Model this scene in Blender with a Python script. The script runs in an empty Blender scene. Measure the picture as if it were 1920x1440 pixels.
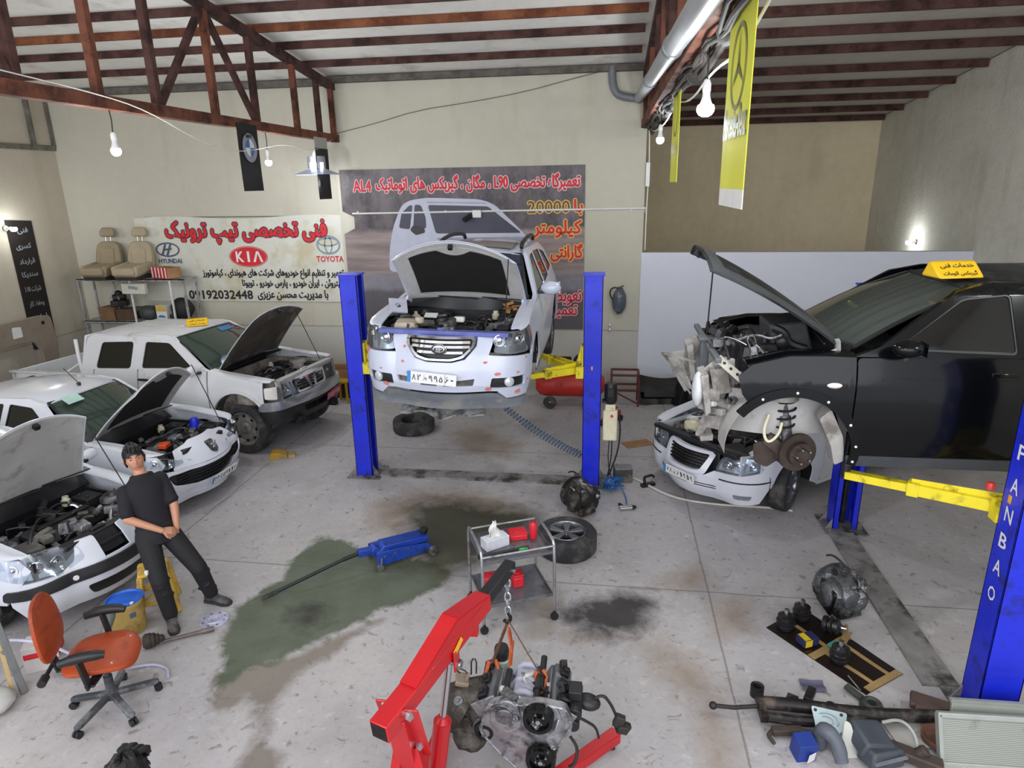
import bpy, bmesh, math, random, re, unicodedata
import numpy as np
from mathutils import Matrix, Vector, Euler

S = bpy.context.scene
COL = S.collection
PI = math.pi
rnd = random.Random(7)

def BUILD(name):
 return True

# ------------------------------------------------------------------ camera
cam_data = bpy.data.cameras.new('camera')
cam_data.sensor_width = 36.0
cam_data.lens = 36.0 * 1240.98 / 1920.0
cam_data.clip_start = 0.05
cam_data.clip_end = 100
cam = bpy.data.objects.new('camera', cam_data)
COL.objects.link(cam)
_p, _y, _r = 0.2947047, -0.1455163, 0.0191398
_f = Vector((math.sin(_y) * math.cos(_p), math.cos(_y) * math.cos(_p), -math.sin(_p)))
_rt = Vector((math.cos(_y), -math.sin(_y), 0))
_dn = _f.cross(_rt)
_r2 = math.cos(_r) * _rt + math.sin(_r) * _dn
_d2 = -math.sin(_r) * _rt + math.cos(_r) * _dn
cam.matrix_world = Matrix(((_r2.x, -_d2.x, -_f.x, 0), (_r2.y, -_d2.y, -_f.y, 0), (_r2.z, -_d2.z, -_f.z, 3.9), (0, 0, 0, 1)))
S.camera = cam

# ------------------------------------------------------------------ daylight through the open front, exposure
w = bpy.data.worlds.new('daylight')
S.world = w
w.use_nodes = True
w.node_tree.nodes['Background'].inputs[0].default_value = (0.86, 0.90, 1.0, 1)
w.node_tree.nodes['Background'].inputs[1].default_value = 1.5
S.view_settings.view_transform = 'Standard'
S.view_settings.look = 'None'
S.view_settings.gamma = 1.0
S.view_settings.exposure = 0.0
S.view_settings.use_curve_mapping = False

def area_light(name, loc, rot, sx, sy, power, col):
 l = bpy.data.lights.new(name, 'AREA')
 l.shape = 'RECTANGLE'
 l.size, l.size_y, l.energy, l.color = sx, sy, power, col
 o = bpy.data.objects.new(name, l)
 o.location, o.rotation_euler = loc, rot
 COL.objects.link(o)

# daylight entering by the wide open front of the hall, behind the camera
area_light('front_opening_daylight', (-2.4, -2.6, 4.6), (math.radians(68), 0, 0), 15.0, 5.0, 620, (0.94, 0.95, 1.0))

# ------------------------------------------------------------------ materials
def lin(h):
 if isinstance(h, str):
  h = h.lstrip('#')
  c = [int(h[i:i + 2], 16) / 255 for i in (0, 2, 4)]
 else:
  c = [x / 255 for x in h]
 return tuple((x / 12.92 if x <= .04045 else ((x + .055) / 1.055) ** 2.4) for x in c) + (1.0,)

def nn(t, kind, **kw):
 n = t.nodes.new(kind)
 for k, v in kw.items():
  if k in n.inputs.keys():
   n.inputs[k].default_value = v
  else:
   setattr(n, k, v)
 return n

def mixc(t, fac, a, b):
 m = t.nodes.new('ShaderNodeMix')
 m.data_type = 'RGBA'
 for i, x in ((0, fac), (6, a), (7, b)):
  if hasattr(x, 'is_linked'):
   t.links.new(x, m.inputs[i])
  else:
   m.inputs[i].default_value = x
 return m.outputs[2]

def mth(t, op, a, b=0.0, c=0.0, clamp=False):
 m = t.nodes.new('ShaderNodeMath')
 m.operation = op
 m.use_clamp = clamp
 for i, x in enumerate((a, b, c)):
  if hasattr(x, 'is_linked'):
   t.links.new(x, m.inputs[i])
  else:
   m.inputs[i].default_value = x
 return m.outputs[0]

def noise(t, vec, scale, detail=4.0, rough=.55, dist=0.0):
 n = nn(t, 'ShaderNodeTexNoise', Scale=scale, Detail=detail, Roughness=rough, Distortion=dist)
 t.links.new(vec, n.inputs['Vector'])
 return n.outputs['Fac']

def rng(t, x, lo, hi):
 m = nn(t, 'ShaderNodeMapRange')
 m.clamp = True
 m.inputs[1].default_value, m.inputs[2].default_value = lo, hi
 t.links.new(x, m.inputs[0])
 return m.outputs[0]

MATS = {}

def M(name, col, rough=.5, metal=0.0, var=.12, scale=7.0, bump=0.0, bscale=40.0, dirt=None, coat=0.0, emit=0.0, alpha=1.0, trans=0.0, spec=.5):
 """procedural material: base colour with noise variation, optional dirt (colour, amount, scale)"""
 if name in MATS:
  return MATS[name]
 m = bpy.data.materials.new(name)
 m.use_nodes = True
 t = m.node_tree
 b = t.nodes['Principled BSDF']
 c = lin(col)
 tc = nn(t, 'ShaderNodeTexCoord').outputs['Object']
 n1 = noise(t, tc, scale)
 lo = tuple(x * (1 - var) for x in c[:3]) + (1,)
 hi = tuple(min(1, x * (1 + var)) for x in c[:3]) + (1,)
 out = mixc(t, rng(t, n1, .3, .7), lo, hi)
 if dirt:
  n2 = noise(t, tc, dirt[2], 6.0, .65)
  out = mixc(t, rng(t, n2, .62 - dirt[1] * .4, .72 - dirt[1] * .25), out, lin(dirt[0]))
  t.links.new(mth(t, 'MULTIPLY_ADD', rng(t, n2, .4, .7), .25, rough, True), b.inputs['Roughness'])
 else:
  b.inputs['Roughness'].default_value = rough
 t.links.new(out, b.inputs['Base Color'])
 b.inputs['Metallic'].default_value = metal
 b.inputs['Specular IOR Level'].default_value = spec
 b.inputs['Coat Weight'].default_value = coat
 b.inputs['Coat Roughness'].default_value = .06
 if trans:
  b.inputs['Transmission Weight'].default_value = trans
 if alpha < 1:
  b.inputs['Alpha'].default_value = alpha
 if emit:
  b.inputs['Emission Color'].default_value = c
  b.inputs['Emission Strength'].default_value = emit
 if bump:
  bn = nn(t, 'ShaderNodeBump', Strength=bump, Distance=.01)
  t.links.new(noise(t, tc, bscale, 5.0), bn.inputs['Height'])
  t.links.new(bn.outputs[0], b.inputs['Normal'])
 MATS[name] = m
 return m

def glass_mat(name, col, alpha, rough=.04):
 m = bpy.data.materials.new(name)
 m.use_nodes = True
 t = m.node_tree
 for n in list(t.nodes):
  t.nodes.remove(n)
 out = nn(t, 'ShaderNodeOutputMaterial')
 tr = nn(t, 'ShaderNodeBsdfTransparent')
 tr.inputs[0].default_value = lin(col)
 gl = nn(t, 'ShaderNodeBsdfGlossy')
 gl.inputs['Roughness'].default_value = rough
 gl.inputs[0].default_value = (1, 1, 1, 1)
 pb = nn(t, 'ShaderNodeBsdfDiffuse')
 pb.inputs[0].default_value = lin(col)
 fr = nn(t, 'ShaderNodeFresnel', IOR=1.5 if 'lens' not in name else 1.28)
 mx0 = nn(t, 'ShaderNodeMixShader')
 mx0.inputs[0].default_value = alpha
 t.links.new(tr.outputs[0], mx0.inputs[1])
 t.links.new(pb.outputs[0], mx0.inputs[2])
 mx = nn(t, 'ShaderNodeMixShader')
 t.links.new(fr.outputs[0], mx.inputs[0])
 t.links.new(mx0.outputs[0], mx.inputs[1])
 t.links.new(gl.outputs[0], mx.inputs[2])
 t.links.new(mx.outputs[0], out.inputs[0])
 return m

# ------------------------------------------------------------------ mesh kit
def TR(loc=(0, 0, 0), rot=(0, 0, 0), sc=(1, 1, 1)):
 return Matrix.Translation(loc) @ Euler([math.radians(a) for a in rot]).to_matrix().to_4x4() @ Matrix.Diagonal((*sc, 1))

def frame_to(p0, p1):
 z = (Vector(p1) - Vector(p0)).normalized()
 a = Vector((0, 0, 1)) if abs(z.z) < .95 else Vector((1, 0, 0))
 x = a.cross(z).normalized()
 return x, z.cross(x), z

class MB:
 def __init__(s):
  s.v, s.f, s.mi, s.cur = [], [], [], 0

 def add(s, vs, fs, m=None):
  o = len(s.v)
  s.v += [(m @ Vector(p))[:] for p in vs] if m is not None else [tuple(p) for p in vs]
  s.f += [tuple(i + o for i in f) for f in fs]
  s.mi += [s.cur] * len(fs)
  return s

 def box(s, c, d, rot=(0, 0, 0), tx=1.0, ty=1.0):
  """box of size d centred at c; tx, ty taper the top"""
  x, y, z = d[0] / 2, d[1] / 2, d[2] / 2
  vs = [(-x, -y, -z), (x, -y, -z), (x, y, -z), (-x, y, -z), (-x * tx, -y * ty, z), (x * tx, -y * ty, z), (x * tx, y * ty, z), (-x * tx, y * ty, z)]
  return s.add(vs, [(0, 3, 2, 1), (4, 5, 6, 7), (0, 1, 5, 4), (1, 2, 6, 5), (2, 3, 7, 6), (3, 0, 4, 7)], TR(c, rot))

 def bar(s, p0, p1, a, b, roll=0.0):
  """rectangular bar a x b between two points"""
  x, y, z = frame_to(p0, p1)
  c, q = math.cos(roll), math.sin(roll)
  x, y = x * c + y * q, y * c - x * q
  vs = []
  for p in (Vector(p0), Vector(p1)):
   vs += [p - x * a / 2 - y * b / 2, p + x * a / 2 - y * b / 2, p + x * a / 2 + y * b / 2, p - x * a / 2 + y * b / 2]
  return s.add(vs, [(0, 3, 2, 1), (4, 5, 6, 7), (0, 1, 5, 4), (1, 2, 6, 5), (2, 3, 7, 6), (3, 0, 4, 7)])

 def cyl(s, p0, p1, r0, r1=None, n=16, cap=True):
  r1 = r0 if r1 is None else r1
  x, y, z = frame_to(p0, p1)
  vs = []
  for p, r in ((Vector(p0), r0), (Vector(p1), r1)):
   vs += [p + (x * math.cos(2 * PI * i / n) + y * math.sin(2 * PI * i / n)) * r for i in range(n)]
  fs = [(i, (i + 1) % n, n + (i + 1) % n, n + i) for i in range(n)]
  if cap:
   fs += [tuple(range(n))[::-1], tuple(range(n, 2 * n))]
  return s.add(vs, fs)

 def tube(s, pts, r, n=8, closed=False, smooth=0):
  pts = [Vector(p) for p in pts]
  for _ in range(smooth):
   q = [pts[0]]
   for a, b in zip(pts, pts[1:]):
    q += [a * .75 + b * .25, a * .25 + b * .75]
   pts = q + [pts[-1]]
  k = len(pts)
  x = None
  vs = []
  for i, p in enumerate(pts):
   a = pts[(i - 1) % k] if closed or i else pts[0]
   b = pts[(i + 1) % k] if closed or i < k - 1 else pts[-1]
   t = (b - a).normalized() if (b - a).length > 1e-9 else Vector((0, 0, 1))
   if x is None:
    x = frame_to((0, 0, 0), t)[0]
   x = (x - t * x.dot(t))
   x = x.normalized() if x.length > 1e-6 else frame_to((0, 0, 0), t)[0]
   y = t.cross(x)
   rr = r[min(len(r) - 1, round(i * (len(r) - 1) / max(1, k - 1)))] if isinstance(r, (list, tuple)) else r
   vs += [p + (x * math.cos(2 * PI * j / n) + y * math.sin(2 * PI * j / n)) * rr for j in range(n)]
  fs = []
  for i in range(k if closed else k - 1):
   a, b = i * n, ((i + 1) % k) * n
   fs += [(a + j, a + (j + 1) % n, b + (j + 1) % n, b + j) for j in range(n)]
  if not closed:
   fs += [tuple(range(n))[::-1], tuple(range((k - 1) * n, k * n))]
  return s.add(vs, fs)

 def lathe(s, prof, c=(0, 0, 0), axis=(0, 0, 1), n=28, a0=0.0, a1=2 * PI):
  """prof: list of (radius, height along axis)"""
  x, y, z = frame_to((0, 0, 0), axis)
  full = abs(a1 - a0 - 2 * PI) < 1e-6
  k = n if full else n + 1
  vs = []
  for r, h in prof:
   for i in range(k):
    a = a0 + (a1 - a0) * i / n
    vs.append(Vector(c) + (x * math.cos(a) + y * math.sin(a)) * r + z * h)
  fs = []
  for j in range(len(prof) - 1):
   for i in range(n):
    i2 = (i + 1) % k
    fs.append((j * k + i, j * k + i2, (j + 1) * k + i2, (j + 1) * k + i))
  return s.add(vs, fs)

 def sph(s, c, r, n=16, m=10, rot=(0, 0, 0), lump=0.0, seed=0):
  r = (r, r, r) if not hasattr(r, '__len__') else r
  q = random.Random(seed)
  vs = [(0, 0, -1)]
  for j in range(1, m):
   a = -PI / 2 + PI * j / m
   vs += [(math.cos(a) * math.cos(2 * PI * i / n), math.cos(a) * math.sin(2 * PI * i / n), math.sin(a)) for i in range(n)]
  vs.append((0, 0, 1))
  if lump:
   vs = [tuple(x * (1 + q.uniform(-lump, lump)) for x in p) for p in vs]
  fs = [(0, 1 + (i + 1) % n, 1 + i) for i in range(n)]
  for j in range(m - 2):
   a, b = 1 + j * n, 1 + (j + 1) * n
   fs += [(a + i, a + (i + 1) % n, b + (i + 1) % n, b + i) for i in range(n)]
  l = len(vs) - 1
  fs += [(l, l - n + i, l - n + (i + 1) % n) for i in range(n)]
  return s.add(vs, fs, TR(c, rot, r))

 def prism(s, poly, a, b, m=None, plane='xz'):
  """polygon in a plane, extruded from a to b along the third axis"""
  n = len(poly)
  put = {'xz': lambda p, q: (p[0], q, p[1]), 'xy': lambda p, q: (p[0], p[1], q), 'yz': lambda p, q: (q, p[0], p[1])}[plane]
  vs = [put(p, a) for p in poly] + [put(p, b) for p in poly]
  fs = [tuple(range(n))[::-1], tuple(range(n, 2 * n))] + [(i, (i + 1) % n, n + (i + 1) % n, n + i) for i in range(n)]
  return s.add(vs, fs, m)

 def grid(s, fn, nu, nv, m=None):
  vs = [fn(i / nu, j / nv) for j in range(nv + 1) for i in range(nu + 1)]
  k = nu + 1
  fs = [(j * k + i, j * k + i + 1, (j + 1) * k + i + 1, (j + 1) * k + i) for j in range(nv) for i in range(nu)]
  return s.add(vs, fs, m)

 def shell(s, fn, nu, nv, th, m=None):
  """a grid surface with thickness th (along the local normal, estimated)"""
  e = 1e-3

  def inner(u, v):
   p = Vector(fn(u, v))
   du = Vector(fn(min(1, u + e), v)) - Vector(fn(max(0, u - e), v))
   dv = Vector(fn(u, min(1, v + e))) - Vector(fn(u, max(0, v - e)))
   nrm = du.cross(dv)
   nrm = nrm.normalized() if nrm.length > 1e-12 else Vector((0, 0, 1))
   return p - nrm * th
  o = len(s.v)
  s.grid(fn, nu, nv, m)
  s.grid(inner, nu, nv, m)
  k, h = nu + 1, (nu + 1) * (nv + 1)
  loop = [i for i in range(k)] + [(j + 1) * k - 1 for j in range(1, nv + 1)] + [nv * k + i for i in range(nu - 1, -1, -1)] + [j * k for j in range(nv - 1, 0, -1)]
  for a, b in zip(loop, loop[1:] + loop[:1]):
   s.f.append((o + a, o + b, o + h + b, o + h + a))
   s.mi.append(s.cur)
  return s

 def build(s, name, mat, parent=None, bev=0.0, smooth=35, loc=None, rot=None):
  me = bpy.data.meshes.new(name)
  me.from_pydata([tuple(p) for p in s.v], [], s.f)
  mats = mat if isinstance(mat, (list, tuple)) else [mat]
  for q in mats:
   me.materials.append(q)
  if len(mats) > 1:
   me.polygons.foreach_set('material_index', s.mi)
  bm = bmesh.new()
  bm.from_mesh(me)
  bmesh.ops.recalc_face_normals(bm, faces=bm.faces)
  bm.to_mesh(me)
  bm.free()
  if smooth:
   me.polygons.foreach_set('use_smooth', [True] * len(me.polygons))
   me.set_sharp_from_angle(angle=math.radians(smooth))
  me.update()
  o = bpy.data.objects.new(name, me)
  COL.objects.link(o)
  if parent:
   o.parent = parent
  if loc:
   o.location = loc
  if rot:
   o.rotation_euler = [math.radians(a) for a in rot]
  if bev:
   bv = o.modifiers.new('bevel', 'BEVEL')
   bv.width, bv.segments, bv.limit_method, bv.angle_limit = bev, 2, 'ANGLE', math.radians(40)
   bv.harden_normals = False
  return o

def tag(o, label=None, cat=None, group=None, kind=None):
 for k, v in (('label', label), ('category', cat), ('group', group), ('kind', kind)):
  if v:
   o[k] = v
 return o

def thing(name, label, cat, loc=(0, 0, 0), rz=0.0, group=None, rot=None):
 o = bpy.data.objects.new(name, None)
 COL.objects.link(o)
 o.empty_display_size = .1
 o.location = loc
 o.rotation_euler = [math.radians(a) for a in rot] if rot else (0, 0, math.radians(rz))
 return tag(o, label, cat, group)

def dup(o, parent=None, **kw):
 c = o.copy()
 COL.objects.link(c)
 if parent:
  c.parent = parent
 for ch in list(o.children):
  dup(ch, c)
 for k, v in kw.items():
  if k == 'loc':
   c.location = v
  elif k == 'rz':
   c.rotation_euler = (0, 0, math.radians(v))
  elif k == 'rot':
   c.rotation_euler = [math.radians(a) for a in v]
  else:
   c[k] = v
 return c

# ------------------------------------------------------------------ lettering
FORMS = {}
for _cp in range(0xFB50, 0xFEFD):
 _d = unicodedata.decomposition(chr(_cp)).split()
 if len(_d) == 2 and _d[0][0] == '<':
  FORMS.setdefault((chr(int(_d[1], 16)), _d[0][1:-1]), chr(_cp))

def shape_text(s):
 ok = lambda ch: any((ch, k) in FORMS for k in ('initial', 'final', 'isolated'))
 out = []
 for i, ch in enumerate(s):
  if not ok(ch):
   out.append(ch)
   continue
  p = i > 0 and (s[i - 1], 'initial') in FORMS
  n = i < len(s) - 1 and (ch, 'initial') in FORMS and ok(s[i + 1])
  k = 'medial' if p and n else 'final' if p else 'initial' if n else 'isolated'
  out.append(FORMS.get((ch, k)) or FORMS.get((ch, 'isolated')) or ch)
 parts = re.split('([A-Za-z0-9\u06f0-\u06f9.\\-]+)', ''.join(out))
 return ''.join(x if re.match('[A-Za-z0-9\u06f0-\u06f9]', x) else x[::-1] for x in parts[::-1])

TEXTS = {}

def text_mesh(body, bold=0.0):
 """verts and faces of a line of writing, in the xy plane"""
 if (body, bold) in TEXTS:
  return TEXTS[body, bold]
 cu = bpy.data.curves.new('lettering', 'FONT')
 cu.body = shape_text(body)
 cu.offset = bold
 cu.resolution_u = 2
 o = bpy.data.objects.new('lettering', cu)
 COL.objects.link(o)
 bpy.context.view_layer.update()
 me = bpy.data.meshes.new_from_object(o.evaluated_get(bpy.context.evaluated_depsgraph_get()))
 v = np.array([p.co[:2] for p in me.vertices]) if len(me.vertices) else np.zeros((1, 2))
 f = [tuple(p.vertices) for p in me.polygons]
 bpy.data.objects.remove(o)
 bpy.data.curves.remove(cu)
 bpy.data.meshes.remove(me)
 TEXTS[body, bold] = v, f
 return v, f

def put_text(mb, body, x0, x1, y0, y1, z=0.0, bold=0.0, m=None, fat=0.0):
 """fit a line of writing into the rectangle; fat thickens the strokes by that much"""
 v, f = text_mesh(body, bold)
 lo, hi = v.min(0), v.max(0)
 sx, sy = (x1 - x0) / max(1e-6, hi[0] - lo[0]), (y1 - y0) / max(1e-6, hi[1] - lo[1])
 for k in range(8 if fat else 1):
  dx, dy = (fat * math.cos(k * PI / 4), fat * math.sin(k * PI / 4)) if fat else (0, 0)
  mb.add([((p[0] - (lo[0] + hi[0]) / 2) * sx + (x0 + x1) / 2 + dx, (p[1] - (lo[1] + hi[1]) / 2) * sy + (y0 + y1) / 2 + dy, z + k * 1e-5) for p in v], f, m)
 return mb

# a matrix that stands an xy drawing upright on a wall facing -Y (x right, y up)
def upright(loc, rz=0.0):
 return Matrix.Translation(loc) @ Euler((PI / 2, 0, math.radians(rz))).to_matrix().to_4x4()
# ------------------------------------------------------------------ common materials
RUST = M('rusty_steel', '6b3d2a', .8, 0, .3, 5, .3, 60, ('3a2018', .35, 3))
RUST2 = M('dark_rusty_steel', '4c302a', .85, 0, .3, 4, .3, 60, ('2c1a15', .4, 3))
RUSTO = M('orange_rusty_steel', '7d4a2c', .8, 0, .35, 3, .3, 60, ('5a2f1e', .5, 2.5))
BLACKP = M('black_plastic', '1b1b1d', .45, 0, .2)
DARKM = M('dark_greasy_metal', '2b2a2b', .5, .4, .5, 9, .3, 50, ('16120f', .45, 6))
GREYM = M('grey_cast_metal', '77777a', .45, .7, .35, 9, .3, 50, ('35322f', .35, 7))
ALU = M('cast_aluminium', '9fa0a3', .42, .75, .25, 9, .25, 60, ('4d4a47', .3, 8))
STEEL = M('bright_steel', 'c8c9cc', .25, 1.0, .08)
CHROME = M('chrome', 'e4e6ea', .08, 1.0, .03)
RUBBER = M('tyre_rubber', '2d2d2e', .8, 0, .25, 6, .2, 80, ('55524e', .35, 5))
WHITEP = M('white_plastic', 'd8d8d4', .45, 0, .06)
CREAM = M('cream_plastic', 'd6cfb0', .5, 0, .1)
CARD = M('cardboard', '9a7350', .85, 0, .2, 6)
BLUEP = M('blue_lift_paint', '1226c8', .38, 0, .1, 3, .05, 30, ('0c1a86', .2, 5), coat=.2)
YELP = M('yellow_lift_paint', 'e2cf22', .42, 0, .1, 5, .05, 40, ('8c7d1c', .22, 7))
REDP = M('red_crane_paint', 'b50e18', .35, 0, .08, 5, 0, 40, coat=.15)
WIREW = M('white_cable', 'd4d2ca', .5)
WIREB = M('black_cable', '181818', .55)
BLUEH = M('blue_hose_plastic', '1d5a9c', .35, 0, .1)
GLASS_CLEAR = glass_mat('clear_lens_glass', 'eef2f6', .06)
GLASS_DARK = glass_mat('dark_tinted_glass', '10140f', .72)
GLASS_SCREEN = glass_mat('green_windscreen_glass', '5b6e62', .32)
BLACKFAB = M('black_banner_fabric', '131214', .7, 0, .2)
YELFAB = M('yellow_banner_vinyl', 'c9c838', .75, 0, .06, 3)
INK_BLACK = M('black_print', '1a1a1e', .6, 0, .05)
INK_RED = M('red_print', 'c8202c', .6, 0, .08)
INK_WHITE = M('white_print', 'dedcdc', .6, 0, .05)
INK_ORANGE = M('orange_print', 'd8862c', .6, 0, .06)
INK_BLUE = M('blue_print', '3f6fa8', .6, 0, .06)
BULB = M('lit_bulb', 'f4fbff', .4, 0, 0, emit=14.0)

def plaster(name, col, var, dado=None, stain=.0, bump=.25):
 m = bpy.data.materials.new(name)
 m.use_nodes = True
 t = m.node_tree
 b = t.nodes['Principled BSDF']
 b.inputs['Roughness'].default_value = .85
 tc = nn(t, 'ShaderNodeTexCoord').outputs['Object']
 c = lin(col)
 f = mth(t, 'ADD', mth(t, 'MULTIPLY', noise(t, tc, .8, 5), .6), mth(t, 'MULTIPLY', noise(t, tc, 6, 5), .4))
 out = mixc(t, rng(t, f, .35, .65), tuple(x * (1 - var) for x in c[:3]) + (1,), tuple(min(1, x * (1 + var)) for x in c[:3]) + (1,))
 sep = nn(t, 'ShaderNodeSeparateXYZ')
 t.links.new(tc, sep.inputs[0])
 if stain:
  sv = nn(t, 'ShaderNodeMapping')
  sv.inputs['Scale'].default_value = (1.2, 1.2, .25)
  t.links.new(tc, sv.inputs[0])
  out = mixc(t, mth(t, 'MULTIPLY', rng(t, noise(t, sv.outputs[0], 1.5, 4), .55, .75), stain), out, lin('8d8068'))
 if dado:
  z, c2 = dado
  wob = mth(t, 'MULTIPLY_ADD', noise(t, tc, 3), .02, -.01)
  zz = mth(t, 'ADD', sep.outputs[2], wob)
  out = mixc(t, mth(t, 'MULTIPLY', rng(t, zz, z + .01, z - .01), .9), out, mixc(t, rng(t, f, .3, .7), tuple(x * .93 for x in lin(c2)[:3]) + (1,), lin(c2)))
  ln = mth(t, 'SUBTRACT', 1.0, rng(t, mth(t, 'ABSOLUTE', mth(t, 'SUBTRACT', zz, z)), .006, .016))
  out = mixc(t, mth(t, 'MULTIPLY', ln, .6), out, lin('7c766c'))
  # grime near the floor
  out = mixc(t, mth(t, 'MULTIPLY', rng(t, mth(t, 'ADD', sep.outputs[2], mth(t, 'MULTIPLY', noise(t, tc, 2), -.5)), .25, -.2), .5), out, lin('6a635c'))
 t.links.new(out, b.inputs['Base Color'])
 bn = nn(t, 'ShaderNodeBump', Strength=bump, Distance=.02)
 t.links.new(noise(t, tc, 22, 6), bn.inputs['Height'])
 t.links.new(bn.outputs[0], b.inputs['Normal'])
 return m

# ------------------------------------------------------------------ floor with its spills
SPILLS = {
 'green': [(-3.26, 6.49), (-2.89, 6.40), (-2.35, 6.12), (-1.94, 6.17), (-1.52, 5.90), (-1.62, 5.60), (-1.88, 5.35), (-2.13, 5.15), (-2.33, 4.86), (-2.53, 4.61), (-2.73, 4.42), (-2.96, 4.29), (-3.02, 3.95), (-3.04, 3.83), (-3.12, 4.08), (-3.20, 4.36), (-3.39, 4.62), (-3.47, 4.92), (-3.50, 5.17), (-3.38, 5.36), (-3.28, 5.61), (-3.36, 5.96)],
 'dark': [(-2.33, 7.32), (-1.89, 7.51), (-1.31, 7.35), (-0.94, 7.32), (-0.74, 7.01), (-1.01, 6.67), (-1.29, 6.19), (-1.57, 5.85), (-1.90, 6.01), (-2.17, 6.54)],
 'drip': [(-3.19, 4.20), (-2.93, 4.33), (-2.60, 4.54), (-2.32, 4.82), (-2.01, 5.09), (-2.25, 4.65), (-2.48, 4.29), (-2.53, 4.01), (-2.38, 3.60), (-2.20, 3.44), (-2.16, 3.14), (-2.38, 3.11), (-2.52, 3.44), (-2.53, 3.68), (-2.81, 4.03), (-2.79, 3.84), (-3.02, 3.81)],
 'oil': [(-0.39, 5.32), (-0.12, 5.55), (0.29, 5.75), (0.52, 5.67), (0.49, 5.46), (0.32, 5.20), (0.08, 5.10), (-0.14, 5.15)],
 'oil2': [(-2.89, 5.07), (-2.77, 5.15), (-2.62, 5.10), (-2.59, 4.98), (-2.73, 4.93)],
 'brown': [(1.06, 5.78), (1.36, 5.81), (1.47, 5.57), (1.38, 5.25), (1.07, 5.18), (1.01, 5.44)],
 'brown2': [(0.27, 5.09), (0.50, 5.08), (0.80, 4.87), (0.97, 4.55), (1.00, 4.16), (0.95, 3.53), (0.78, 3.51), (0.75, 4.08), (0.68, 4.40), (0.44, 4.73)],
 'brown3': [(-0.61, 5.77), (-0.39, 5.70), (-0.39, 5.28), (-0.16, 5.11), (0.18, 5.07), (-0.20, 4.99), (-0.59, 5.02)],
 'brown4': [(-2.92, 7.40), (-2.39, 7.77), (-1.61, 7.85), (-0.85, 7.47), (-1.08, 7.17), (-2.20, 7.33), (-2.40, 6.64), (-2.75, 6.73)],
 'brown5': [(-2.54, 9.94), (-2.06, 10.23), (-1.25, 9.59), (-1.33, 8.95), (-2.08, 9.08)],
 'brown6': [(0.92, 6.33), (1.12, 6.20), (1.14, 5.96), (0.81, 5.84), (0.56, 5.90)],
}

def sdist(px, py, poly):
 d = np.full(px.shape, 1e9)
 ins = np.zeros(px.shape, bool)
 n = len(poly)
 for i in range(n):
  (ax, ay), (bx, by) = poly[i], poly[(i + 1) % n]
  ex, ey = bx - ax, by - ay
  tt = np.clip(((px - ax) * ex + (py - ay) * ey) / (ex * ex + ey * ey), 0, 1)
  d = np.minimum(d, np.hypot(px - ax - tt * ex, py - ay - tt * ey))
  c = ((ay > py) != (by > py)) & (px < ex * (py - ay) / (by - ay + 1e-12) + ax)
  ins ^= c
 return np.where(ins, d, -d)

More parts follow.
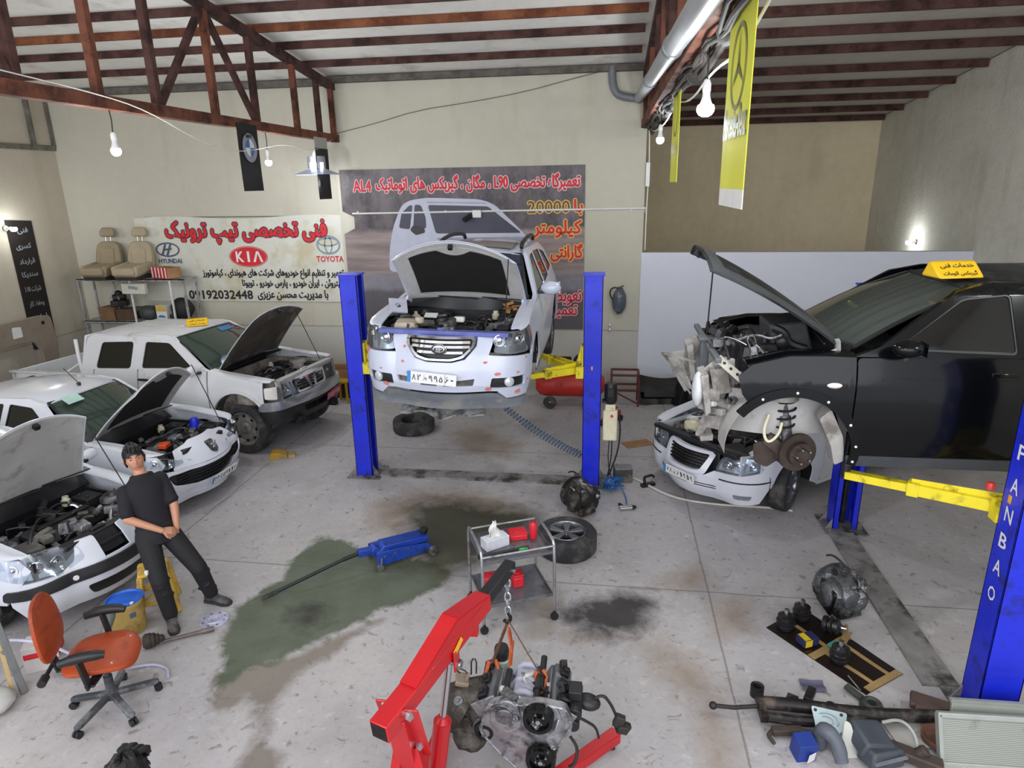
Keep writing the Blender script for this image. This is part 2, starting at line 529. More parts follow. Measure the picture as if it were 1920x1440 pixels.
def make_floor():
 x0, x1, y0, y1, st = -11.0, 6.2, -2.0, 12.6, .07
 nx, ny = int((x1 - x0) / st), int((y1 - y0) / st)
 xs, ys = np.linspace(x0, x1, nx + 1), np.linspace(y0, y1, ny + 1)
 X, Y = np.meshgrid(xs, ys)
 co = np.stack([X, Y, np.zeros_like(X)], -1).reshape(-1, 3)
 me = bpy.data.meshes.new('floor')
 k = nx + 1
 fs = [(j * k + i, j * k + i + 1, (j + 1) * k + i + 1, (j + 1) * k + i) for j in range(ny) for i in range(nx)]
 o = len(co)
 vs = [tuple(p) for p in co] + [(x0, y1, 0), (x1, y1, 0), (x1, 17.5, 0), (x0, 17.5, 0)]
 me.from_pydata(vs, [], fs + [(o, o + 1, o + 2, o + 3)])

 def attr(name, keys):
  v = np.full(len(vs), -3.0, np.float32)
  d = np.max([sdist(X, Y, SPILLS[q]) for q in keys], 0)
  v[:len(co)] = np.clip(d.reshape(-1), -3, 3)
  a = me.attributes.new(name, 'FLOAT', 'POINT')
  a.data.foreach_set('value', v)
 attr('green', ['green'])
 attr('dark', ['dark'])
 attr('oil', ['oil', 'oil2'])
 attr('drip', ['drip'])
 attr('brown', ['brown', 'brown2', 'brown3', 'brown4', 'brown5', 'brown6'])
 m = bpy.data.materials.new('stained_concrete')
 m.use_nodes = True
 t = m.node_tree
 b = t.nodes['Principled BSDF']
 tc = nn(t, 'ShaderNodeTexCoord').outputs['Object']
 sep = nn(t, 'ShaderNodeSeparateXYZ')
 t.links.new(tc, sep.inputs[0])
 big, mid, fine, edge = noise(t, tc, .55, 5, .6), noise(t, tc, 2.2, 6, .62), noise(t, tc, 16, 6, .7), noise(t, tc, 4.5, 6, .65, .4)
 out = mixc(t, rng(t, big, .35, .65), lin('a8a5a8'), lin('b9b4b2'))
 out = mixc(t, mth(t, 'MULTIPLY', rng(t, mid, .42, .68), .5), out, lin('938f90'))
 out = mixc(t, mth(t, 'MULTIPLY', rng(t, fine, .52, .75), .45), out, lin('8a847d'))
 out = mixc(t, mth(t, 'MULTIPLY', rng(t, noise(t, tc, 7, 7, .7), .58, .66), .45), out, lin('cdc9c8'))
 # scuffed dark spots and trodden dirt
 out = mixc(t, mth(t, 'MULTIPLY', rng(t, noise(t, tc, 11, 3, .6, .6), .61, .69), .6), out, lin('6c655d'))
 sh = nn(t, 'ShaderNodeMapping')
 sh.inputs['Rotation'].default_value = (0, 0, .6)
 sh.inputs['Scale'].default_value = (1, .35, 1)
 t.links.new(tc, sh.inputs[0])
 out = mixc(t, mth(t, 'MULTIPLY', rng(t, noise(t, sh.outputs[0], 1.4, 5, .6), .54, .74), .4), out, lin('8d867e'))

 def spill(name, w0, w1, amp, col, amount, col2=None):
  nonlocal out
  a = nn(t, 'ShaderNodeAttribute', attribute_name=name).outputs['Fac']
  d = mth(t, 'ADD', a, mth(t, 'MULTIPLY', mth(t, 'SUBTRACT', edge, .5), amp))
  f = mth(t, 'MULTIPLY', rng(t, d, w0, w1), amount)
  cc = lin(col)
  if col2:
   cc = mixc(t, rng(t, mid, .35, .65), lin(col), lin(col2))
  out = mixc(t, f, out, cc)
  return f
 spill('brown', -.14, .2, .5, '7d6c5a', .72, '94826e')
 g0 = spill('drip', -.05, .06, .3, '6a6056', .8, '7c7264')
 g1 = spill('green', -.03, .05, .34, '465038', .92, '5a6250')
 g2 = spill('dark', -.28, .14, .5, '2a2916', .93, '3b3821')
 g3 = spill('oil', -.16, .10, .5, '262322', .95, '3a3533')
 # slab joints
 for axis, pos, wob in ((0, 1.06, .03), (1, 5.86, .05), (0, -4.9, .03), (1, 9.2, .04)):
  p = mth(t, 'ADD', sep.outputs[axis], mth(t, 'MULTIPLY', mth(t, 'SUBTRACT', mid, .5), wob))
  ln = mth(t, 'SUBTRACT', 1.0, rng(t, mth(t, 'ABSOLUTE', mth(t, 'SUBTRACT', p, pos)), .004, .013))
  out = mixc(t, mth(t, 'MULTIPLY', ln, .55), out, lin('57504a'))
 t.links.new(out, b.inputs['Base Color'])
 wet = mth(t, 'MAXIMUM', mth(t, 'MAXIMUM', mth(t, 'MULTIPLY', g1, .6), g2), g3)
 t.links.new(mth(t, 'MULTIPLY_ADD', wet, -.14, .80), b.inputs['Roughness'])
 bn = nn(t, 'ShaderNodeBump', Strength=.35, Distance=.01)
 t.links.new(mth(t, 'ADD', fine, mid), bn.inputs['Height'])
 t.links.new(bn.outputs[0], b.inputs['Normal'])
 me.materials.append(m)
 me.update()
 o = bpy.data.objects.new('floor', me)
 COL.objects.link(o)
 return tag(o, kind='structure')

make_floor()

# ------------------------------------------------------------------ walls and roof
def roof_z(y):
 return 5.76 + (12.4 - y) * .115

WALL = plaster('cream_wall_plaster', 'bcb7a7', .04, (1.2, 'bbb8b0'), .3)
WALLL = plaster('left_wall_plaster', 'b7ae9d', .05, (1.12, 'b4ad9f'), .25)
WALLR = plaster('rough_grey_plaster', 'cfccbf', .1, None, .3, .6)
WALLB = plaster('rough_beige_plaster', 'd0c2a2', .08, None, .2, .6)
PARTW = plaster('white_partition_paint', 'd2d4de', .02, None, 0, .12)
CEILM = plaster('pale_roof_panels', 'e4e1da', .07, None, .5, .3)
CEILR = plaster('grey_roof_panels', 'b4ada1', .1, None, .4, .3)

def struct(name, mb, mat, **k):
 return tag(mb.build(name, mat, **k), kind='structure')

def slab_x(x0, x1, y, th, z0, ztop):
 """wall facing -Y at depth y"""
 return MB().prism([(x0, z0), (x1, z0), (x1, ztop), (x0, ztop)], y, y + th)

b = MB()
b.prism([(-10.9, 0), (-5.06, 0), (-5.06, 5.74), (-10.9, 5.74)], 12.5, 12.72)
b.prism([(-5.06, 0), (.62, 0), (.62, 5.76), (-5.06, 5.76)], 12.4, 12.72)
struct('wall_back', b, WALL, smooth=0)
struct('wall_left', MB().prism([(-1.5, 0), (12.72, 0), (12.72, roof_z(12.72)), (-1.5, roof_z(-1.5))], -11.1, -10.9, plane='yz'), WALLL, smooth=0)
struct('wall_right', MB().prism([(-1.5, 0), (17.5, 0), (17.5, roof_z(17.5)), (-1.5, roof_z(-1.5))], 6.15, 6.35, plane='yz'), WALLR, smooth=0)
struct('wall_rear', slab_x(.62, 6.15, 17.3, .2, 0, roof_z(17.3)), WALLB, smooth=0)
struct('wall_inner', MB().prism([(12.72, 0), (17.3, 0), (17.3, roof_z(17.3)), (12.72, roof_z(12.72))], .42, .62, plane='yz'), WALLB, smooth=0)
struct('wall_partition', slab_x(.60, 6.15, 12.37, .14, 0, 2.65), PARTW, bev=.004, smooth=0)
for nm, x0, x1, mm, yb in (('ceiling', -11.1, .58, CEILM, 12.75), ('ceiling', .58, 6.35, CEILR, 17.5)):
 b = MB()
 b.prism([(-1.5, roof_z(-1.5) + .02), (yb, roof_z(yb) + .02), (yb, roof_z(yb) + .1), (-1.5, roof_z(-1.5) + .1)], x0, x1, plane='yz')
 struct(nm, b, mm, smooth=0)
# purlins under the roof sheets
for i, y in enumerate((1.0, 1.9, 2.8, 3.7, 4.6, 5.5, 6.4, 7.3, 8.15, 9.0, 9.72, 10.48, 11.42)):
 b = MB().box((-5.2, y, roof_z(y) - .035), (11.3, .06, .10))
 struct('roof_purlin', b, (RUSTO if i == 10 else RUST if i % 3 == 1 else RUST2), smooth=0)
for i, y in enumerate((1.0, 1.9, 2.8, 3.7, 4.6, 5.5, 6.6, 7.55, 8.4, 9.25, 10.11, 10.95, 11.82, 12.95, 14.0, 15.05, 16.13, 17.1)):
 b = MB().box((3.4, y, roof_z(y) - .045), (5.45, .07, .12))
 struct('roof_purlin', b, RUST2, smooth=0)
b = MB()
b.box((-7.98, 12.44, 5.70), (5.84, .14, .11))
struct('roof_wall_plate', b, M('grey_mortar', '5c5650', .9, 0, .4, 6, .5), smooth=0)
b = MB()
b.box((-2.25, 12.33, 5.72), (5.66, .14, .10))
struct('roof_wall_plate', b, MATS['grey_mortar'], smooth=0)
# bare metal frame let into the top of the left wall
FRM = M('grey_stained_frame', '6d6a5f', .8, .2, .4, 6, .4)
b = MB()
b.bar((-10.88, 9.0, 4.72), (-10.88, 12.5, 4.72), .04, .10)
b.bar((-10.88, 11.97, 4.72), (-10.88, 11.97, 5.75), .04, .16)
b.bar((-10.88, 12.46, 4.72), (-10.88, 12.46, 5.75), .04, .08)
struct('trim_1', b, FRM, smooth=0)

def truss(x, zl, mats):
 t = tag(thing('roof_truss', None, None, (x, 0, 0)), kind='structure')
 zt = lambda y: 5.62 + (12.4 - y) * .115
 MB().bar((0, 1.0, zl), (0, 12.42, zl), .12, .13).build('lower_chord', mats[0], t, bev=.006)
 MB().bar((0, 1.0, zt(1.0)), (0, 12.42, zt(12.42)), .12, .12).build('upper_chord', mats[1], t, bev=.006)
 for i, y in enumerate((12.3, 11.69, 10.82, 9.52, 8.48, 7.32, 6.42, 5.46, 4.5, 3.5, 2.5)):
  MB().bar((0, y, zl + .05), (0, y, zt(y) - .05), .085, .085).build('strut', mats[2 - i % 2], t, bev=.005)
 for ya, yb in ((8.5, 9.5), (8.45, 7.36), (4.5, 5.42), (4.4, 3.55)):
  MB().bar((0, ya, zt(ya) - .05), (0, yb, zl + .05), .07, .07).build('diagonal', mats[1], t, bev=.005)
 return t

truss(-5.0, 4.74, (RUST, RUST2, RUST))
truss(.58, 4.83, (RUST, RUST2, RUST))

# ------------------------------------------------------------------ pipes and cables high up
PVC = M('grey_pvc_pipe', '8a8d90', .4, 0, .08)
PVCD = M('dark_grey_pvc', '6b6e72', .45, 0, .1)
PIPE = [(.45, 12.25, 5.22), (.45, 8.0, 4.99), (.45, 1.5, 4.63)]
t = thing('drain_pipe', 'grey plastic drain pipe running along the right roof truss to the wall', 'pipe', (0, 0, 0))
MB().tube(PIPE, .075, 16).build('straight_pipe', PVC, t)
MB().tube([(.0, 12.32, 5.74), (.01, 12.3, 5.52), (.05, 12.28, 5.36), (.14, 12.27, 5.27), (.45, 12.25, 5.22)], .065, 16, smooth=1).build('elbow', PVCD, t)
for y in (8.6, 11.9, 5.6):
 MB().cyl((.45, y - .06, 5.22 - (12.25 - y) * .0546), (.45, y + .06, 5.22 - (12.25 - y) * .0546), .085).build('collar', PVCD, t)
b = MB().cyl((-4.8, 12.37, 3.40), (.66, 12.37, 3.43), .018, n=8)
for x in (-4.7, -3.0, -1.2, .4):
 b.box((x, 12.385, 3.415), (.03, .03, .05))
tag(b.build('conduit', WHITEP), 'thin white conduit running level across the back wall over the printed poster', 'pipe')
tag(MB().tube([(-4.98, 12.38, 4.83), (-4.2, 12.37, 4.98), (-3.44, 12.37, 5.17), (-2.5, 12.37, 5.27), (-1.53, 12.37, 5.40), (-.6, 12.37, 5.6), (.02, 12.37, 5.72)], .007, 6, smooth=1).build('wall_wire', M('grey_wire', '6f685f', .7)), 'thin grey wire rising across the upper back wall', 'cable')
tag(MB().tube([(-4.93, 5.2, 4.86), (-4.92, 6.3, 4.80), (-4.92, 7.0, 4.72), (-4.92, 7.9, 4.45), (-4.92, 8.7, 4.36), (-4.92, 9.3, 4.42), (-4.93, 10.2, 4.55), (-4.93, 11.2, 4.44), (-4.95, 12.3, 4.78)], .006, 6, smooth=2).build('truss_cable', WIREW), 'white cable sagging below the left roof truss', 'cable')
b = MB()
q = random.Random(3)
for k in range(5):
 b.tube([(.58 + q.uniform(-.03, .09), y, 4.72 + q.uniform(-.06, .05)) for y in np.arange(2.0, 12.35, .55)], .012 + .006 * q.random(), 6, smooth=1)
b.tube([(.68, y, 4.70 + .05 * math.sin(y * 2)) for y in np.arange(2, 12.4, .5)], .03, 6, smooth=1)
for y in (4.3, 5.9, 8.3, 10.7):
 b.sph((.66, y, 4.70), (.07, .16, .07), 10, 6, lump=.2)
tag(b.build('cable_bundle', M('taped_cable', '37322e', .8, 0, .3, 8)), 'bundle of taped grey cables tied along the right roof truss', 'cable')
tag(MB().tube([(.70, 2.2, 4.95), (.70, 3.2, 4.72), (.69, 4.1, 4.56), (.69, 5.2, 4.62), (.69, 6.4, 4.55), (.69, 7.8, 4.70), (.68, 9.0, 4.58), (.67, 10.8, 4.6), (.66, 12.2, 4.72)], .009, 6, smooth=2).build('lamp_cable', WIREW), 'white cable looping under the right roof truss past the bulbs', 'cable')
b = MB().tube([(.66, 12.33, 4.72), (.68, 12.33, 4.1), (.66, 12.33, 3.4), (.66, 12.33, 2.7)], .012, 6, smooth=1)
b.box((.66, 12.34, 4.0), (.07, .05, .4))
tag(b.build('cable_duct', WHITEP, bev=.005), 'white cable duct box on the end of the back wall beside the partition', 'cable duct')

# ------------------------------------------------------------------ lamps
def lamp(name, label, loc, cord, r=.05, power=75, side=None, soc=WHITEP):
 """a bare bulb hanging (or held sideways) from a socket"""
 t = thing(name, label, 'lamp', loc, 0, 'bare bulbs')
 if side:
  d = Vector(side)
  MB().cyl(-d * .16, -d * .15, .05).cyl(-d * .15, -d * .05, .03, .026).build('socket', soc, t)
 else:
  MB().tube([(0, 0, .16), (.004, .01, .16 + cord * .5), (0, 0, .16 + cord)], .006, 6).build('cord', WIREB, t)
  MB().lathe([(0, .17), (.018, .165), (.028, .14), (.028, .10), (.024, .08), (0, .08)], n=16).build('socket', soc, t)
  MB().lathe([(.024, .085), (.026, .06), (.036, .03), (.045, .012)], n=16).build('bulb_neck', WHITEP, t)
 k = r / .05
 MB().lathe([(.044 * k, .012), (.05 * k, -.01), (.048 * k, -.03), (.036 * k, -.05), (.018 * k, -.06), (0, -.062)], n=18).build('bulb', BULB, t)
 l = bpy.data.lights.new('bulb_light', 'POINT')
 l.energy, l.shadow_soft_size, l.color = power, .09, (.93, .98, 1.0)
 o = bpy.data.objects.new('bulb_light', l)
 COL.objects.link(o)
 o.parent = t
 o.location = (0, 0, -.16) if not side else Vector(side) * .15
 return t

lamp('hanging_bulb', 'lit bare bulb on a cord under the left truss, left of the black roundel banner', (-5.0, 6.53, 4.30), .25)
lamp('hanging_bulb', 'lit bare bulb hanging just right of the black roundel banner', (-5.0, 9.72, 4.27), .25)
lamp('hanging_bulb', 'large lit bulb in a white socket beside the big yellow banner', (.62, 4.87, 4.36), .25, .058)
lamp('hanging_bulb', 'small lit bulb hanging beside the narrow far yellow banner', (.62, 9.05, 4.40), .25)
lamp('wall_bulb', 'lit bulb on the left wall above the black vertical sign', (-10.72, 10.96, 3.28), 0, .06, 14, (1, 0, 0))
lamp('wall_bulb', 'lit bulb fixed low on the rough right wall above the white partition', (6.0, 14.6, 2.62), 0, .05, 16, (-1, 0, 0))
t = thing('plate_lamp', 'hanging lamp with a wide shallow reflector plate near the back wall', 'lamp', (-5.0, 11.42, 4.10))
MB().tube([(0, 0, .42), (0, 0, .62)], .006, 6).build('cord', WIREB, t)
MB().lathe([(0, .43), (.03, .40), (.06, .34), (.06, .30), (0, .30)], n=20).build('socket', WHITEP, t)
MB().lathe([(.05, .30), (.14, .30), (.15, .26), (.15, .10), (.13, .08)], n=24).build('housing', glass_mat('lamp_housing_glass', 'dfe4ee', .25), t)
MB().lathe([(.40, 0.0), (.37, .012), (.16, .09), (.12, .10), (.12, .09), (.16, .08), (.37, 0)], n=40).build('reflector', M('lamp_reflector', 'b9bdd6', .3, .3), t)
for x, y in ((-.08, -.03), (.08, .02), (0, 0)):
 MB().cyl((x, y, .11), (x, y, .2), .03, n=12).build('lit_tube', BULB, t)
l = bpy.data.lights.new('bulb_light', 'POINT')
l.energy, l.shadow_soft_size, l.color = 40, .12, (.9, .94, 1)
o = bpy.data.objects.new('bulb_light', l)
COL.objects.link(o)
o.parent, o.location = t, (0, 0, -.14)
# added bulbs, out of view overhead, put in to light the hall
for x, y, p in ((-5.0, 3.0, 80), (.62, 1.6, 80), (-9.0, 4.5, 70), (4.2, 3.6, 150)):
 lamp('hanging_bulb', 'added bare bulb hanging from the roof out of view, to light the hall', (x, y, 4.9), .5, .05, p)

# ------------------------------------------------------------------ banners hanging from the trusses (they hang in planes along the depth)
def hang_mat(x, y, z):
 """xy drawing -> plane x = const seen from +X or -X sides; drawing x runs towards the camera"""
 return Matrix(((0, 0, 1, x), (-1, 0, 0, y), (0, 1, 0, z), (0, 0, 0, 1)))

def hang_mat_l(x, y, z):
 """same, seen from +X; drawing x runs away from the camera"""
 return Matrix(((0, 0, 1, x), (1, 0, 0, y), (0, 1, 0, z), (0, 0, 0, 1)))

def ring(mb, cx, cy, rx, ry, w, m, z=0, n=40):
 vs = []
 for i in range(n):
  a = 2 * PI * i / n
  vs += [(cx + rx * math.cos(a), cy + ry * math.sin(a), z), (cx + (rx - w) * math.cos(a), cy + (ry - w) * math.sin(a), z)]
 return mb.add(vs, [(2 * i, 2 * ((i + 1) % n), 2 * ((i + 1) % n) + 1, 2 * i + 1) for i in range(n)], m)

def disc(mb, cx, cy, rx, ry, m, z=0, a0=0, a1=2 * PI, n=40):
 vs = [(cx, cy, z)] + [(cx + rx * math.cos(a0 + (a1 - a0) * i / n), cy + ry * math.sin(a0 + (a1 - a0) * i / n), z) for i in range(n + 1)]
 return mb.add(vs, [(0, i + 1, i + 2) for i in range(n)], m)

def sheet(mb, x0, x1, y0, y1, m, wave=.012, th=.004, nx=8, ny=16, seed=0, slant=0.0):
 q = random.Random(seed)
 a, c = q.uniform(0, 6), q.uniform(0, 6)

 def fn(u, v):
  x, y = x0 + (x1 - x0) * u, y0 + (y1 - y0) * v
  z = wave * (math.sin(5 * y + a) * .6 + math.sin(7 * x + c) * .4) * (1 - v * .5)
  return (x, y + slant * (u - .5) * (1 - v), z)
 return mb.shell(fn, nx, ny, th, m)

YS = -1  # the yellow banners' print faces -X (towards the camera)

def yel_mat(x, y, z):
 return Matrix(((0, 0, -1, x), (-1, 0, 0, y), (0, 1, 0, z), (0, 0, 0, 1)))

t = thing('yellow_banner', 'large hanging yellow banner with a star emblem and a white bottom strip', 'banner', (.62, 3.70, 4.28))
mt = yel_mat(0, 0, 0)
sheet(MB(), -.345, .345, -.43, .95, mt, .0, .004).build('cloth', YELFAB, t)
sheet(MB(), -.345, .345, -.52, -.43, mt, .0, .004).build('white_strip', WHITEP, t)
b = MB()
ring(b, 0, .15, .20, .20, .022, mt, .006)
for a in (90, 210, 330):
 c, s = math.cos(math.radians(a)), math.sin(math.radians(a))
 b.add([(c * .19, .15 + s * .19, .006), (-s * .02, .15 + c * .02, .006), (s * .02, .15 - c * .02, .006)], [(0, 1, 2)], mt)
b.build('star_emblem', M('olive_print', '6c6d20', .5), t)
b = MB()
put_text(b, 'Mercedes-Benz', -.31, .31, -.18, -.03, .006, 0, mt, .005)
b.build('lettering', MATS['olive_print'], t)
t = thing('yellow_banner', 'narrow-looking yellow banner far along the right truss near the small bulb', 'banner', (.62, 7.0, 4.28))
sheet(MB(), -.36, .36, -.40, .65, mt, .0, .004).build('cloth', YELFAB, t)
b = MB()
ring(b, 0, .22, .20, .2, .022, mt, .006)
put_text(b, 'Mercedes-Benz', -.30, .30, -.14, -.03, .006, 0, mt)
b.build('lettering', MATS['olive_print'], t)

t = thing('black_banner', 'black hanging banner with a round blue and white emblem', 'banner', (-4.93, 9.08, 4.28))
mt = hang_mat_l(0, 0, 0)
sheet(MB(), -.27, .27, -.42, .46, mt, .006, .004).build('cloth', BLACKFAB, t)
b = MB()
disc(b, 0, .15, .19, .19, mt, .012)
b.build('emblem_rim', M('grey_print', '8d9298', .6), t)
b = MB()
disc(b, 0, .15, .115, .115, mt, .014, 0, PI / 2)
disc(b, 0, .15, .115, .115, mt, .014, PI, 1.5 * PI)
b.build('white_quarters', INK_WHITE, t)
b = MB()
disc(b, 0, .15, .115, .115, mt, .014, PI / 2, PI)
disc(b, 0, .15, .115, .115, mt, .014, 1.5 * PI, 2 * PI)
b.build('blue_quarters', INK_BLUE, t)
b = MB()
put_text(b, 'BMW', -.08, .08, .275, .325, .016, .02, mt)
b.build('lettering', INK_BLACK, t)
t = thing('black_banner', 'narrow plain black banner hanging behind the plate lamp', 'banner', (-4.93, 11.52, 4.16))
sheet(MB(), -.26, .26, -.47, .37, mt, .006, .004, seed=2).build('cloth', BLACKFAB, t)
sheet(MB(), -.26, .26, .37, .55, mt, .0, .004, seed=2).build('top_strip', M('clear_film', '9c9a94', .3), t)
# ------------------------------------------------------------------ car kit
WPAINT = M('white_car_paint', 'd3d6de', .22, 0, .03, 2, 0, coat=.6)
WPAINTD = M('dusty_white_car_paint', 'cfd0d2', .4, 0, .05, 2, 0, 40, ('b3aea7', .10, 2.5), coat=.25)
LPAINT = M('pearl_white_suv_paint', 'c3c8d8', .28, 0, .03, 2, 0, coat=.5)
PRIMER = M('grey_primer_inside', 'a9a7a4', .6, 0, .10, 3, 0, 40, ('8f8a82', .15, 4))
KPAINT = M('black_car_paint', '07080a', .16, 0, .15, 2, 0, 40, coat=.12, spec=.22)
KDUST = M('dusty_black_paint', '1c1e20', .42, 0, .3, 1.8, 0, 40, ('3c3e3f', .35, 2.2), spec=.3)
KTRIM = M('grey_sill_trim', '3c3f43', .4, 0, .15)
DUSTP = M('dusty_plastic', '4a4846', .7, 0, .25, 4, 0, 40, ('726c64', .35, 4))
PRED = M('red_primer_patch', 'c9786c', .7, 0, .15)
HEADL = M('headlamp_reflector', 'b9bec6', .12, .85, .2, 14)
HEADD = M('dark_headlamp_bowl', '1c1d21', .2, .3, .2)
AMBER = M('amber_lens', 'b5662a', .3, 0, .1)
PLATEW = M('number_plate_white', 'dcdcda', .45, 0, .03)
PLATEB = M('number_plate_blue', '2b7fc4', .45)
PLATER = M('number_plate_red', 'c42a4c', .45, 0, .05)
RIMST = M('dusty_steel_rim', '8f8c88', .55, .4, .2, 8, 0, 40, ('5c5751', .35, 6))
RIMAL = M('alloy_rim', '8e9197', .3, .8, .12)
DISCM = M('rusty_brake_disc', '483e38', .5, .6, .3, 9)
TAN = M('tan_interior', '8c8272', .8, 0, .1)
INTER = M('dark_interior', '1d1e1f', .8, 0, .2)
PADM = M('black_insulation_felt', '141313', .9, 0, .25, 5, .4, 30)

def arc(cx, cz, r, a0, a1, n=14, rz=None):
 rz = rz or r
 return [(cx + r * math.cos(math.radians(a0 + (a1 - a0) * i / n)), cz + rz * math.sin(math.radians(a0 + (a1 - a0) * i / n))) for i in range(n + 1)]

def soft(poly, r=.03, n=3):
 out = []
 k = len(poly)
 for i in range(k):
  p, a, b = Vector(poly[i]), Vector(poly[i - 1]), Vector(poly[(i + 1) % k])
  d0, d1 = min(r, (a - p).length * .45), min(r, (b - p).length * .45)
  s, e = p + (a - p).normalized() * d0, p + (b - p).normalized() * d1
  for j in range(n + 1):
   u = j / n
   q = s * (1 - u) ** 2 + p * 2 * u * (1 - u) + e * u * u
   out.append((q.x, q.y))
 return out

class Car:
 def __init__(s, name, label, cat, loc, rz, W, xf, bow, xcf, ry, xr, side, front, paint, rot=None, rear_bow=.12, rxc=.25, rry=.25):
  s.root = thing(name, label, cat, loc, rz, rot=rot)
  s.W, s.paint, s.xcf = W, paint, xcf
  pts = []
  for i in range(25):
   y = (W - ry) * i / 24
   pts.append((xf - bow * (y / (W - ry)) ** 2, y))
  for i in range(1, 25):
   a = PI / 2 * i / 24
   pts.append((xcf + (xf - bow - xcf) * math.cos(a), W - ry + ry * math.sin(a)))
  pts.reverse()
  s.t, s.p = [], []
  # rear part first (t decreasing towards the rear centre)
  rp = [(xr + rxc, W)]
  for i in range(1, 13):
   a = PI / 2 * i / 12
   rp.append((xr + rear_bow + (rxc - rear_bow) * (1 - math.sin(a)), W - rry + rry * math.cos(a)))
  for i in range(1, 9):
   rp.append((xr + rear_bow - rear_bow * i / 8, (W - rry) * (1 - i / 8)))
  acc, rt = xr + rxc, [xr + rxc]
  for a, b in zip(rp, rp[1:]):
   acc -= math.dist(a, b)
   rt.append(acc)
  s.tmin = acc
  tt, pp = rt[::-1], rp[::-1]
  acc = xcf
  tt.append(acc)
  pp.append(pts[0])
  for a, b in zip(pts, pts[1:]):
   acc += math.dist(a, b)
   tt.append(acc)
   pp.append(b)
  s.tmax = acc
  s.tt, s.pp = np.array(tt), np.array(pp)
  d = np.gradient(s.pp, s.tt, axis=0)
  n = np.stack([-d[:, 1], d[:, 0]], 1)
  s.nn = n / np.linalg.norm(n, axis=1, keepdims=True)
  s.side, s.front = np.array(side), np.array(front)
  s.xr, s.rxc = xr, rxc

 def inset(s, t, z):
  ds = np.interp(z, s.side[:, 0], s.side[:, 1])
  df = np.interp(z, s.front[:, 0], s.front[:, 1])
  L = s.tmax - s.xcf
  k = min(1, max(0, (t - s.xcf - .12 * L) / (.45 * L)))
  k = k * k * (3 - 2 * k)
  return ds * (1 - k) + df * k

 def sp(s, t, z, side=1, off=0.0):
  """point of the skin: t along the plan outline, z height, side -1 right / +1 left"""
  t = min(s.tmax, max(s.tmin, t))
  x, y = np.interp(t, s.tt, s.pp[:, 0]), np.interp(t, s.tt, s.pp[:, 1])
  a, b = np.interp(t, s.tt, s.nn[:, 0]), np.interp(t, s.tt, s.nn[:, 1])
  l = math.hypot(a, b)
  d = off - s.inset(t, z)
  return Vector((x + a / l * d, side * max(0, y + b / l * d), z))

 def fp(s, q, z, off=0.0):
  return s.sp(s.tmax - abs(q), z, 1 if q >= 0 else -1, off)

 def panel(s, name, poly, mat=None, side=1, front=False, holes=(), off=0.0, th=.02, step=.09, parent=None, mb=None, mesh_only=False):
  bm = bmesh.new()
  es = []
  for lp in [poly, *holes]:
   vs = [bm.verts.new((p[0], p[1], 0)) for p in lp]
   es += [bm.edges.new((vs[i], vs[(i + 1) % len(vs)])) for i in range(len(vs))]
  bmesh.ops.triangle_fill(bm, use_beauty=True, use_dissolve=False, edges=es)
  lo = [min(p[i] for p in poly) for i in (0, 1)]
  hi = [max(p[i] for p in poly) for i in (0, 1)]
  for i, no in ((0, (1, 0, 0)), (1, (0, 1, 0))):
   k = int((hi[i] - lo[i]) / step)
   for j in range(1, k + 1):
    c = lo[i] + (hi[i] - lo[i]) * j / (k + 1)
    bmesh.ops.bisect_plane(bm, geom=bm.verts[:] + bm.edges[:] + bm.faces[:], plane_co=(c, 0, 0) if i == 0 else (0, c, 0), plane_no=no, dist=1e-5)
  if front and lo[0] < 0 < hi[0]:
   bmesh.ops.bisect_plane(bm, geom=bm.verts[:] + bm.edges[:] + bm.faces[:], plane_co=(0, 0, 0), plane_no=(1, 0, 0), dist=1e-5)
  bm.verts.index_update()
  at = (lambda p, o: s.fp(p.x, p.y, o)) if front else (lambda p, o: s.sp(p.x, p.y, side, o))
  n = len(bm.verts)
  vs = [at(v.co, off) for v in bm.verts] + [at(v.co, off - th) for v in bm.verts]
  fs = []
  for f in bm.faces:
   ix = [v.index for v in f.verts]
   fs.append(tuple(ix))
   fs.append(tuple(i + n for i in ix[::-1]))
  for e in bm.edges:
   if len(e.link_faces) == 1:
    a, b = e.verts[0].index, e.verts[1].index
    fs.append((a, b, b + n, a + n))
  bm.free()
  m = mb or MB()
  m.add(vs, fs)
  if mesh_only or mb:
   return m
  return m.build(name, mat or s.paint, parent or s.root, smooth=40)

 def both(s, name, poly, mat=None, **k):
  return [s.panel(name, poly, mat, side=d, **k) for d in (-1, 1)]

 def fboth(s, name, poly, mat=None, **k):
  return [s.panel(name, [(q * d, z) for q, z in poly], mat, front=True, **k) for d in (-1, 1)]

 def fpanel(s, name, poly, mat=None, **k):
  return s.panel(name, poly, mat, front=True, **k)

 def ledge(s, name, t0, t1, ztop, yin, mat=None, drop=.0, th=.015, zin=None, n=24):
  """flat top of the front wing, from the skin to the inner edge of the engine bay"""
  r = []
  for d in (-1, 1):
   def fn(u, v, d=d):
    t = t0 + (t1 - t0) * u
    z = np.interp(t, [p[0] for p in ztop], [p[1] for p in ztop])
    a = s.sp(t, z, d)
    yi = yin if not callable(yin) else yin(t)
    bq = Vector((min(a.x, s.pp[:, 0].max() - .04), d * min(abs(a.y) - .01, yi), z - drop))
    k = v
    p = a.lerp(bq, k)
    p.z += .012 * math.sin(PI * min(1, k * 1.4)) if k < .71 else 0
    return p
   r.append(MB().shell(fn, n, 5, th).build(name, mat or s.paint, s.root, smooth=40))
  return r

 def patch(s, name, fn, mat, nu=14, nv=8, th=.006, parent=None):
  return MB().shell(fn, nu, nv, th).build(name, mat, parent or s.root, smooth=50)

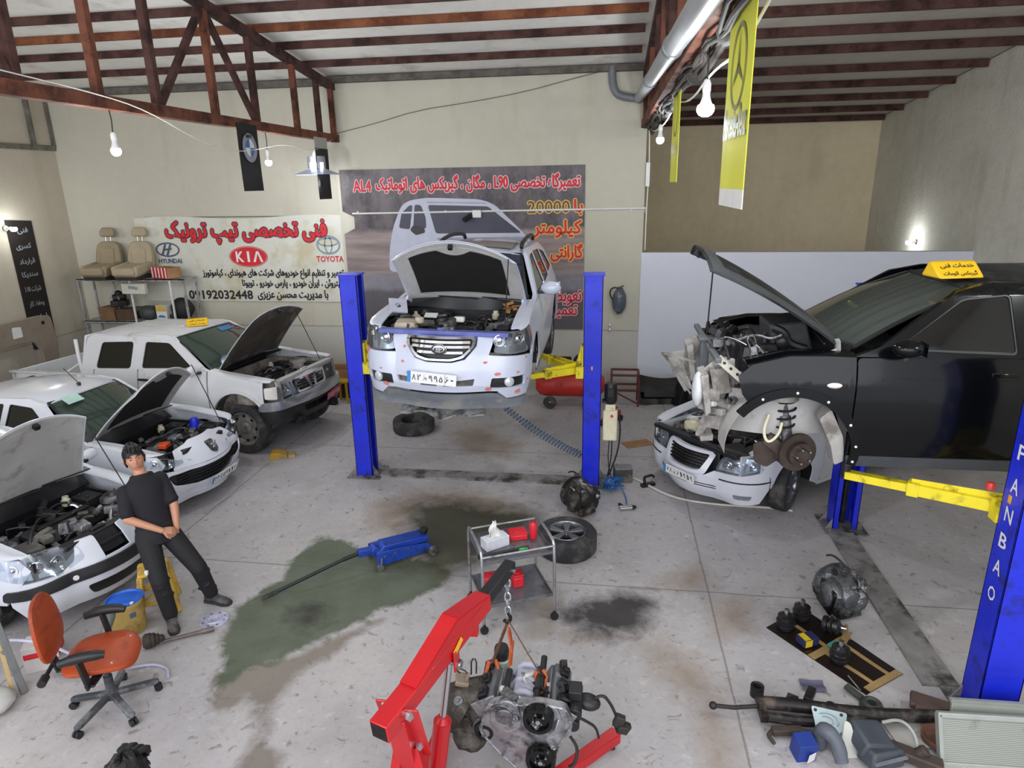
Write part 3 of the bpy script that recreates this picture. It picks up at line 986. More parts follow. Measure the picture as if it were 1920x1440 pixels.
 def screen(s, name, xb, yb, zb, bb, xt, yt, zt, bt, mat, bulge=.03, parent=None):
  """windscreen: bottom/top centre x, half width, height and how far the corners sweep back"""
  def fn(u, v):
   k = u * 2 - 1
   x = (xb - bb * k * k) * (1 - v) + (xt - bt * k * k) * v
   z = zb + (zt - zb) * v + bulge * math.sin(PI * v) - .02 * k * k * v
   return (x + bulge * math.sin(PI * v) * .5, k * (yb + (yt - yb) * v), z)
  return s.patch(name, fn, mat, parent=parent), fn

 def roof(s, name, x0, x1, ztop, yh, crown=.04, mat=None, sweep=.06):
  """x0 front, x1 rear; ztop list of (x, z); yh list of (x, half width)"""
  def fn(u, v):
   x = x0 + (x1 - x0) * v
   k = u * 2 - 1
   z = np.interp(x, [p[0] for p in ztop][::-1], [p[1] for p in ztop][::-1]) if ztop[0][0] > ztop[-1][0] else np.interp(x, [p[0] for p in ztop], [p[1] for p in ztop])
   h = np.interp(x, sorted(p[0] for p in yh), [p[1] for p in sorted(yh)])
   return (x - sweep * k * k * (1 - v), k * h, z - crown * k * k - (.02 * abs(k) ** 6))
  return s.patch(name, fn, mat or s.paint, 18, 16, .03)

def wheel(parent, name, c, r, wdt, side, style, rimmat, steer=0.0, tilt=0.0, rr=None):
 """a road wheel; the hub axis points outwards on the given side (+1 left)"""
 o = bpy.data.objects.new(name, None)
 COL.objects.link(o)
 o.parent = parent
 o.location = c
 o.rotation_euler = (math.radians(tilt), 0, math.radians(steer))
 ax = (0, side, 0)
 rr = rr or r * .66
 h = wdt / 2
 prof = [(rr, -h * .8), (rr + .02, -h * .95), (r * .86, -h), (r * .95, -h * .93), (r * .99, -h * .75), (r, -h * .45), (r, -.012), (r * .985, -.010), (r * .985, .010), (r, .012), (r, h * .45), (r * .99, h * .75), (r * .95, h * .93), (r * .86, h), (rr + .02, h * .95), (rr, h * .8)]
 b = MB().lathe(prof, axis=ax, n=40)
 b.build('tyre', RUBBER, o, smooth=30)
 b = MB()
 if style == 'steel':
  b.lathe([(rr + .005, h * .78), (rr - .012, h * .80), (rr - .02, h * .5), (rr * .80, h * .30), (rr * .70, h * .42), (rr * .52, h * .52), (rr * .36, h * .40), (rr * .30, h * .55), (rr * .22, h * .75), (0, h * .78)], axis=ax, n=32)
  b.lathe([(rr - .01, -h * .8), (rr - .01, h * .6)], axis=ax, n=32)
  b.cur = 1
  for i in range(8):
   a = 2 * PI * i / 8
   p = Vector((math.cos(a) * rr * .74, side * h * .42, math.sin(a) * rr * .74))
   b.cyl(p, p + Vector((0, side * .012, 0)), rr * .09, n=10)
  b.build('rim', [rimmat, DARKM], o)
 else:
  b.lathe([(rr + .005, h * .78), (rr - .012, h * .82), (rr - .022, h * .6), (rr - .025, -h * .8)], axis=ax, n=32)
  n = 5 if style == 'five' else 7
  for i in range(n):
   a = 2 * PI * i / n + .3
   for k in ((-.10, .10) if style == 'five' else (0,)):
    p0 = Vector((math.cos(a + k) * rr * .15, side * h * .62, math.sin(a + k) * rr * .15))
    p1 = Vector((math.cos(a + k * 1.6) * (rr - .015), side * h * .68, math.sin(a + k * 1.6) * (rr - .015)))
    b.bar(p0, p1, .035 if style == 'five' else .05, .03, PI / 2 if False else 0)
  b.lathe([(0, h * .75), (rr * .2, h * .72), (rr * .24, h * .5), (rr * .24, h * .3)], axis=ax, n=20)
  b.build('rim', rimmat, o)
  MB().lathe([(0, -.01), (rr * .78, -.01), (rr * .78, .01), (0, .01)], axis=ax, n=28).build('brake_disc', DISCM, o)
 return o

def plate(car, q, z, txt, w=.5, h=.11, mats=None, rot=0.0, off=.02, band=True, roll=0.0):
 """number plate on the nose, following the skin's direction at its middle"""
 a, c = car.fp(q - .05, z, off), car.fp(q + .05, z, off)
 ctr = car.fp(q, z, off + .012)
 # drawing x runs to the viewer's right, i.e. from -y ... facing +x the viewer sees +y on the right
 ex = (c - a).normalized()
 up = (car.fp(q, z + .04, off) - car.fp(q, z - .04, off)).normalized()
 if roll:
  r = Matrix.Rotation(math.radians(roll), 3, ex.cross(up))
  ex, up = r @ ex, r @ up
 ez = ex.cross(up)
 m = Matrix(((ex.x, up.x, ez.x, ctr.x), (ex.y, up.y, ez.y, ctr.y), (ex.z, up.z, ez.z, ctr.z), (0, 0, 0, 1)))
 bg, ink = mats or (PLATEW, INK_BLACK)
 b = MB()
 b.add([(-w / 2, -h / 2, -.006), (w / 2, -h / 2, -.006), (w / 2, h / 2, -.006), (-w / 2, h / 2, -.006), (-w / 2, -h / 2, 0), (w / 2, -h / 2, 0), (w / 2, h / 2, 0), (-w / 2, h / 2, 0)],
  [(0, 1, 2, 3), (4, 5, 6, 7), (0, 1, 5, 4), (1, 2, 6, 5), (2, 3, 7, 6), (3, 0, 4, 7)], m)
 p = b.build('number_plate', bg, car.root, smooth=0)
 b = MB()
 x = -w / 2 + .045
 e = .0015
 if band:
  bb = MB().add([(-w / 2, -h / 2, e), (-w / 2 + .038, -h / 2, e), (-w / 2 + .038, h / 2, e), (-w / 2, h / 2, e)], [(0, 1, 2, 3)], m)
  bb.build('blue_band', PLATEB, p, smooth=0)
 segs, sep = txt
 tot = sum(len(s) for s in segs)
 cw = (w - .055) / (tot + .6)
 for s_ in segs:
  for ch in s_:
   hh = .062 if ch not in '\u06f0' else .018
   put_text(b, ch, x + cw * .14, x + cw * .86, -hh / 2, hh / 2, e, .015, m)
   x += cw
  x += cw * .15
 xs = w / 2 - cw * (len(segs[-1]) + .25)
 b.add([(xs, -h / 2, e), (xs + .003, -h / 2, e), (xs + .003, h / 2, e), (xs, h / 2, e)], [(0, 1, 2, 3)], m)
 b.build('plate_lettering', ink, p, smooth=0)
 return p

def lamp_unit(car, poly, sides=(-1, 1), deep=.05, bowls=(), back=None, lens=GLASS_CLEAR, ring_mat=CHROME, ang=(), lower=None):
 """headlamp: dark or bright housing behind a clear lens, with round bowls at (q, z, r)"""
 for d in sides:
  pl = [(q * d, z) for q, z in poly]
  h = car.fpanel('headlamp', pl, back or HEADL, off=-deep, th=.03)
  car.fpanel('lens', pl, lens, off=.002, th=.004, parent=h)
  for q, z, r in bowls:
   c = car.fp(q * d, z, -deep + .03)
   n = (car.fp(q * d, z, .05) - car.fp(q * d, z, 0)).normalized()
   b = MB().lathe([(r, .012), (r * .92, .014), (r * .8, 0), (r * .62, -.012), (r * .6, .004), (r * .45, .016), (0, .024)], c=c, axis=n, n=20)
   b.build('reflector_bowl', ring_mat, h)

def bay_parts(car, x0, x1, yw, z0, seed, n_box=14, n_cyl=8, n_hose=9, mats=None, zmax=.8, cover=True):
 """what fills an engine bay: cover, battery, boxes, reservoirs, hoses; every piece its own part"""
 q = random.Random(seed)
 pal = mats or [BLACKP, DARKM, GREYM, DUSTP, ALU]
 if cover:
  xm = (x0 + x1) / 2
  b = MB().box((xm - .02, .05, zmax - .10), (.34, .62, .09), (0, 0, 0), .92, .95)
  for k in range(4):
   b.cyl((xm + .05, -.18 + k * .15, zmax - .06), (xm + .05, -.18 + k * .15, zmax - .03), .028, n=10)
  b.box((xm - .09, .05, zmax - .045), (.08, .55, .03))
  b.build('engine_cover', pal[1], car.root, bev=.012)
  b = MB().box((xm, .05, (z0 + zmax) / 2 - .1), (.42, .66, zmax - z0 - .1))
  b.build('engine_block', DARKM, car.root, bev=.02)
  b = MB().box((xm + .2, .05, zmax - .2), (.08, .58, .08))
  for k in range(4):
   b.tube([(xm + .2, -.16 + k * .15, zmax - .18), (xm + .27, -.16 + k * .15, zmax - .22), (xm + .29, -.16 + k * .15, zmax - .34)], .022, 8, smooth=1)
  b.build('intake_manifold', ALU, car.root, bev=.008)
 ys = yw - .11
 b = MB().box((x0 + .22, ys - .05, zmax - .13), (.24, .18, .2))
 b.box((x0 + .22, ys - .05, zmax - .025), (.245, .185, .02))
 b.cyl((x0 + .16, ys - .09, zmax - .02), (x0 + .16, ys - .09, zmax + .015), .012, n=8)
 b.cyl((x0 + .28, ys - .09, zmax - .02), (x0 + .28, ys - .09, zmax + .015), .012, n=8)
 b.build('battery', BLACKP, car.root, bev=.006)
 b = MB().box((x0 + .22, ys - .142, zmax - .12), (.12, .003, .07))
 b.build('battery_sticker', WHITEP, car.root, smooth=0)
 b = MB().box((x1 - .25, ys, zmax - .10), (.24, .16, .14), (0, 0, 8), .9, .9)
 b.box((x1 - .25, ys, zmax - .02), (.20, .13, .02), (0, 0, 8))
 b.build('fuse_box', BLACKP, car.root, bev=.012)
 b = MB().box((x1 - .30, -ys + .03, zmax - .10), (.28, .2, .16), (0, 0, -6), .9, .9)
 b.tube([(x1 - .35, -ys + .1, zmax - .06), (x1 - .42, -ys + .22, zmax - .04), (x1 - .46, -ys + .36, zmax - .05)], .04, 10, smooth=1)
 b.build('air_filter_box', DUSTP, car.root, bev=.015)
 b = MB().lathe([(0, .13), (.02, .13), (.022, .10), (.055, .08), (.06, 0), (.05, -.02), (0, -.02)], c=(x0 + .2, -ys + .02, zmax - .13), n=16)
 b.build('coolant_tank', M('milky_plastic', 'c2bda6', .4, 0, .1), car.root)
 b = MB().lathe([(0, .10), (.03, .10), (.032, .07), (.045, .06), (.045, 0), (0, 0)], c=(x0 + .1, ys - .2, zmax - .08), n=14)
 b.build('brake_fluid_reservoir', MATS['milky_plastic'], car.root)
 for d in (-1, 1):
  b = MB().lathe([(.12, -.04), (.115, 0), (.09, .02), (.05, .022), (.045, .045), (.02, .05), (0, .05)], c=(.02, d * (yw - .06), zmax - .03), n=20)
  for k in range(3):
   a = k * 2.1
   b.cyl((.02 + .075 * math.cos(a), d * (yw - .06) + .075 * math.sin(a), zmax - .01), (.02 + .075 * math.cos(a), d * (yw - .06) + .075 * math.sin(a), zmax + .015), .01, n=6)
  b.build('strut_top', GREYM, car.root)
 for k in range(n_box):
  sx, sy, sz = q.uniform(.05, .17), q.uniform(.05, .17), q.uniform(.04, .12)
  x, y = q.uniform(x0 + .08, x1 - .08), q.uniform(-yw + .08, yw - .08)
  b = MB().box((x, y, zmax - q.uniform(.03, .2)), (sx, sy, sz), (q.uniform(-12, 12), q.uniform(-12, 12), q.uniform(-40, 40)), q.uniform(.7, 1), q.uniform(.7, 1))
  b.build('bracket', q.choice(pal), car.root, bev=.008)
 for k in range(n_cyl):
  x, y, z = q.uniform(x0 + .1, x1 - .1), q.uniform(-yw + .1, yw - .1), zmax - q.uniform(.06, .2)
  a = q.uniform(0, PI)
  l = q.uniform(.06, .2)
  d = Vector((math.cos(a), math.sin(a), q.uniform(-.3, .6))) * l
  r = q.uniform(.02, .045)
  MB().cyl((x, y, z), Vector((x, y, z)) + d, r, r * q.uniform(.7, 1), 12).cyl(Vector((x, y, z)) + d * .4, Vector((x, y, z)) + d * .5, r * 1.25, n=12).build('canister', q.choice(pal), car.root, bev=.004)
 for k in range(n_hose):
  p = Vector((q.uniform(x0 + .05, x1 - .05), q.uniform(-yw + .08, yw - .08), zmax - q.uniform(.04, .14)))
  e = p + Vector((q.uniform(-.35, .35), q.uniform(-.5, .5), 0))
  e.x, e.y = min(x1 - .05, max(x0 + .05, e.x)), min(yw - .06, max(-yw + .06, e.y))
  mid = (p + e) / 2 + Vector((q.uniform(-.1, .1), q.uniform(-.1, .1), q.uniform(.0, .10)))
  MB().tube([p, p.lerp(mid, .5) + Vector((0, 0, .03)), mid, mid.lerp(e, .5) + Vector((0, 0, .02)), e], q.uniform(.007, .02), 8, smooth=2).build('hose', q.choice([BLACKP, BLACKP, DARKM, DUSTP, STEEL]), car.root)

def bay_shell(car, x0, x1, yw, z0, ztop, mat, xbar=None, barmat=None, bw=1.95):
 """the open tub under the bonnet"""
 b = MB()
 b.box(((x0 + x1) / 2, 0, z0), (x1 - x0, yw * 2, .02))
 b.build('bay_floor', DARKM, car.root, smooth=0)
 MB().box((x0, 0, (z0 + ztop) / 2), (.03, yw * 2, ztop - z0)).build('bulkhead', mat, car.root, smooth=0)
 for d in (-1, 1):
  b = MB().box(((x0 + x1) / 2, d * yw, (z0 + ztop) / 2 - .01), (x1 - x0, .025, ztop - z0 - .02))
  b.lathe([(.19, z0 + .05), (.17, ztop - .06), (.12, ztop - .02)], c=(.02, d * (yw - .02), 0), n=20)
  b.build('inner_wing', mat, car.root)
 if xbar:
  b = MB().box((xbar, 0, ztop - .03), (.10, yw * bw, .05))
  b.box((xbar + .02, 0, ztop - .18), (.03, yw * 1.2, .28))
  b.box((xbar - .02, 0, ztop - .0), (.05, .14, .03))
  b.build('radiator_support', barmat or mat, car.root, bev=.008)

def bonnet(car, hx, hz, L, wr, wf, angle, skin=None, inner=None, pad=True, crown=.05, bowf=.12, drop=.10, padmat=None, rod=None, cut=.0):
 """opened bonnet hinged at its rear edge; local x forward from the hinge, rotated up by angle"""
 e = bpy.data.objects.new('bonnet', None)
 COL.objects.link(e)
 e.parent = car.root
 e.location = (hx, 0, hz)
 e.rotation_euler = (0, -math.radians(angle), 0)

 def edge(k):
  return L - bowf * k * k - cut * abs(k) ** 5

 def fn(u, v, inset=0.0, dz=0.0):
  k = (u * 2 - 1)
  x = inset + (edge(k) - 2 * inset) * v
  w = (wr + (wf - wr) * v ** 1.3) - inset
  z = crown * (1 - k * k) * (.6 + .4 * v) - drop * v ** 2.2 - .02 * k ** 6
  return (x, k * w, z + dz)
 MB().shell(fn, 20, 14, .008).build('bonnet_skin', skin or car.paint, e, smooth=50)
 b = MB()
 # stiffening frame of the underside
 for u0, u1, v0, v1 in ((0.02, .98, .88, .975), (.02, .98, .03, .12), (.02, .12, .03, .975), (.88, .98, .03, .975)):
  b.shell(lambda u, v: fn(u0 + (u1 - u0) * u, v0 + (v1 - v0) * v, 0, -.010), 14, 8, .022)
 if not pad:
  for u0, u1, v0, v1 in ((.46, .54, .1, .9), (.1, .9, .46, .54)):
   b.shell(lambda u, v: fn(u0 + (u1 - u0) * u, v0 + (v1 - v0) * v, 0, -.010), 10, 8, .015)
 b.build('bonnet_frame', inner or car.paint, e, smooth=40)
 MB().shell(lambda u, v: fn(.1 + .8 * u, .1 + .8 * v, 0, -.012), 14, 10, .006).build('inner_skin', inner or car.paint, e, smooth=50)
 if pad:
  def pf(u, v):
   k = u * 2 - 1
   v1 = .86 - .10 * max(0, 1 - (k / .35) ** 2) if abs(k) < .35 else .86
   p = fn(.13 + .74 * u, .13 + (v1 - .13) * v, 0, -.022)
   return p
  MB().shell(pf, 22, 12, .014).build('insulation_pad', padmat or PADM, e, smooth=50)
 MB().box((edge(0) - .05, 0, -drop - .045 + crown), (.05, .05, .05)).build('latch', DARKM, e, bev=.005)
 if rod:
  pass
 return e

def rod_between(car, a, b, r=.006):
 MB().tube([a, b], r, 6).build('prop_rod', STEEL if False else DARKM, car.root)

def cabin(car, xd, xr, yw, z0, zb, seats=((-.9,), (-1.75,)), wheel_y=.36, seatmat=None):
 """dash, steering wheel and seats behind the glass"""
 MB().box(((xd + xr) / 2, 0, z0), (xd - xr, yw * 2, .03)).build('cabin_floor', INTER, car.root, smooth=0)
 MB().box((xd - .16, 0, zb - .12), (.36, yw * 1.9, .22), (0, 6, 0), .8, .96).build('dashboard', INTER, car.root, bev=.03)
 t = MB()
 c = Vector((xd - .45, wheel_y, zb - .05))
 t.tube([c + Vector((.06 * math.sin(a), .18 * math.cos(a), .17 * math.sin(a))) for a in np.linspace(0, 2 * PI, 24)[:-1]], .015, 8, closed=True)
 t.bar(c - Vector((0, .17, 0)), c + Vector((0, .17, 0)), .03, .02)
 t.cyl(c, c + Vector((.2, 0, -.1)), .03, n=10)
 t.build('steering_wheel', BLACKP, car.root)
 for row in seats:
  for x in row:
   for y in (-.36, .36):
    b = MB().box((x, y, z0 + .26), (.5, .48, .2), (0, -6, 0), .95, .95)
    b.box((x - .3, y, z0 + .62), (.16, .46, .62), (0, -12, 0), .9, .85)
    b.box((x - .38, y, z0 + 1.0), (.10, .26, .17), (0, -12, 0), .9, .9)
    b.build('seat', seatmat or INTER, car.root, bev=.04)

def mirror(car, x, z, side, mat, size=(.14, .22, .15), out=.16, arm=BLACKP):
 a = car.sp(x, z, side)
 c = a + Vector((0, side * out, .05))
 e = MB().sph(c, (size[0] / 2, size[1] / 2, size[2] / 2), 18, 12).build('mirror', mat, car.root)
 MB().bar(a - Vector((0, side * .01, .01)), c - Vector((0, side * .05, .05)), .06, .035).build('mirror_arm', arm, e)
 MB().add([c + Vector((-size[0] * .46, y * size[1] * .42, z_ * size[2] * .40)) for y, z_ in ((-1, -1), (1, -1), (1, 1), (-1, 1))], [(0, 1, 2, 3)]).build('mirror_glass', CHROME, e, smooth=0)
 return e

def roof_sign(label, loc, rz, lines, w=.34, d=.16, h=.11):
 """wedge-shaped magnetic sign; the writing is on its sloping -y face"""
 t = thing('roof_sign', label, 'sign', loc, rz)
 MB().prism([(-d / 2, 0), (d / 2, 0), (d * .22, h), (d * .05, h)], -w / 2, w / 2, plane='yz').build('sign_box', M('yellow_sign_plastic', 'dcae10', .4, 0, .04), t, bev=.018)
 n = Vector((0, -h, d * .55)).normalized()
 y = Vector((0, d * .55, h)).normalized()
 c = Vector((0, -d * .225, h / 2)) + n * .002
 m = Matrix(((1, y.x, n.x, c.x), (0, y.y, n.y, c.y), (0, y.z, n.z, c.z), (0, 0, 0, 1)))
 L = math.hypot(h, d * .55)
 b = MB()
 for i, l in enumerate(lines):
  yy = (len(lines) / 2 - i - .5) * L * .42
  put_text(b, l, -w * .38, w * .38, yy - L * .15, yy + L * .15, .001, .02, m)
 b.build('sign_lettering', INK_BLACK, t, smooth=0)
 return t

def body(c, sp):
 """doors, glass, roof, tail, underside and wheels common to the cars; sp holds the outlines"""
 P, mat = c.root, sp.get('mat', c.paint)
 ax, az, ar = sp['arch']
 bx = sp['rear_axle']
 L = sp['levels']          # sill bottom, sill top, list of (t, belt)
 zb = lambda t: float(np.interp(t, [p[0] for p in L[2]], [p[1] for p in L[2]]))
 d0, d1, d2 = sp['doors']  # t of door edges
 a0 = sp.get('arch_a', (24, 184))
 c.both('front_wing', sp['wing'] + arc(ax, az, ar, a0[0], a0[1], 18), mat)
 for d in (-1, 1):
  q = lambda r: (r * math.cos(0), 0)
  c.panel('front_door', soft([(d0 - .012, L[1]), (d0 - .012, zb(d0)), (d1, zb(d1)), (d1, L[1])], .03), mat, side=d)
  ra = [(bx + (ar + .01) * math.cos(math.radians(a)), az + (ar + .01) * math.sin(math.radians(a))) for a in np.arange(150, 2, -12)]
  c.panel('rear_door', [(d1 - .012, L[1]), (d1 - .012, zb(d1)), (d2, zb(d2)), (d2, az + ar + .10), (bx + ar * .80, az + ar * .72), (bx + ar + .06, az + .1), (bx + ar + .07, L[1])], mat, side=d)
  te = c.tmin + .02
  c.panel('rear_quarter', [(d2 - .012, az + ar + .10), (d2 - .012, zb(d2)), (bx - .3, zb(bx - .3)), (te, zb(te)), (te, L[0] + .16), (bx - ar - .02, L[0] + .12)] + [(bx + (ar + .01) * math.cos(math.radians(a)), az + (ar + .01) * math.sin(math.radians(a))) for a in range(172, 36, -10)], mat, side=d)
  c.panel('sill', [(d0, L[1] - .008), (bx + ar + .05, L[1] - .008), (bx + ar + .04, L[0]), (d0 - .02, L[0])], sp.get('sill_mat', mat), side=d, off=sp.get('sill_off', -.005))
  for x in (d1 + .16, d2 + .15):
   p = c.sp(x, zb(x) - .12, d, .012)
   MB().box(p, (.18, .022, .03)).build('door_handle', sp.get('handle', mat), P, bev=.006)
 wins = [soft(w_, .035) for w_ in sp['windows']]
 c.both('window_frame', sp['frame'], mat, holes=wins, th=.05)
 for w_ in wins:
  for d in (-1, 1):
   c.panel('side_window', w_, sp.get('glass', GLASS_DARK) if d == sp.get('dark_side', d) else GLASS_SCREEN, side=d, off=-.015, th=.005)
   cx, cz = sum(p[0] for p in w_) / len(w_), sum(p[1] for p in w_) / len(w_)
   c.panel('window_seal', w_, BLACKP, side=d, off=-.006, th=.015, holes=[[((p[0] - cx) * .96 + cx, (p[1] - cz) * .93 + cz) for p in w_]])
 g, fn = c.screen('windscreen', *sp['screen'], sp.get('screen_mat', GLASS_SCREEN))
 b = MB()
 for u0, u1, v0, v1 in ((0, 1, -.02, .03), (0, 1, .97, 1.01), (-.005, .022, 0, 1), (.978, 1.005, 0, 1)):
  b.shell(lambda u, v: Vector(fn(u0 + (u1 - u0) * u, v0 + (v1 - v0) * v)) + Vector((.003, 0, .003)), 14, 6, .01)
 b.build('screen_seal', BLACKP, g)
 rf = sp['roof']
 c.roof('roof', rf[0], rf[1], rf[2], rf[3], rf[4], mat=sp.get('roof_mat', mat), sweep=rf[5])
 xr, zr, yr = rf[1], rf[2][-1][1], rf[3][-1][1]
 tb = zb(c.tmin)
 te = sp.get('tail', (c.xr + .06, c.W - .16))
 # rear screen and tail
 b = MB().shell(lambda u, v: (xr + .03 + (te[0] + sp.get('boot', .0) - xr) * v, (u * 2 - 1) * (yr + (te[1] - .04 - yr) * v), zr - .04 + (tb - zr + .03) * v + .03 * math.sin(PI * v)), 8, 6, .02)
 b.build('rear_window', GLASS_DARK, P)
 if sp.get('boot'):
  MB().shell(lambda u, v: (te[0] + sp['boot'] + .04 - (sp['boot'] + .04) * v, (u * 2 - 1) * te[1], tb + .01 - .04 * v * v - .03 * (u * 2 - 1) ** 2), 8, 6, .02).build('boot_lid', mat, P)
 b = MB()
 for d in (-1, 1):
  c.panel('x', [(c.tmin + .015, L[0] + .14), (c.tmin + .015, tb - .01), (c.tmin + .5, tb - .01), (c.tmin + .5, L[0] + .14)], side=d, off=.004, th=.02, mb=b)
 b.build('tail_panel', mat, P)
 # underside
 MB().box(((sp['bay'][0] + c.xr) / 2, 0, L[0] + .04), (sp['bay'][0] - c.xr - .2, c.W * 2 - .36, .05)).build('underbody', DARKM, P, smooth=0)
 for d in (-1, 1):
  for x in (ax, bx):
   MB().lathe([(ar + .01, -.30), (ar + .005, .0)], c=(x, d * (c.W - .04), az), axis=(0, d, 0), n=20, a0=-.1, a1=PI + .1).build('wheel_arch_liner', sp.get('liner', DARKM), P)
 r, wd, st, rm = sp['wheel']
 for x, fr in ((ax, 1), (bx, 0)):
  for d in (-1, 1):
   if sp.get('no_wheel') and (x == ax):
    continue
   wheel(P, 'wheel', (x, d * (c.W - wd / 2 - .02), sp.get('wheel_z', r)), r, wd, d, st, rm, steer=sp.get('steer', 0) * fr)
 x0, x1, yw, z0, zt = sp['bay']
 bay_shell(c, x0, x1, yw, z0, zt, sp.get('bay_mat', mat), sp.get('xbar'), sp.get('bar_mat'), sp.get('bar_w', 1.95))
 lg = sp['ledge']
 c.ledge('wing_top', lg[0], lg[1], lg[2], lg[3], mat, drop=lg[4])
 scx = sp['screen']
 MB().shell(lambda u, v: (scx[0] - scx[3] * (u * 2 - 1) ** 2 * (1 - v) + (x0 - scx[0]) * v + .02, (u * 2 - 1) * (scx[1] + .02), scx[2] + .015 + (zt - .02 - scx[2]) * v), 12, 4, .025).build('scuttle_panel', BLACKP, P)
 # wipers lie on the scuttle
 for y in (-.35, .2):
  MB().tube([(scx[0] + .06, y + .5, scx[2] + .02), (scx[0] + .02, y, scx[2] + .035)], .008, 6).build('wiper', BLACKP, P)
 cab = sp['cabin']
 cabin(c, *cab[0], seats=cab[1], wheel_y=.36, seatmat=sp.get('seatmat'))
# ================================================================== the pickup (left, against the back wall)
def build_pickup():
 c = Car('pickup_truck', 'white double-cab pickup truck with its bonnet open by the banner wall', 'car', (-5.25, 9.60, .10), 0,
   .90, .80, .10, .42, .30, -4.75,
   [(.25, .06), (.55, 0), (.85, 0), (1.02, .025), (1.16, .06), (1.60, .22), (1.70, .27)],
   [(.25, .14), (.45, .03), (.60, 0), (.70, .02), (.76, .06), (1.0, .12), (1.10, .17)], WPAINTD, rot=(0, -2.0, -9.5))
 T = c.tmax
 A = arc(0, .38, .50, -8, 188)
 wing = [(-.52, .34), (-.52, 1.17), (-.2, 1.13), (.25, 1.08), (T - .80, 1.03), (T - .80, .79), (.62, .72), (.48, .70)] + [p for p in A if p[0] < .47 and True][0:]
 wing = [(-.52, .33), (-.52, 1.18), (-.2, 1.13), (.25, 1.07), (.47, 1.045), (.46, .79), (.46, .70)] + arc(0, .38, .50, 30, 184, 18)
 c.both('front_wing', wing)
 for d in (-1, 1):
  b = MB()
  for r0, r1, o in ((.50, .545, .035),):
   pts = arc(0, .38, r0, 28, 186, 20)
   pts2 = arc(0, .38, r1, 28, 186, 20)[::-1]
   c.panel('arch_flare', pts + pts2, WPAINTD, side=d, off=.03, th=.05)
 c.both('front_door', soft([(-.545, .36), (-.545, 1.19), (-.60, 1.21), (-1.86, 1.175), (-1.86, .36)], .03))
 c.both('rear_door', soft([(-1.885, .36), (-1.885, 1.175), (-2.76, 1.15), (-2.80, .92), (-2.70, .60), (-2.60, .36)], .03))
 c.both('cab_corner', [(-2.78, 1.15), (-3.03, 1.14), (-3.03, .42), (-2.64, .42), (-2.73, .60), (-2.825, .92)])
 c.both('side_sill', [(-.53, .34), (-2.62, .34), (-2.62, .22), (-.53, .22)], off=-.01)
 for d in (-1, 1):
  MB().box((-1.72, d * .915, 1.03), (.2, .02, .035)).build('door_handle', BLACKP, c.root, bev=.006)
  MB().box((-2.58, d * .915, 1.03), (.2, .02, .035)).build('door_handle', BLACKP, c.root, bev=.006)
 wf = soft([(-.80, 1.215), (-1.29, 1.575), (-1.76, 1.585), (-1.80, 1.19)], .05)
 wr = soft([(-2.02, 1.18), (-2.00, 1.585), (-2.66, 1.565), (-2.74, 1.165)], .06)
 c.both('cab_frame', [(-.50, 1.18), (-.60, 1.215), (-1.24, 1.665), (-1.4, 1.69), (-2.85, 1.685), (-2.98, 1.62), (-3.05, 1.14), (-2.0, 1.17)], holes=[wf, wr], th=.05)
 for p in (wf, wr):
  for d in (-1, 1):
   g = c.panel('side_window', p, GLASS_DARK, side=d, off=-.018, th=.005)
   c.panel('window_seal', soft([(q[0], q[1]) for q in p], .001), BLACKP, side=d, off=-.012, th=.012, holes=[[((q[0] - sum(a[0] for a in p) / len(p)) * .955 + sum(a[0] for a in p) / len(p), (q[1] - sum(a[1] for a in p) / len(p)) * .93 + sum(a[1] for a in p) / len(p)) for q in p]], parent=g)
 g, fn = c.screen('windscreen', -.42, .755, 1.18, .10, -1.16, .63, 1.665, .10, GLASS_SCREEN)
 b = MB()
 for u0, u1, v0, v1 in ((0, 1, -.02, .02), (0, 1, .97, 1.02), (-.005, .02, 0, 1), (.98, 1.005, 0, 1)):
  b.shell(lambda u, v: Vector(fn(u0 + (u1 - u0) * u, v0 + (v1 - v0) * v)) + Vector((.004, 0, .004)), 12, 6, .01)
 b.build('screen_seal', BLACKP, g)
 MB().shell(lambda u, v: Vector(fn(.62 + .26 * u, .80 + .13 * v)) + Vector((.006, 0, .006)), 4, 2, .002).build('screen_sticker', M('blue_sticker', '2f6f9e', .5), g)
 c.roof('roof', -1.16, -2.98, [(-1.16, 1.70), (-1.7, 1.735), (-2.6, 1.735), (-2.98, 1.69)], [(-1.16, .63), (-1.6, .655), (-2.7, .655), (-2.98, .63)], .035, sweep=.08)
 # ribs pressed into the roof
 b = MB()
 for y in (-.32, -.11, .11, .32):
  b.tube([(-1.5, y, 1.718 - .1 * y * y), (-2.2, y, 1.728 - .1 * y * y), (-2.75, y, 1.712 - .1 * y * y)], .012, 8)
 b.build('roof_rib', WPAINTD, c.root)
 # back of the cab
 MB().prism([(-.84, .42), (.84, .42), (.82, 1.15), (.64, 1.66), (-.64, 1.66), (-.82, 1.15)], -3.06, -3.02, plane='yz').build('cab_back', WPAINTD, c.root, bev=.01)
 MB().prism(soft([(-.55, 1.2), (.55, 1.2), (.5, 1.55), (-.5, 1.55)], .05), -3.072, -3.062, plane='yz').build('rear_window', GLASS_DARK, c.root, smooth=0)
 # load bed
 ra = arc(-3.42, .38, .46, 12, 168, 14)
 c.both('bed_side', [(-3.07, .45), (-3.07, 1.05), (-4.60, 1.05), (-4.72, .95), (-4.72, .50), (-3.90, .47)] + ra[::-1][:-1] if False else [(-3.07, 1.05), (-3.07, .52)] + [(-3.42 + .40 * math.cos(math.radians(a)), .38 + .46 * math.sin(math.radians(a))) for a in range(20, 166, 12)] + [(-4.0, .48), (-4.55, .52), (-4.55, 1.05)])
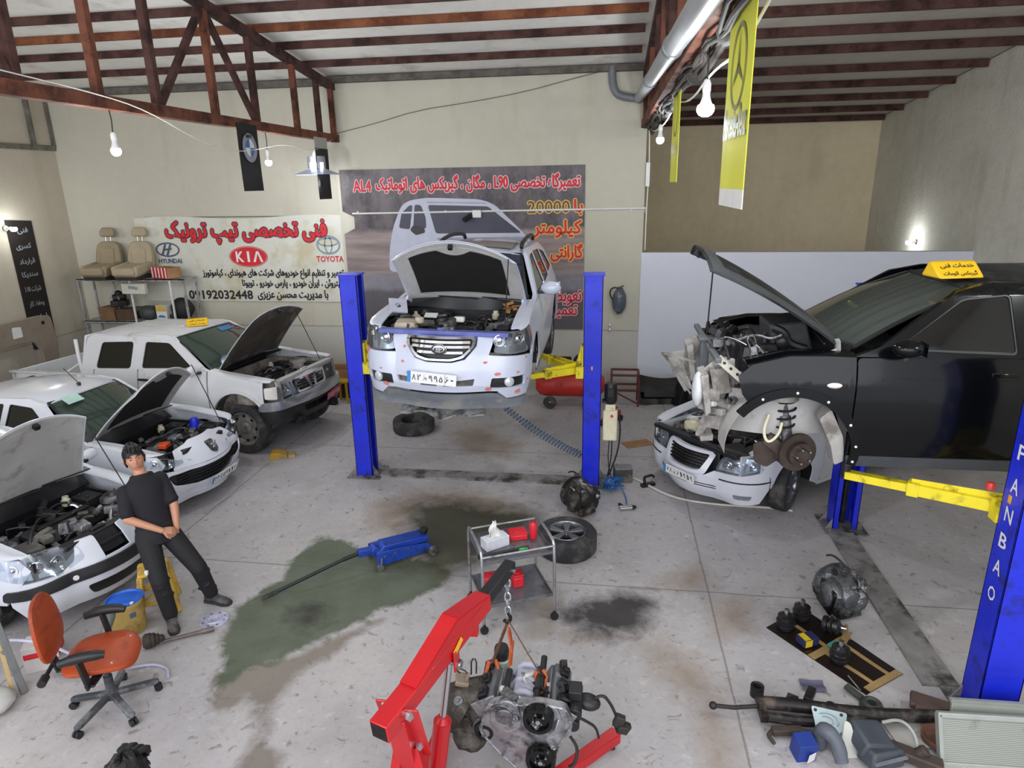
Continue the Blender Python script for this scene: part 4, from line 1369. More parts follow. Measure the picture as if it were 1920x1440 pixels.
 for d in (-1, 1):
  MB().box((-3.85, d * .84, 1.055), (1.6, .10, .035)).build('bed_rail', WPAINTD, c.root, bev=.012)
  MB().box((-3.85, d * .72, .82), (1.56, .02, .44)).box((-3.45, d * .60, .72), (.75, .24, .26)).build('bed_inner_wall', M('worn_bed_paint', 'a9aba0', .7, .1, .3, 12, .2, 40, ('4b4a42', .45, 9)), c.root, bev=.01)
  MB().tube([(-3.10, d * .78, 1.05), (-3.14, d * .76, 1.30), (-3.20, d * .70, 1.60)], .03, 10, smooth=1).tube([(-3.12, d * .78, 1.22), (-3.45, d * .80, 1.06)], .02, 8).build('roll_bar', WPAINTD, c.root)
 MB().box((-3.85, 0, .60), (1.62, 1.46, .03)).build('bed_floor', MATS['worn_bed_paint'], c.root)
 MB().box((-4.66, 0, .80), (.05, 1.66, .50)).build('tailgate', WPAINTD, c.root, bev=.015)
 MB().box((-4.78, 0, .50), (.12, 1.7, .16)).build('rear_bumper', CHROME, c.root, bev=.02)
 # nose
 c.fpanel('nose_panel', [(-.80, 1.02), (.80, 1.02), (.80, .94), (.42, .95), (-.42, .95), (-.80, .94)], off=-.02)
 gr = soft([(-.46, .965), (.46, .965), (.40, .76), (-.40, .76)], .04)
 c.fpanel('grille', gr, BLACKP, off=-.05, th=.02)
 b = MB()
 hole = soft([(-.41, .94), (.41, .94), (.35, .785), (-.35, .785)], .03)
 c.panel('x', gr, front=True, holes=[hole], off=0, th=.04, mb=b)
 for x in (-.11, .11):
  c.panel('x', [(x - .035, .94), (x + .035, .94), (x * .55 + .03, .785), (x * .55 - .03, .785)], front=True, off=-.005, th=.03, mb=b)
 b.build('grille_surround', CHROME, c.root)
 b = MB()
 for z in (.82, .86, .90):
  c.panel('x', [(-.38, z), (.38, z), (.38, z + .012), (-.38, z + .012)], front=True, off=-.025, th=.02, mb=b)
 b.build('grille_slats', GREYM, c.root)
 lamp_unit(c, soft([(.47, .965), (.79, .965), (.81, .775), (.42, .765)], .03), deep=.05, bowls=[(.60, .865, .075)])
 c.fboth('corner_lamp', soft([(.80, .965), (1.0, .965), (1.0, .80), (.82, .775)], .02), M('pale_corner_lens', 'd3cfc8', .15, 0, .1), off=.002)
 c.fpanel('bumper_bar', soft([(-1.02, .755), (1.02, .755), (1.10, .67), (1.10, .62), (-1.10, .62), (-1.10, .67)], .03), M('dull_chrome_bumper', 'b0b2b6', .22, .8, .15, 5), off=.05, th=.05)
 c.fpanel('bumper_valance', [(-1.12, .62), (1.12, .62), (1.05, .42), (.5, .36), (-.5, .36), (-1.05, .42)], BLACKP, off=.03, th=.04, holes=[soft([(-.38, .57), (.38, .57), (.34, .46), (-.34, .46)], .02)])
 plate(c, .30, .56, (['\u06f7\u06f2', '\u0627', '\u06f4\u06f3\u06f9', '\u06f1\u06f5'], 0), mats=(PLATER, INK_WHITE), off=.09)
 c.ledge('wing_top', -.50, .60, [(-.5, 1.18), (-.2, 1.13), (.25, 1.08), (.7, 1.03)], .70, drop=-.015)
 bay_shell(c, -.50, .66, .70, .5, 1.05, M('dusty_grey_bay', '87817a', .7, 0, .2, 4, 0, 40, ('5e574f', .35, 5)), .60, PRIMER)
 bay_parts(c, -.44, .56, .70, .5, 11, 20, 10, 12, [DUSTP, DARKM, GREYM, DUSTP, ALU], zmax=1.0)
 MB().shell(lambda u, v: (-.58 + .20 * v, (u * 2 - 1) * .76, 1.13 + .05 * (1 - v)), 8, 3, .02).build('scuttle_panel', BLACKP, c.root)
 e = bonnet(c, -.44, 1.16, 1.12, .72, .66, 52, inner=DUSTP, pad=True, padmat=M('dusty_felt', '4d463d', .9, 0, .3, 3), drop=.09)
 rod_between(c, (.52, .55, 1.05), (.22, .50, 1.86))
 cabin(c, -.62, -2.9, .72, .45, 1.16, seats=((-1.35,), (-2.25,)), wheel_y=.36)
 MB().box((-1.9, 0, .42), (5.0, 1.2, .16)).box((-1.9, .45, .36), (5.4, .08, .12)).box((-1.9, -.45, .36), (5.4, .08, .12)).build('chassis', DARKM, c.root)
 MB().cyl((0, -.70, .36), (0, .70, .36), .05).cyl((-3.42, -.7, .36), (-3.42, .7, .36), .06).sph((-3.42, .1, .36), .14).build('axles', DARKM, c.root)
 for d in (-1, 1):
  b = MB().lathe([(.49, -.25), (.505, .05)], c=(0, d * .80, .38), axis=(0, d, 0), n=20, a0=-.1, a1=PI + .1)
  b.build('wheel_arch_liner', DUSTP, c.root)
 for x, z in ((0, .30), (-3.42, .415)):
  for d in (-1, 1):
   wheel(c.root, 'wheel', (x, d * .77, z), .40, .25, d, 'steel', RIMST, steer=0)
 mirror(c, -.66, 1.17, -1, WPAINTD, (.12, .18, .16))
 mirror(c, -.66, 1.17, 1, WPAINTD, (.12, .18, .16))
 return c

if BUILD('pickup'):
 build_pickup()
 roof_sign('small yellow roof sign with black writing on the white pickup cab', (-6.62, 9.82, 1.77), 32, ['\u062e\u062f\u0645\u0627\u062a \u0641\u0646\u06cc', '\u0645\u062a\u062e\u0635\u0635 \u06af\u06cc\u0631\u0628\u06a9\u0633'], .32, .18, .11)

# ================================================================== the two small white hatchbacks on the left
def build_hatch(label, loc, rz, kind):
 c = Car('hatchback_car', label, 'car', loc, rz, .83, .80, .13, .28, .40, -3.03,
   [(.2, .06), (.45, 0), (.72, 0), (.95, .045), (1.34, .22), (1.42, .28)],
   [(.18, .12), (.35, .02), (.5, 0), (.60, .025), (.74, .11), (.85, .22), (.95, .34)], WPAINT)
 T = c.tmax
 lv = [(-3.6, .98), (-2.6, .99), (-1.9, .96), (-.9, .95), (-.5, .95)]
 body(c, dict(
  arch=(-.16 if kind == 'strip' else 0, .30, .36), arch_a=(14, 184), rear_axle=-2.44,
  levels=(.20, .27, lv), doors=(-.46, -1.50, -2.28),
  wing=[(-.46, .22), (-.46, .95), (-.1, .93), (.20, .89), (T - .82, .83), (T - .74, .72), (T - .84, .60), (.40, .54), (.36, .42)],
  windows=[[(-.90, .985), (-1.34, 1.32), (-1.70, 1.345), (-1.72, .97)], [(-1.80, .97), (-1.79, 1.345), (-2.28, 1.30), (-2.42, 1.02)]],
  frame=[(-.45, .955), (-.80, 1.05), (-1.20, 1.37), (-1.45, 1.41), (-2.4, 1.385), (-2.66, 1.28), (-2.78, 1.0), (-1.8, .955)],
  screen=(-.50, .66, .955, .24, -1.06, .53, 1.385, .12), roof=(-1.05, -2.62, [(-1.05, 1.405), (-1.4, 1.45), (-2.0, 1.45), (-2.62, 1.385)], [(-1.05, .54), (-1.5, .575), (-2.3, .565), (-2.62, .52)], .04, .10),
  tail=(-2.97, .66), wheel=(.29, .185, 'seven', RIMST), bay=(-.50, .56, .64, .40, .80), xbar=.54, bar_mat=BLACKP, bay_mat=BLACKP, bar_w=1.15,
  ledge=(-.46, .62, [(-.46, .95), (-.1, .93), (.2, .89), (.6, .84)], .63, -.005),
  cabin=((-.80, -2.6, .66, .30, .97), ((-1.30,), (-2.1,)))))
 if kind == 'mouth':
  # 'lion' nose: smooth white panel with a badge over a wide black mouth
  c.fpanel('nose_panel', soft([(-.50, .80), (-.30, .87), (.30, .87), (.50, .80), (.66, .62), (.30, .60), (-.30, .60), (-.66, .62)], .03))
  mouth = soft([(-.74, .58), (-.30, .555), (.30, .555), (.74, .58), (.68, .44), (.40, .36), (-.40, .36), (-.68, .44)], .05)
  c.fpanel('bumper', [(-T + .45, .64), (-.64, .615), (-.2, .592), (.2, .592), (.64, .615), (T - .45, .64), (T - .40, .40), (T - .50, .24), (.6, .20), (-.6, .20), (-T + .50, .24), (-T + .40, .40)], holes=[mouth])
  o = c.fpanel('mouth_grille', mouth, BLACKP, off=-.05, th=.02)
  b = MB()
  for z in (.40, .44, .48, .52):
   c.panel('x', [(-.62, z), (.62, z), (.62, z + .012), (-.62, z + .012)], front=True, off=-.03, th=.02, mb=b)
  b.build('mouth_slats', BLACKP, o)
  c.fpanel('lower_lip', soft([(-.8, .235), (.8, .235), (.7, .17), (-.7, .17)], .02), off=.03, th=.05)
  plate(c, 0, .345, (['\u06f4\u06f4', '\u062f', '\u06f5\u06f9\u06f1', '\u06f1\u06f7'], 0), off=.03)
  c.fpanel('badge_shield', soft([(-.085, .80), (.085, .80), (.07, .68), (0, .645), (-.07, .68)], .02), GREYM, off=.012, th=.02)
  ctr = c.fp(0, .73, .02)
  b = MB().sph(ctr + Vector((.005, .01, .01)), (.012, .028, .04), 10, 8).sph(ctr + Vector((.005, .02, .05)), (.014, .02, .02), 10, 8)
  for y in (-.02, .01, .035):
   b.bar(ctr + Vector((.004, y * .5, .0)), ctr + Vector((.002, y, -.05)), .012, .012)
  b.bar(ctr + Vector((.004, .02, .02)), ctr + Vector((.002, -.04, .035)), .012, .012)
  b.build('badge_emblem', CHROME, c.root, bev=.003)
  lamp_unit(c, soft([(.36, .665), (.58, .73), (1.0, .845), (1.16, .86), (1.02, .75), (.74, .66)], .03), deep=.04, bowls=[(.68, .705, .045), (.86, .76, .05)])
  bay_parts(c, -.44, .52, .62, .4, 21, 22, 9, 12, zmax=.80)
  MB().box((.22, -.28, .80), (.10, .14, .06), (0, 0, 15)).build('orange_cap', M('orange_red_plastic', 'cf4a22', .4), c.root, bev=.01)
  MB().lathe([(0, .1), (.05, .1), (.06, .06), (.06, -.04), (0, -.04)], c=(.05, .50, .78), n=14).build('washer_tank', BLUEP, c.root)
  bonnet(c, -.50, .945, 1.06, .64, .50, 50, inner=PRIMER, pad=True, drop=.10, bowf=.22)
  rod_between(c, (.42, .56, .84), (.18, .47, 1.66))
  MB().cyl((-1.22, 0, 1.452), (-1.20, 0, 1.475), .03, .015).tube([(-1.22, 0, 1.47), (-1.42, .0, 1.66)], .006, 6).build('roof_aerial', BLACKP, c.root)
  fx = lambda u, v: (-.58 - .56 * v - .1 * (u * .5) ** 2, -.1 - .5 * u, .99 + .40 * v)
  q = lambda u, v: Vector((-.95 - .12 * v, -.22 - .24 * u, 1.315 + .075 * v)) + Vector((.02, 0, .02))
  MB().shell(q, 4, 3, .002).build('windscreen_permit', M('pale_green_paper', 'a9c9bd', .6), c.root)
 else:
  # older nose: narrow grille between the lamps, black rubbing strip, tow-eye cover
  c.fboth('nose_corner', soft([(.16, .80), (.36, .80), (.40, .66), (.52, .60), (.14, .60)], .02))
  c.fpanel('grille', soft([(-.18, .78), (.18, .78), (.16, .62), (-.16, .62)], .02), BLACKP, off=-.05, th=.02)
  b = MB()
  c.panel('x', [(-.2, .70), (.2, .70), (.2, .715), (-.2, .715)], front=True, off=-.02, th=.02, mb=b)
  b.build('grille_bar', BLACKP, c.root)
  strip = soft([(-.98, .56), (-.5, .585), (.5, .585), (.98, .56), (1.0, .47), (.5, .48), (-.5, .48), (-1.0, .47)], .03)
  c.fpanel('bumper', [(-T + .42, .62), (-.3, .605), (.3, .605), (T - .42, .62), (T - .40, .40), (T - .50, .24), (.6, .20), (-.6, .20), (-T + .50, .24), (-T + .40, .40)])
  c.fpanel('rubbing_strip', strip, M('black_rubber_strip', '1f1f22', .5, 0, .2), off=.022, th=.03)
  c.fpanel('lower_intake', soft([(-.35, .40), (.35, .40), (.3, .28), (-.3, .28)], .04), BLACKP, off=.004, th=.01)
  p = c.fp(-.42, .53, .026)
  n = (c.fp(-.42, .53, .1) - p).normalized()
  MB().lathe([(.0, .006), (.022, .006), (.026, 0)], c=p, axis=n, n=16).build('tow_eye_cover', WHITEP, c.root)
  lamp_unit(c, soft([(.30, .66), (.34, .775), (.60, .80), (1.02, .86), (1.16, .83), (1.06, .70), (.80, .625), (.50, .60)], .04), deep=.05, bowls=[(.50, .70, .055), (.70, .725, .06), (.88, .755, .05)])
  bay_parts(c, -.44, .54, .62, .4, 33, 34, 14, 18, [BLACKP, DARKM, GREYM, BLACKP, ALU, DUSTP], zmax=.82)
  bonnet(c, -.50, .945, 1.0, .64, .50, 64, inner=PRIMER, pad=False, drop=.08, bowf=.12)
  rod_between(c, (.25, .58, .88), (-.12, .52, 1.70))
  mirror(c, -.62, 1.0, -1, c.paint, (.10, .18, .13), .12)
 mirror(c, -.66, 1.0, 1, c.paint, (.10, .18, .13), .12)
 return c

if BUILD('hatch'):
 build_hatch('white hatchback with a wide black mouth and bonnet open, beside the pickup', (-5.70, 7.40, 0), -5.5, 'mouth')
 build_hatch('white hatchback nearest the office chair, pale underside of its open bonnet showing', (-5.32, 5.20, 0), -13, 'strip')

# ================================================================== the white SUV on the far lift
def build_suv():
 c = Car('suv_car', 'pearl white SUV raised on the lift before the poster, bonnet open', 'car', (-1.73, 7.36, 1.43), 0, .925, .93, .12, .38, .42, -3.60,
   [(.2, .05), (.5, .0), (.85, .0), (1.06, .05), (1.15, .09), (1.60, .28), (1.70, .36)],
   [(.2, .14), (.32, .05), (.45, 0), (.62, .01), (.76, .05), (.92, .12), (1.02, .20)], LPAINT, rot=(-1.5, 0, -90))
 T = c.tmax
 lv = [(-4.2, 1.16), (-2.6, 1.16), (-1.0, 1.12), (-.6, 1.10)]
 body(c, dict(
  arch=(0, .42, .45), arch_a=(10, 190), rear_axle=-2.72,
  levels=(.26, .34, lv), doors=(-.55, -1.62, -2.48), sill_mat=KTRIM,
  wing=[(-.55, .28), (-.55, 1.115), (-.1, 1.10), (.22, 1.075), (T - 1.22, 1.03), (T - 1.24, .88), (T - 1.14, .76), (.47, .68), (.45, .5)],
  windows=[[(-.96, 1.15), (-1.48, 1.56), (-1.82, 1.585), (-1.85, 1.145)], [(-1.93, 1.15), (-1.91, 1.585), (-2.52, 1.56), (-2.60, 1.18)], [(-2.68, 1.20), (-2.62, 1.55), (-3.02, 1.47), (-3.22, 1.24)]],
  frame=[(-.54, 1.12), (-.84, 1.16), (-1.34, 1.60), (-1.6, 1.655), (-2.9, 1.62), (-3.2, 1.50), (-3.42, 1.17), (-1.9, 1.13)],
  screen=(-.55, .72, 1.12, .26, -1.26, .57, 1.62, .12), screen_mat=glass_mat('blue_windscreen_glass', '2c3850', .6), roof=(-1.25, -3.10, [(-1.25, 1.64), (-1.7, 1.70), (-2.5, 1.70), (-3.10, 1.62)], [(-1.25, .585), (-1.7, .615), (-2.8, .60), (-3.10, .56)], .045, .10),
  tail=(-3.54, .74), wheel=(.355, .225, 'seven', RIMAL), wheel_z=.27, no_wheel=True, bay=(-.55, .66, .72, .5, 1.0), xbar=.66, bar_mat=M('blue_violet_crossmember', '5a62a0', .4, .1, .2), bay_mat=BLACKP,
  ledge=(-.54, .62, [(-.55, 1.115), (-.1, 1.10), (.3, 1.06), (.7, .99)], .71, -.01), liner=BLACKP,
  cabin=((-.80, -3.0, .74, .45, 1.14), ((-1.50,), (-2.4,)))))
 # roof rails and a pale scuffed roof window
 for d in (-1, 1):
  MB().tube([(-1.50, d * .55, 1.66), (-1.56, d * .555, 1.73), (-2.2, d * .56, 1.765), (-2.95, d * .535, 1.72), (-3.02, d * .53, 1.65)], .028, 10, smooth=1).build('roof_rail', BLACKP, c.root)
 MB().shell(lambda u, v: (-1.42 - .75 * v, (u * 2 - 1) * .44, 1.668 + .045 * math.sin(PI * min(1, v * .8 + .1)) - .02 * (u * 2 - 1) ** 2), 10, 8, .01).build('sunroof', M('brown_glass', '6e6862', .25, 0, .1), c.root)
 # front
 g = soft([(-.42, .955), (.42, .955), (.40, .87), (.26, .755), (.14, .725), (-.14, .725), (-.26, .755), (-.40, .87)], .03)
 gi = [(q * .90, .84 + (z - .84) * .84) for q, z in g]
 c.fpanel('grille_surround', g, CHROME, holes=[gi], off=.03, th=.06)
 o = c.fpanel('grille', gi, BLACKP, off=-.03, th=.02)
 b = MB()
 for z, hw in ((.90, .35), (.855, .34), (.80, .26)):
  c.panel('x', soft([(-hw, z - .012), (hw, z - .012), (hw, z + .014), (-hw, z + .014)], .006), front=True, off=.01, th=.03, mb=b)
 b.build('grille_bars', CHROME, o)
 p = c.fp(0, .84, .045)
 b = MB()
 n = Vector((1, 0, .12)).normalized()
 m = Matrix(((0, 0, 1, p.x), (1, 0, 0, p.y), (0, 1, 0, p.z), (0, 0, 0, 1)))
 b.sph(p - Vector((.012, 0, 0)), (.016, .085, .058), 24, 12)
 e = b.build('badge', CHROME, c.root)
 b = MB()
 ring(b, 0, 0, .078, .052, .010, m, .006)
 put_text(b, 'BYD', -.05, .05, -.02, .02, .006, .02, m)
 b.build('badge_lettering', BLACKP, e, smooth=0)
 rf = soft([(.28, .70), (.52, .72), (.86, .76), (1.18, .80), (1.30, .74), (1.30, .50)], .02)
 fogs = [soft([(d * .56, .53), (d * .96, .535), (d * .98, .42), (d * .54, .42)], .02) for d in (-1, 1)]
 vents = [soft([(-.50, .53), (-.24, .53), (-.24, .47), (-.48, .47)], .012), soft([(-.20, .50), (-.02, .50), (-.02, .455), (-.20, .455)], .01), soft([(.04, .50), (.38, .53), (.36, .455), (.04, .455)], .012)]
 bump = [(-T + .42, .70), (-1.05, .745), (-.53, .765), (-.585, .95), (-.45, .965), (-.42, .86), (-.28, .73), (-.14, .70), (.14, .70), (.28, .73), (.42, .86), (.45, .965), (.585, .95), (.53, .765), (1.05, .745), (T - .42, .70),
   (T - .44, .50), (T - .52, .30), (.74, .29), (.62, .38), (-.62, .38), (-.74, .29), (-T + .52, .30), (-T + .44, .50)]
 bo = c.fpanel('bumper', bump, holes=fogs + vents, th=.03)
 for f in fogs:
  c.fpanel('fog_surround', f, BLACKP, off=-.03, th=.02, parent=bo)
 for d in (-1, 1):
  p = c.fp(d * .76, .478, -.02)
  n = (c.fp(d * .76, .478, .1) - c.fp(d * .76, .478, 0)).normalized()
  MB().lathe([(.055, -.01), (.052, .012), (.04, .02), (0, .024)], c=p, axis=n, n=20).build('fog_lamp', M('fog_lens', 'd9dde2', .1, .4, .15), bo)
 for v in vents:
  c.fpanel('lower_vent', v, DUSTP, off=-.025, th=.02, parent=bo)
 # patches of bare red primer
 q = random.Random(5)
 for (a, z, s1) in ((-.98, .74, .07), (-1.16, .66, .05), (-.44, .83, .025), (-.43, .68, .03), (-.36, .57, .02), (-.70, .58, .02), (-.64, .41, .05), (.50, .695, .028), (.98, .72, .022), (.62, .575, .04), (.86, .575, .022), (.52, .41, .045), (.88, .355, .045), (1.02, .47, .02)):
  poly = [(a + s1 * q.uniform(.6, 1.1) * math.cos(k), z + s1 * .55 * q.uniform(.6, 1.1) * math.sin(k)) for k in np.linspace(0, 2 * PI, 8)[:-1]]
  c.fpanel('primer_patch', poly, PRED, off=.003, th=.004, parent=bo)
 lo = soft([(-T + .50, .285), (-.76, .275), (-.62, .355), (.62, .355), (.76, .275), (T - .50, .285), (T - .56, .19), (.7, .16), (-.7, .16), (-T + .56, .19)], .03)
 c.fpanel('lower_apron', lo, M('dusty_grey_plastic', '6f747a', .7, 0, .15, 4, 0, 40, ('8b8982', .3, 3)), off=.01, th=.03)
 plate(c, -.06, .545, (['\u06f8\u06f2', '\u0637', '\u06f9\u06f9\u06f5', '\u06f6\u06f0'], 0), .53, .12, off=.035, roll=-2.5)
 # lamps: right one in place, left one loose and darker
 hl = soft([(.545, .785), (.61, .955), (.80, .99), (1.14, 1.02), (1.20, .90), (1.06, .78), (.80, .765)], .03)
 lamp_unit(c, hl, (-1,), .05, [(.70, .90, .072), (.90, .915, .072)], HEADL)
 lamp_unit(c, [(q_ + .03, z + .01) for q_, z in hl], (1,), .03, [(.66, .91, .068), (.90, .925, .068)], HEADD)
 c.fpanel('side_indicator', soft([(1.10, 1.02), (1.22, 1.03), (1.24, .90), (1.14, .86)], .02), AMBER, off=.0, th=.02)
 c.fpanel('lamp_bracket', soft([(1.22, .86), (1.30, .88), (1.46, .72), (1.42, .66), (1.26, .76)], .02), M('clear_dark_plastic', '54555a', .25, 0, .4), off=-.01, th=.02)
 c.fpanel('bracket_rail', soft([(.50, .765), (.54, .785), (1.16, .80), (1.16, .775)], .01), DUSTP, off=-.02, th=.02)
 # upper grille beam and parts in the bay
 bay_parts(c, -.48, .60, .70, .5, 47, 34, 14, 18, [BLACKP, DARKM, BLACKP, GREYM, DUSTP], zmax=1.0)
 MB().box((-.05, -.32, 1.005), (.012, .15, .09), (0, -70, 0)).build('bay_sticker', WHITEP, c.root, smooth=0)
 MB().box((.10, .05, 1.0), (.08, .12, .06)).build('white_cap', WHITEP, c.root, bev=.012)
 b = MB().box((.36, -.50, .97), (.30, .26, .10), (0, 0, 10), .9, .8)
 b.cyl((.30, -.36, .98), (.30, -.36, 1.05), .05, n=14)
 b.build('cream_filter_housing', M('cream_dusty_plastic', 'b3a995', .6, 0, .15), c.root, bev=.015)
 b = MB()
 q = random.Random(9)
 for k in range(9):
  b.box((-.28 + q.uniform(-.07, .07), .58 + q.uniform(-.1, .1), 1.04 + .01 * k), (.09, .05, .006), (q.uniform(-25, 25), q.uniform(-25, 25), q.uniform(0, 180)))
 b.build('torn_tape', M('orange_tape_scraps', 'b9803f', .7, 0, .2), c.root)
 MB().box((.62, .05, 1.0), (.10, .12, .06)).cyl((.64, .02, 1.03), (.64, .02, 1.06), .025).build('bonnet_lock', GREYM, c.root, bev=.008)
 bonnet(c, -.55, 1.11, 1.14, .74, .70, 45, inner=M('off_white_bonnet_inside', 'c0bfbd', .5, 0, .08), pad=True, drop=.10, bowf=.26, crown=.06)
 for d in (-1, 1):
  MB().bar((-.54, d * .70, 1.08), (-.40, d * .71, 1.14), .03, .05).build('bonnet_hinge', c.paint, c.root, bev=.005)
 rod_between(c, (.40, .62, 1.03), (.18, .62, 1.70))
 mirror(c, -.98, 1.17, 1, c.paint, (.16, .26, .17), .17)
 # hanging undertray, subframe and steering parts below the nose
 b = MB()
 q = random.Random(2)
 b.shell(lambda u, v: (.50 + .14 * v, -.52 + .95 * u, .07 + .03 * math.sin(9 * u) + .02 * math.sin(17 * u + 3 * v) - .05 * v), 26, 5, .012)
 b.build('undertray', M('torn_grey_undertray', '9a9a98', .7, 0, .3, 5, 0, 40, ('3f3f40', .4, 5)), c.root)
 b = MB().bar((.25, -.5, .16), (.25, .5, .16), .12, .08).bar((.25, -.45, .16), (-.3, -.4, .16), .08, .06).bar((.25, .45, .16), (-.3, .4, .16), .08, .06)
 b.tube([(.3, -.55, .12), (.34, -.2, .02), (.36, .1, .04), (.34, .5, .10)], .02, 8, smooth=1)
 b.build('front_subframe', DARKM, c.root, bev=.01)
 for d in (-1, 1):
  MB().lathe([(0, .06), (.06, .06), (.07, .02), (.14, .02), (.145, 0), (0, 0)], c=(0, d * .78, .33), axis=(0, d, 0), n=26).build('brake_disc', DISCM, c.root)
  MB().bar((.1, d * .4, .16), (.02, d * .75, .2), .07, .04).cyl((0, d * .68, .25), (0, d * .62, .9), .05).lathe([(.08, 0), (.085, .1), (.08, .2), (.085, .3)], c=(0, d * .62, .55), n=16).build('suspension_strut', DARKM, c.root, bev=.006)
 b = MB().box((.44, -.28, .11), (.12, .16, .05), (10, 0, 20))
 b.build('red_white_bracket', M('red_paint_scraps', 'b3423a', .6, 0, .3), c.root, bev=.01)
 return c

if BUILD('suv'):
 suv = build_suv()
 t = thing('square_bracket', 'pale square plate with a round hole lying on the right wing of the raised SUV', 'plate', (-2.38, 7.30, 2.565), rot=(38, 8, 25))
 q_ = soft([(-.10, -.10), (.10, -.10), (.10, .10), (-.10, .10)], .03)
 b = MB()
 n_ = 24
 o_ = [(.115 / max(abs(math.cos(a)), abs(math.sin(a))) * math.cos(a) * .9, .115 / max(abs(math.cos(a)), abs(math.sin(a))) * math.sin(a) * .9) for a in np.linspace(0, 2 * PI, n_ + 1)[:-1]]
 for z0_ in (0, .02):
  b.add([(x, y, z0_) for x, y in o_] + [(.035 * math.cos(a), .035 * math.sin(a), z0_) for a in np.linspace(0, 2 * PI, n_ + 1)[:-1]], [(i, (i + 1) % n_, n_ + (i + 1) % n_, n_ + i) for i in range(n_)])
 b.add([(x, y, z_) for z_ in (0, .02) for x, y in o_], [(i, (i + 1) % n_, n_ + (i + 1) % n_, n_ + i) for i in range(n_)])
 b.add([(.035 * math.cos(a), .035 * math.sin(a), z_) for z_ in (0, .02) for a in np.linspace(0, 2 * PI, n_ + 1)[:-1]], [(i, (i + 1) % n_, n_ + (i + 1) % n_, n_ + i) for i in range(n_)])
 b.build('plate', M('pale_lilac_plate', 'b4b6c4', .5, .1, .08), t, smooth=0)

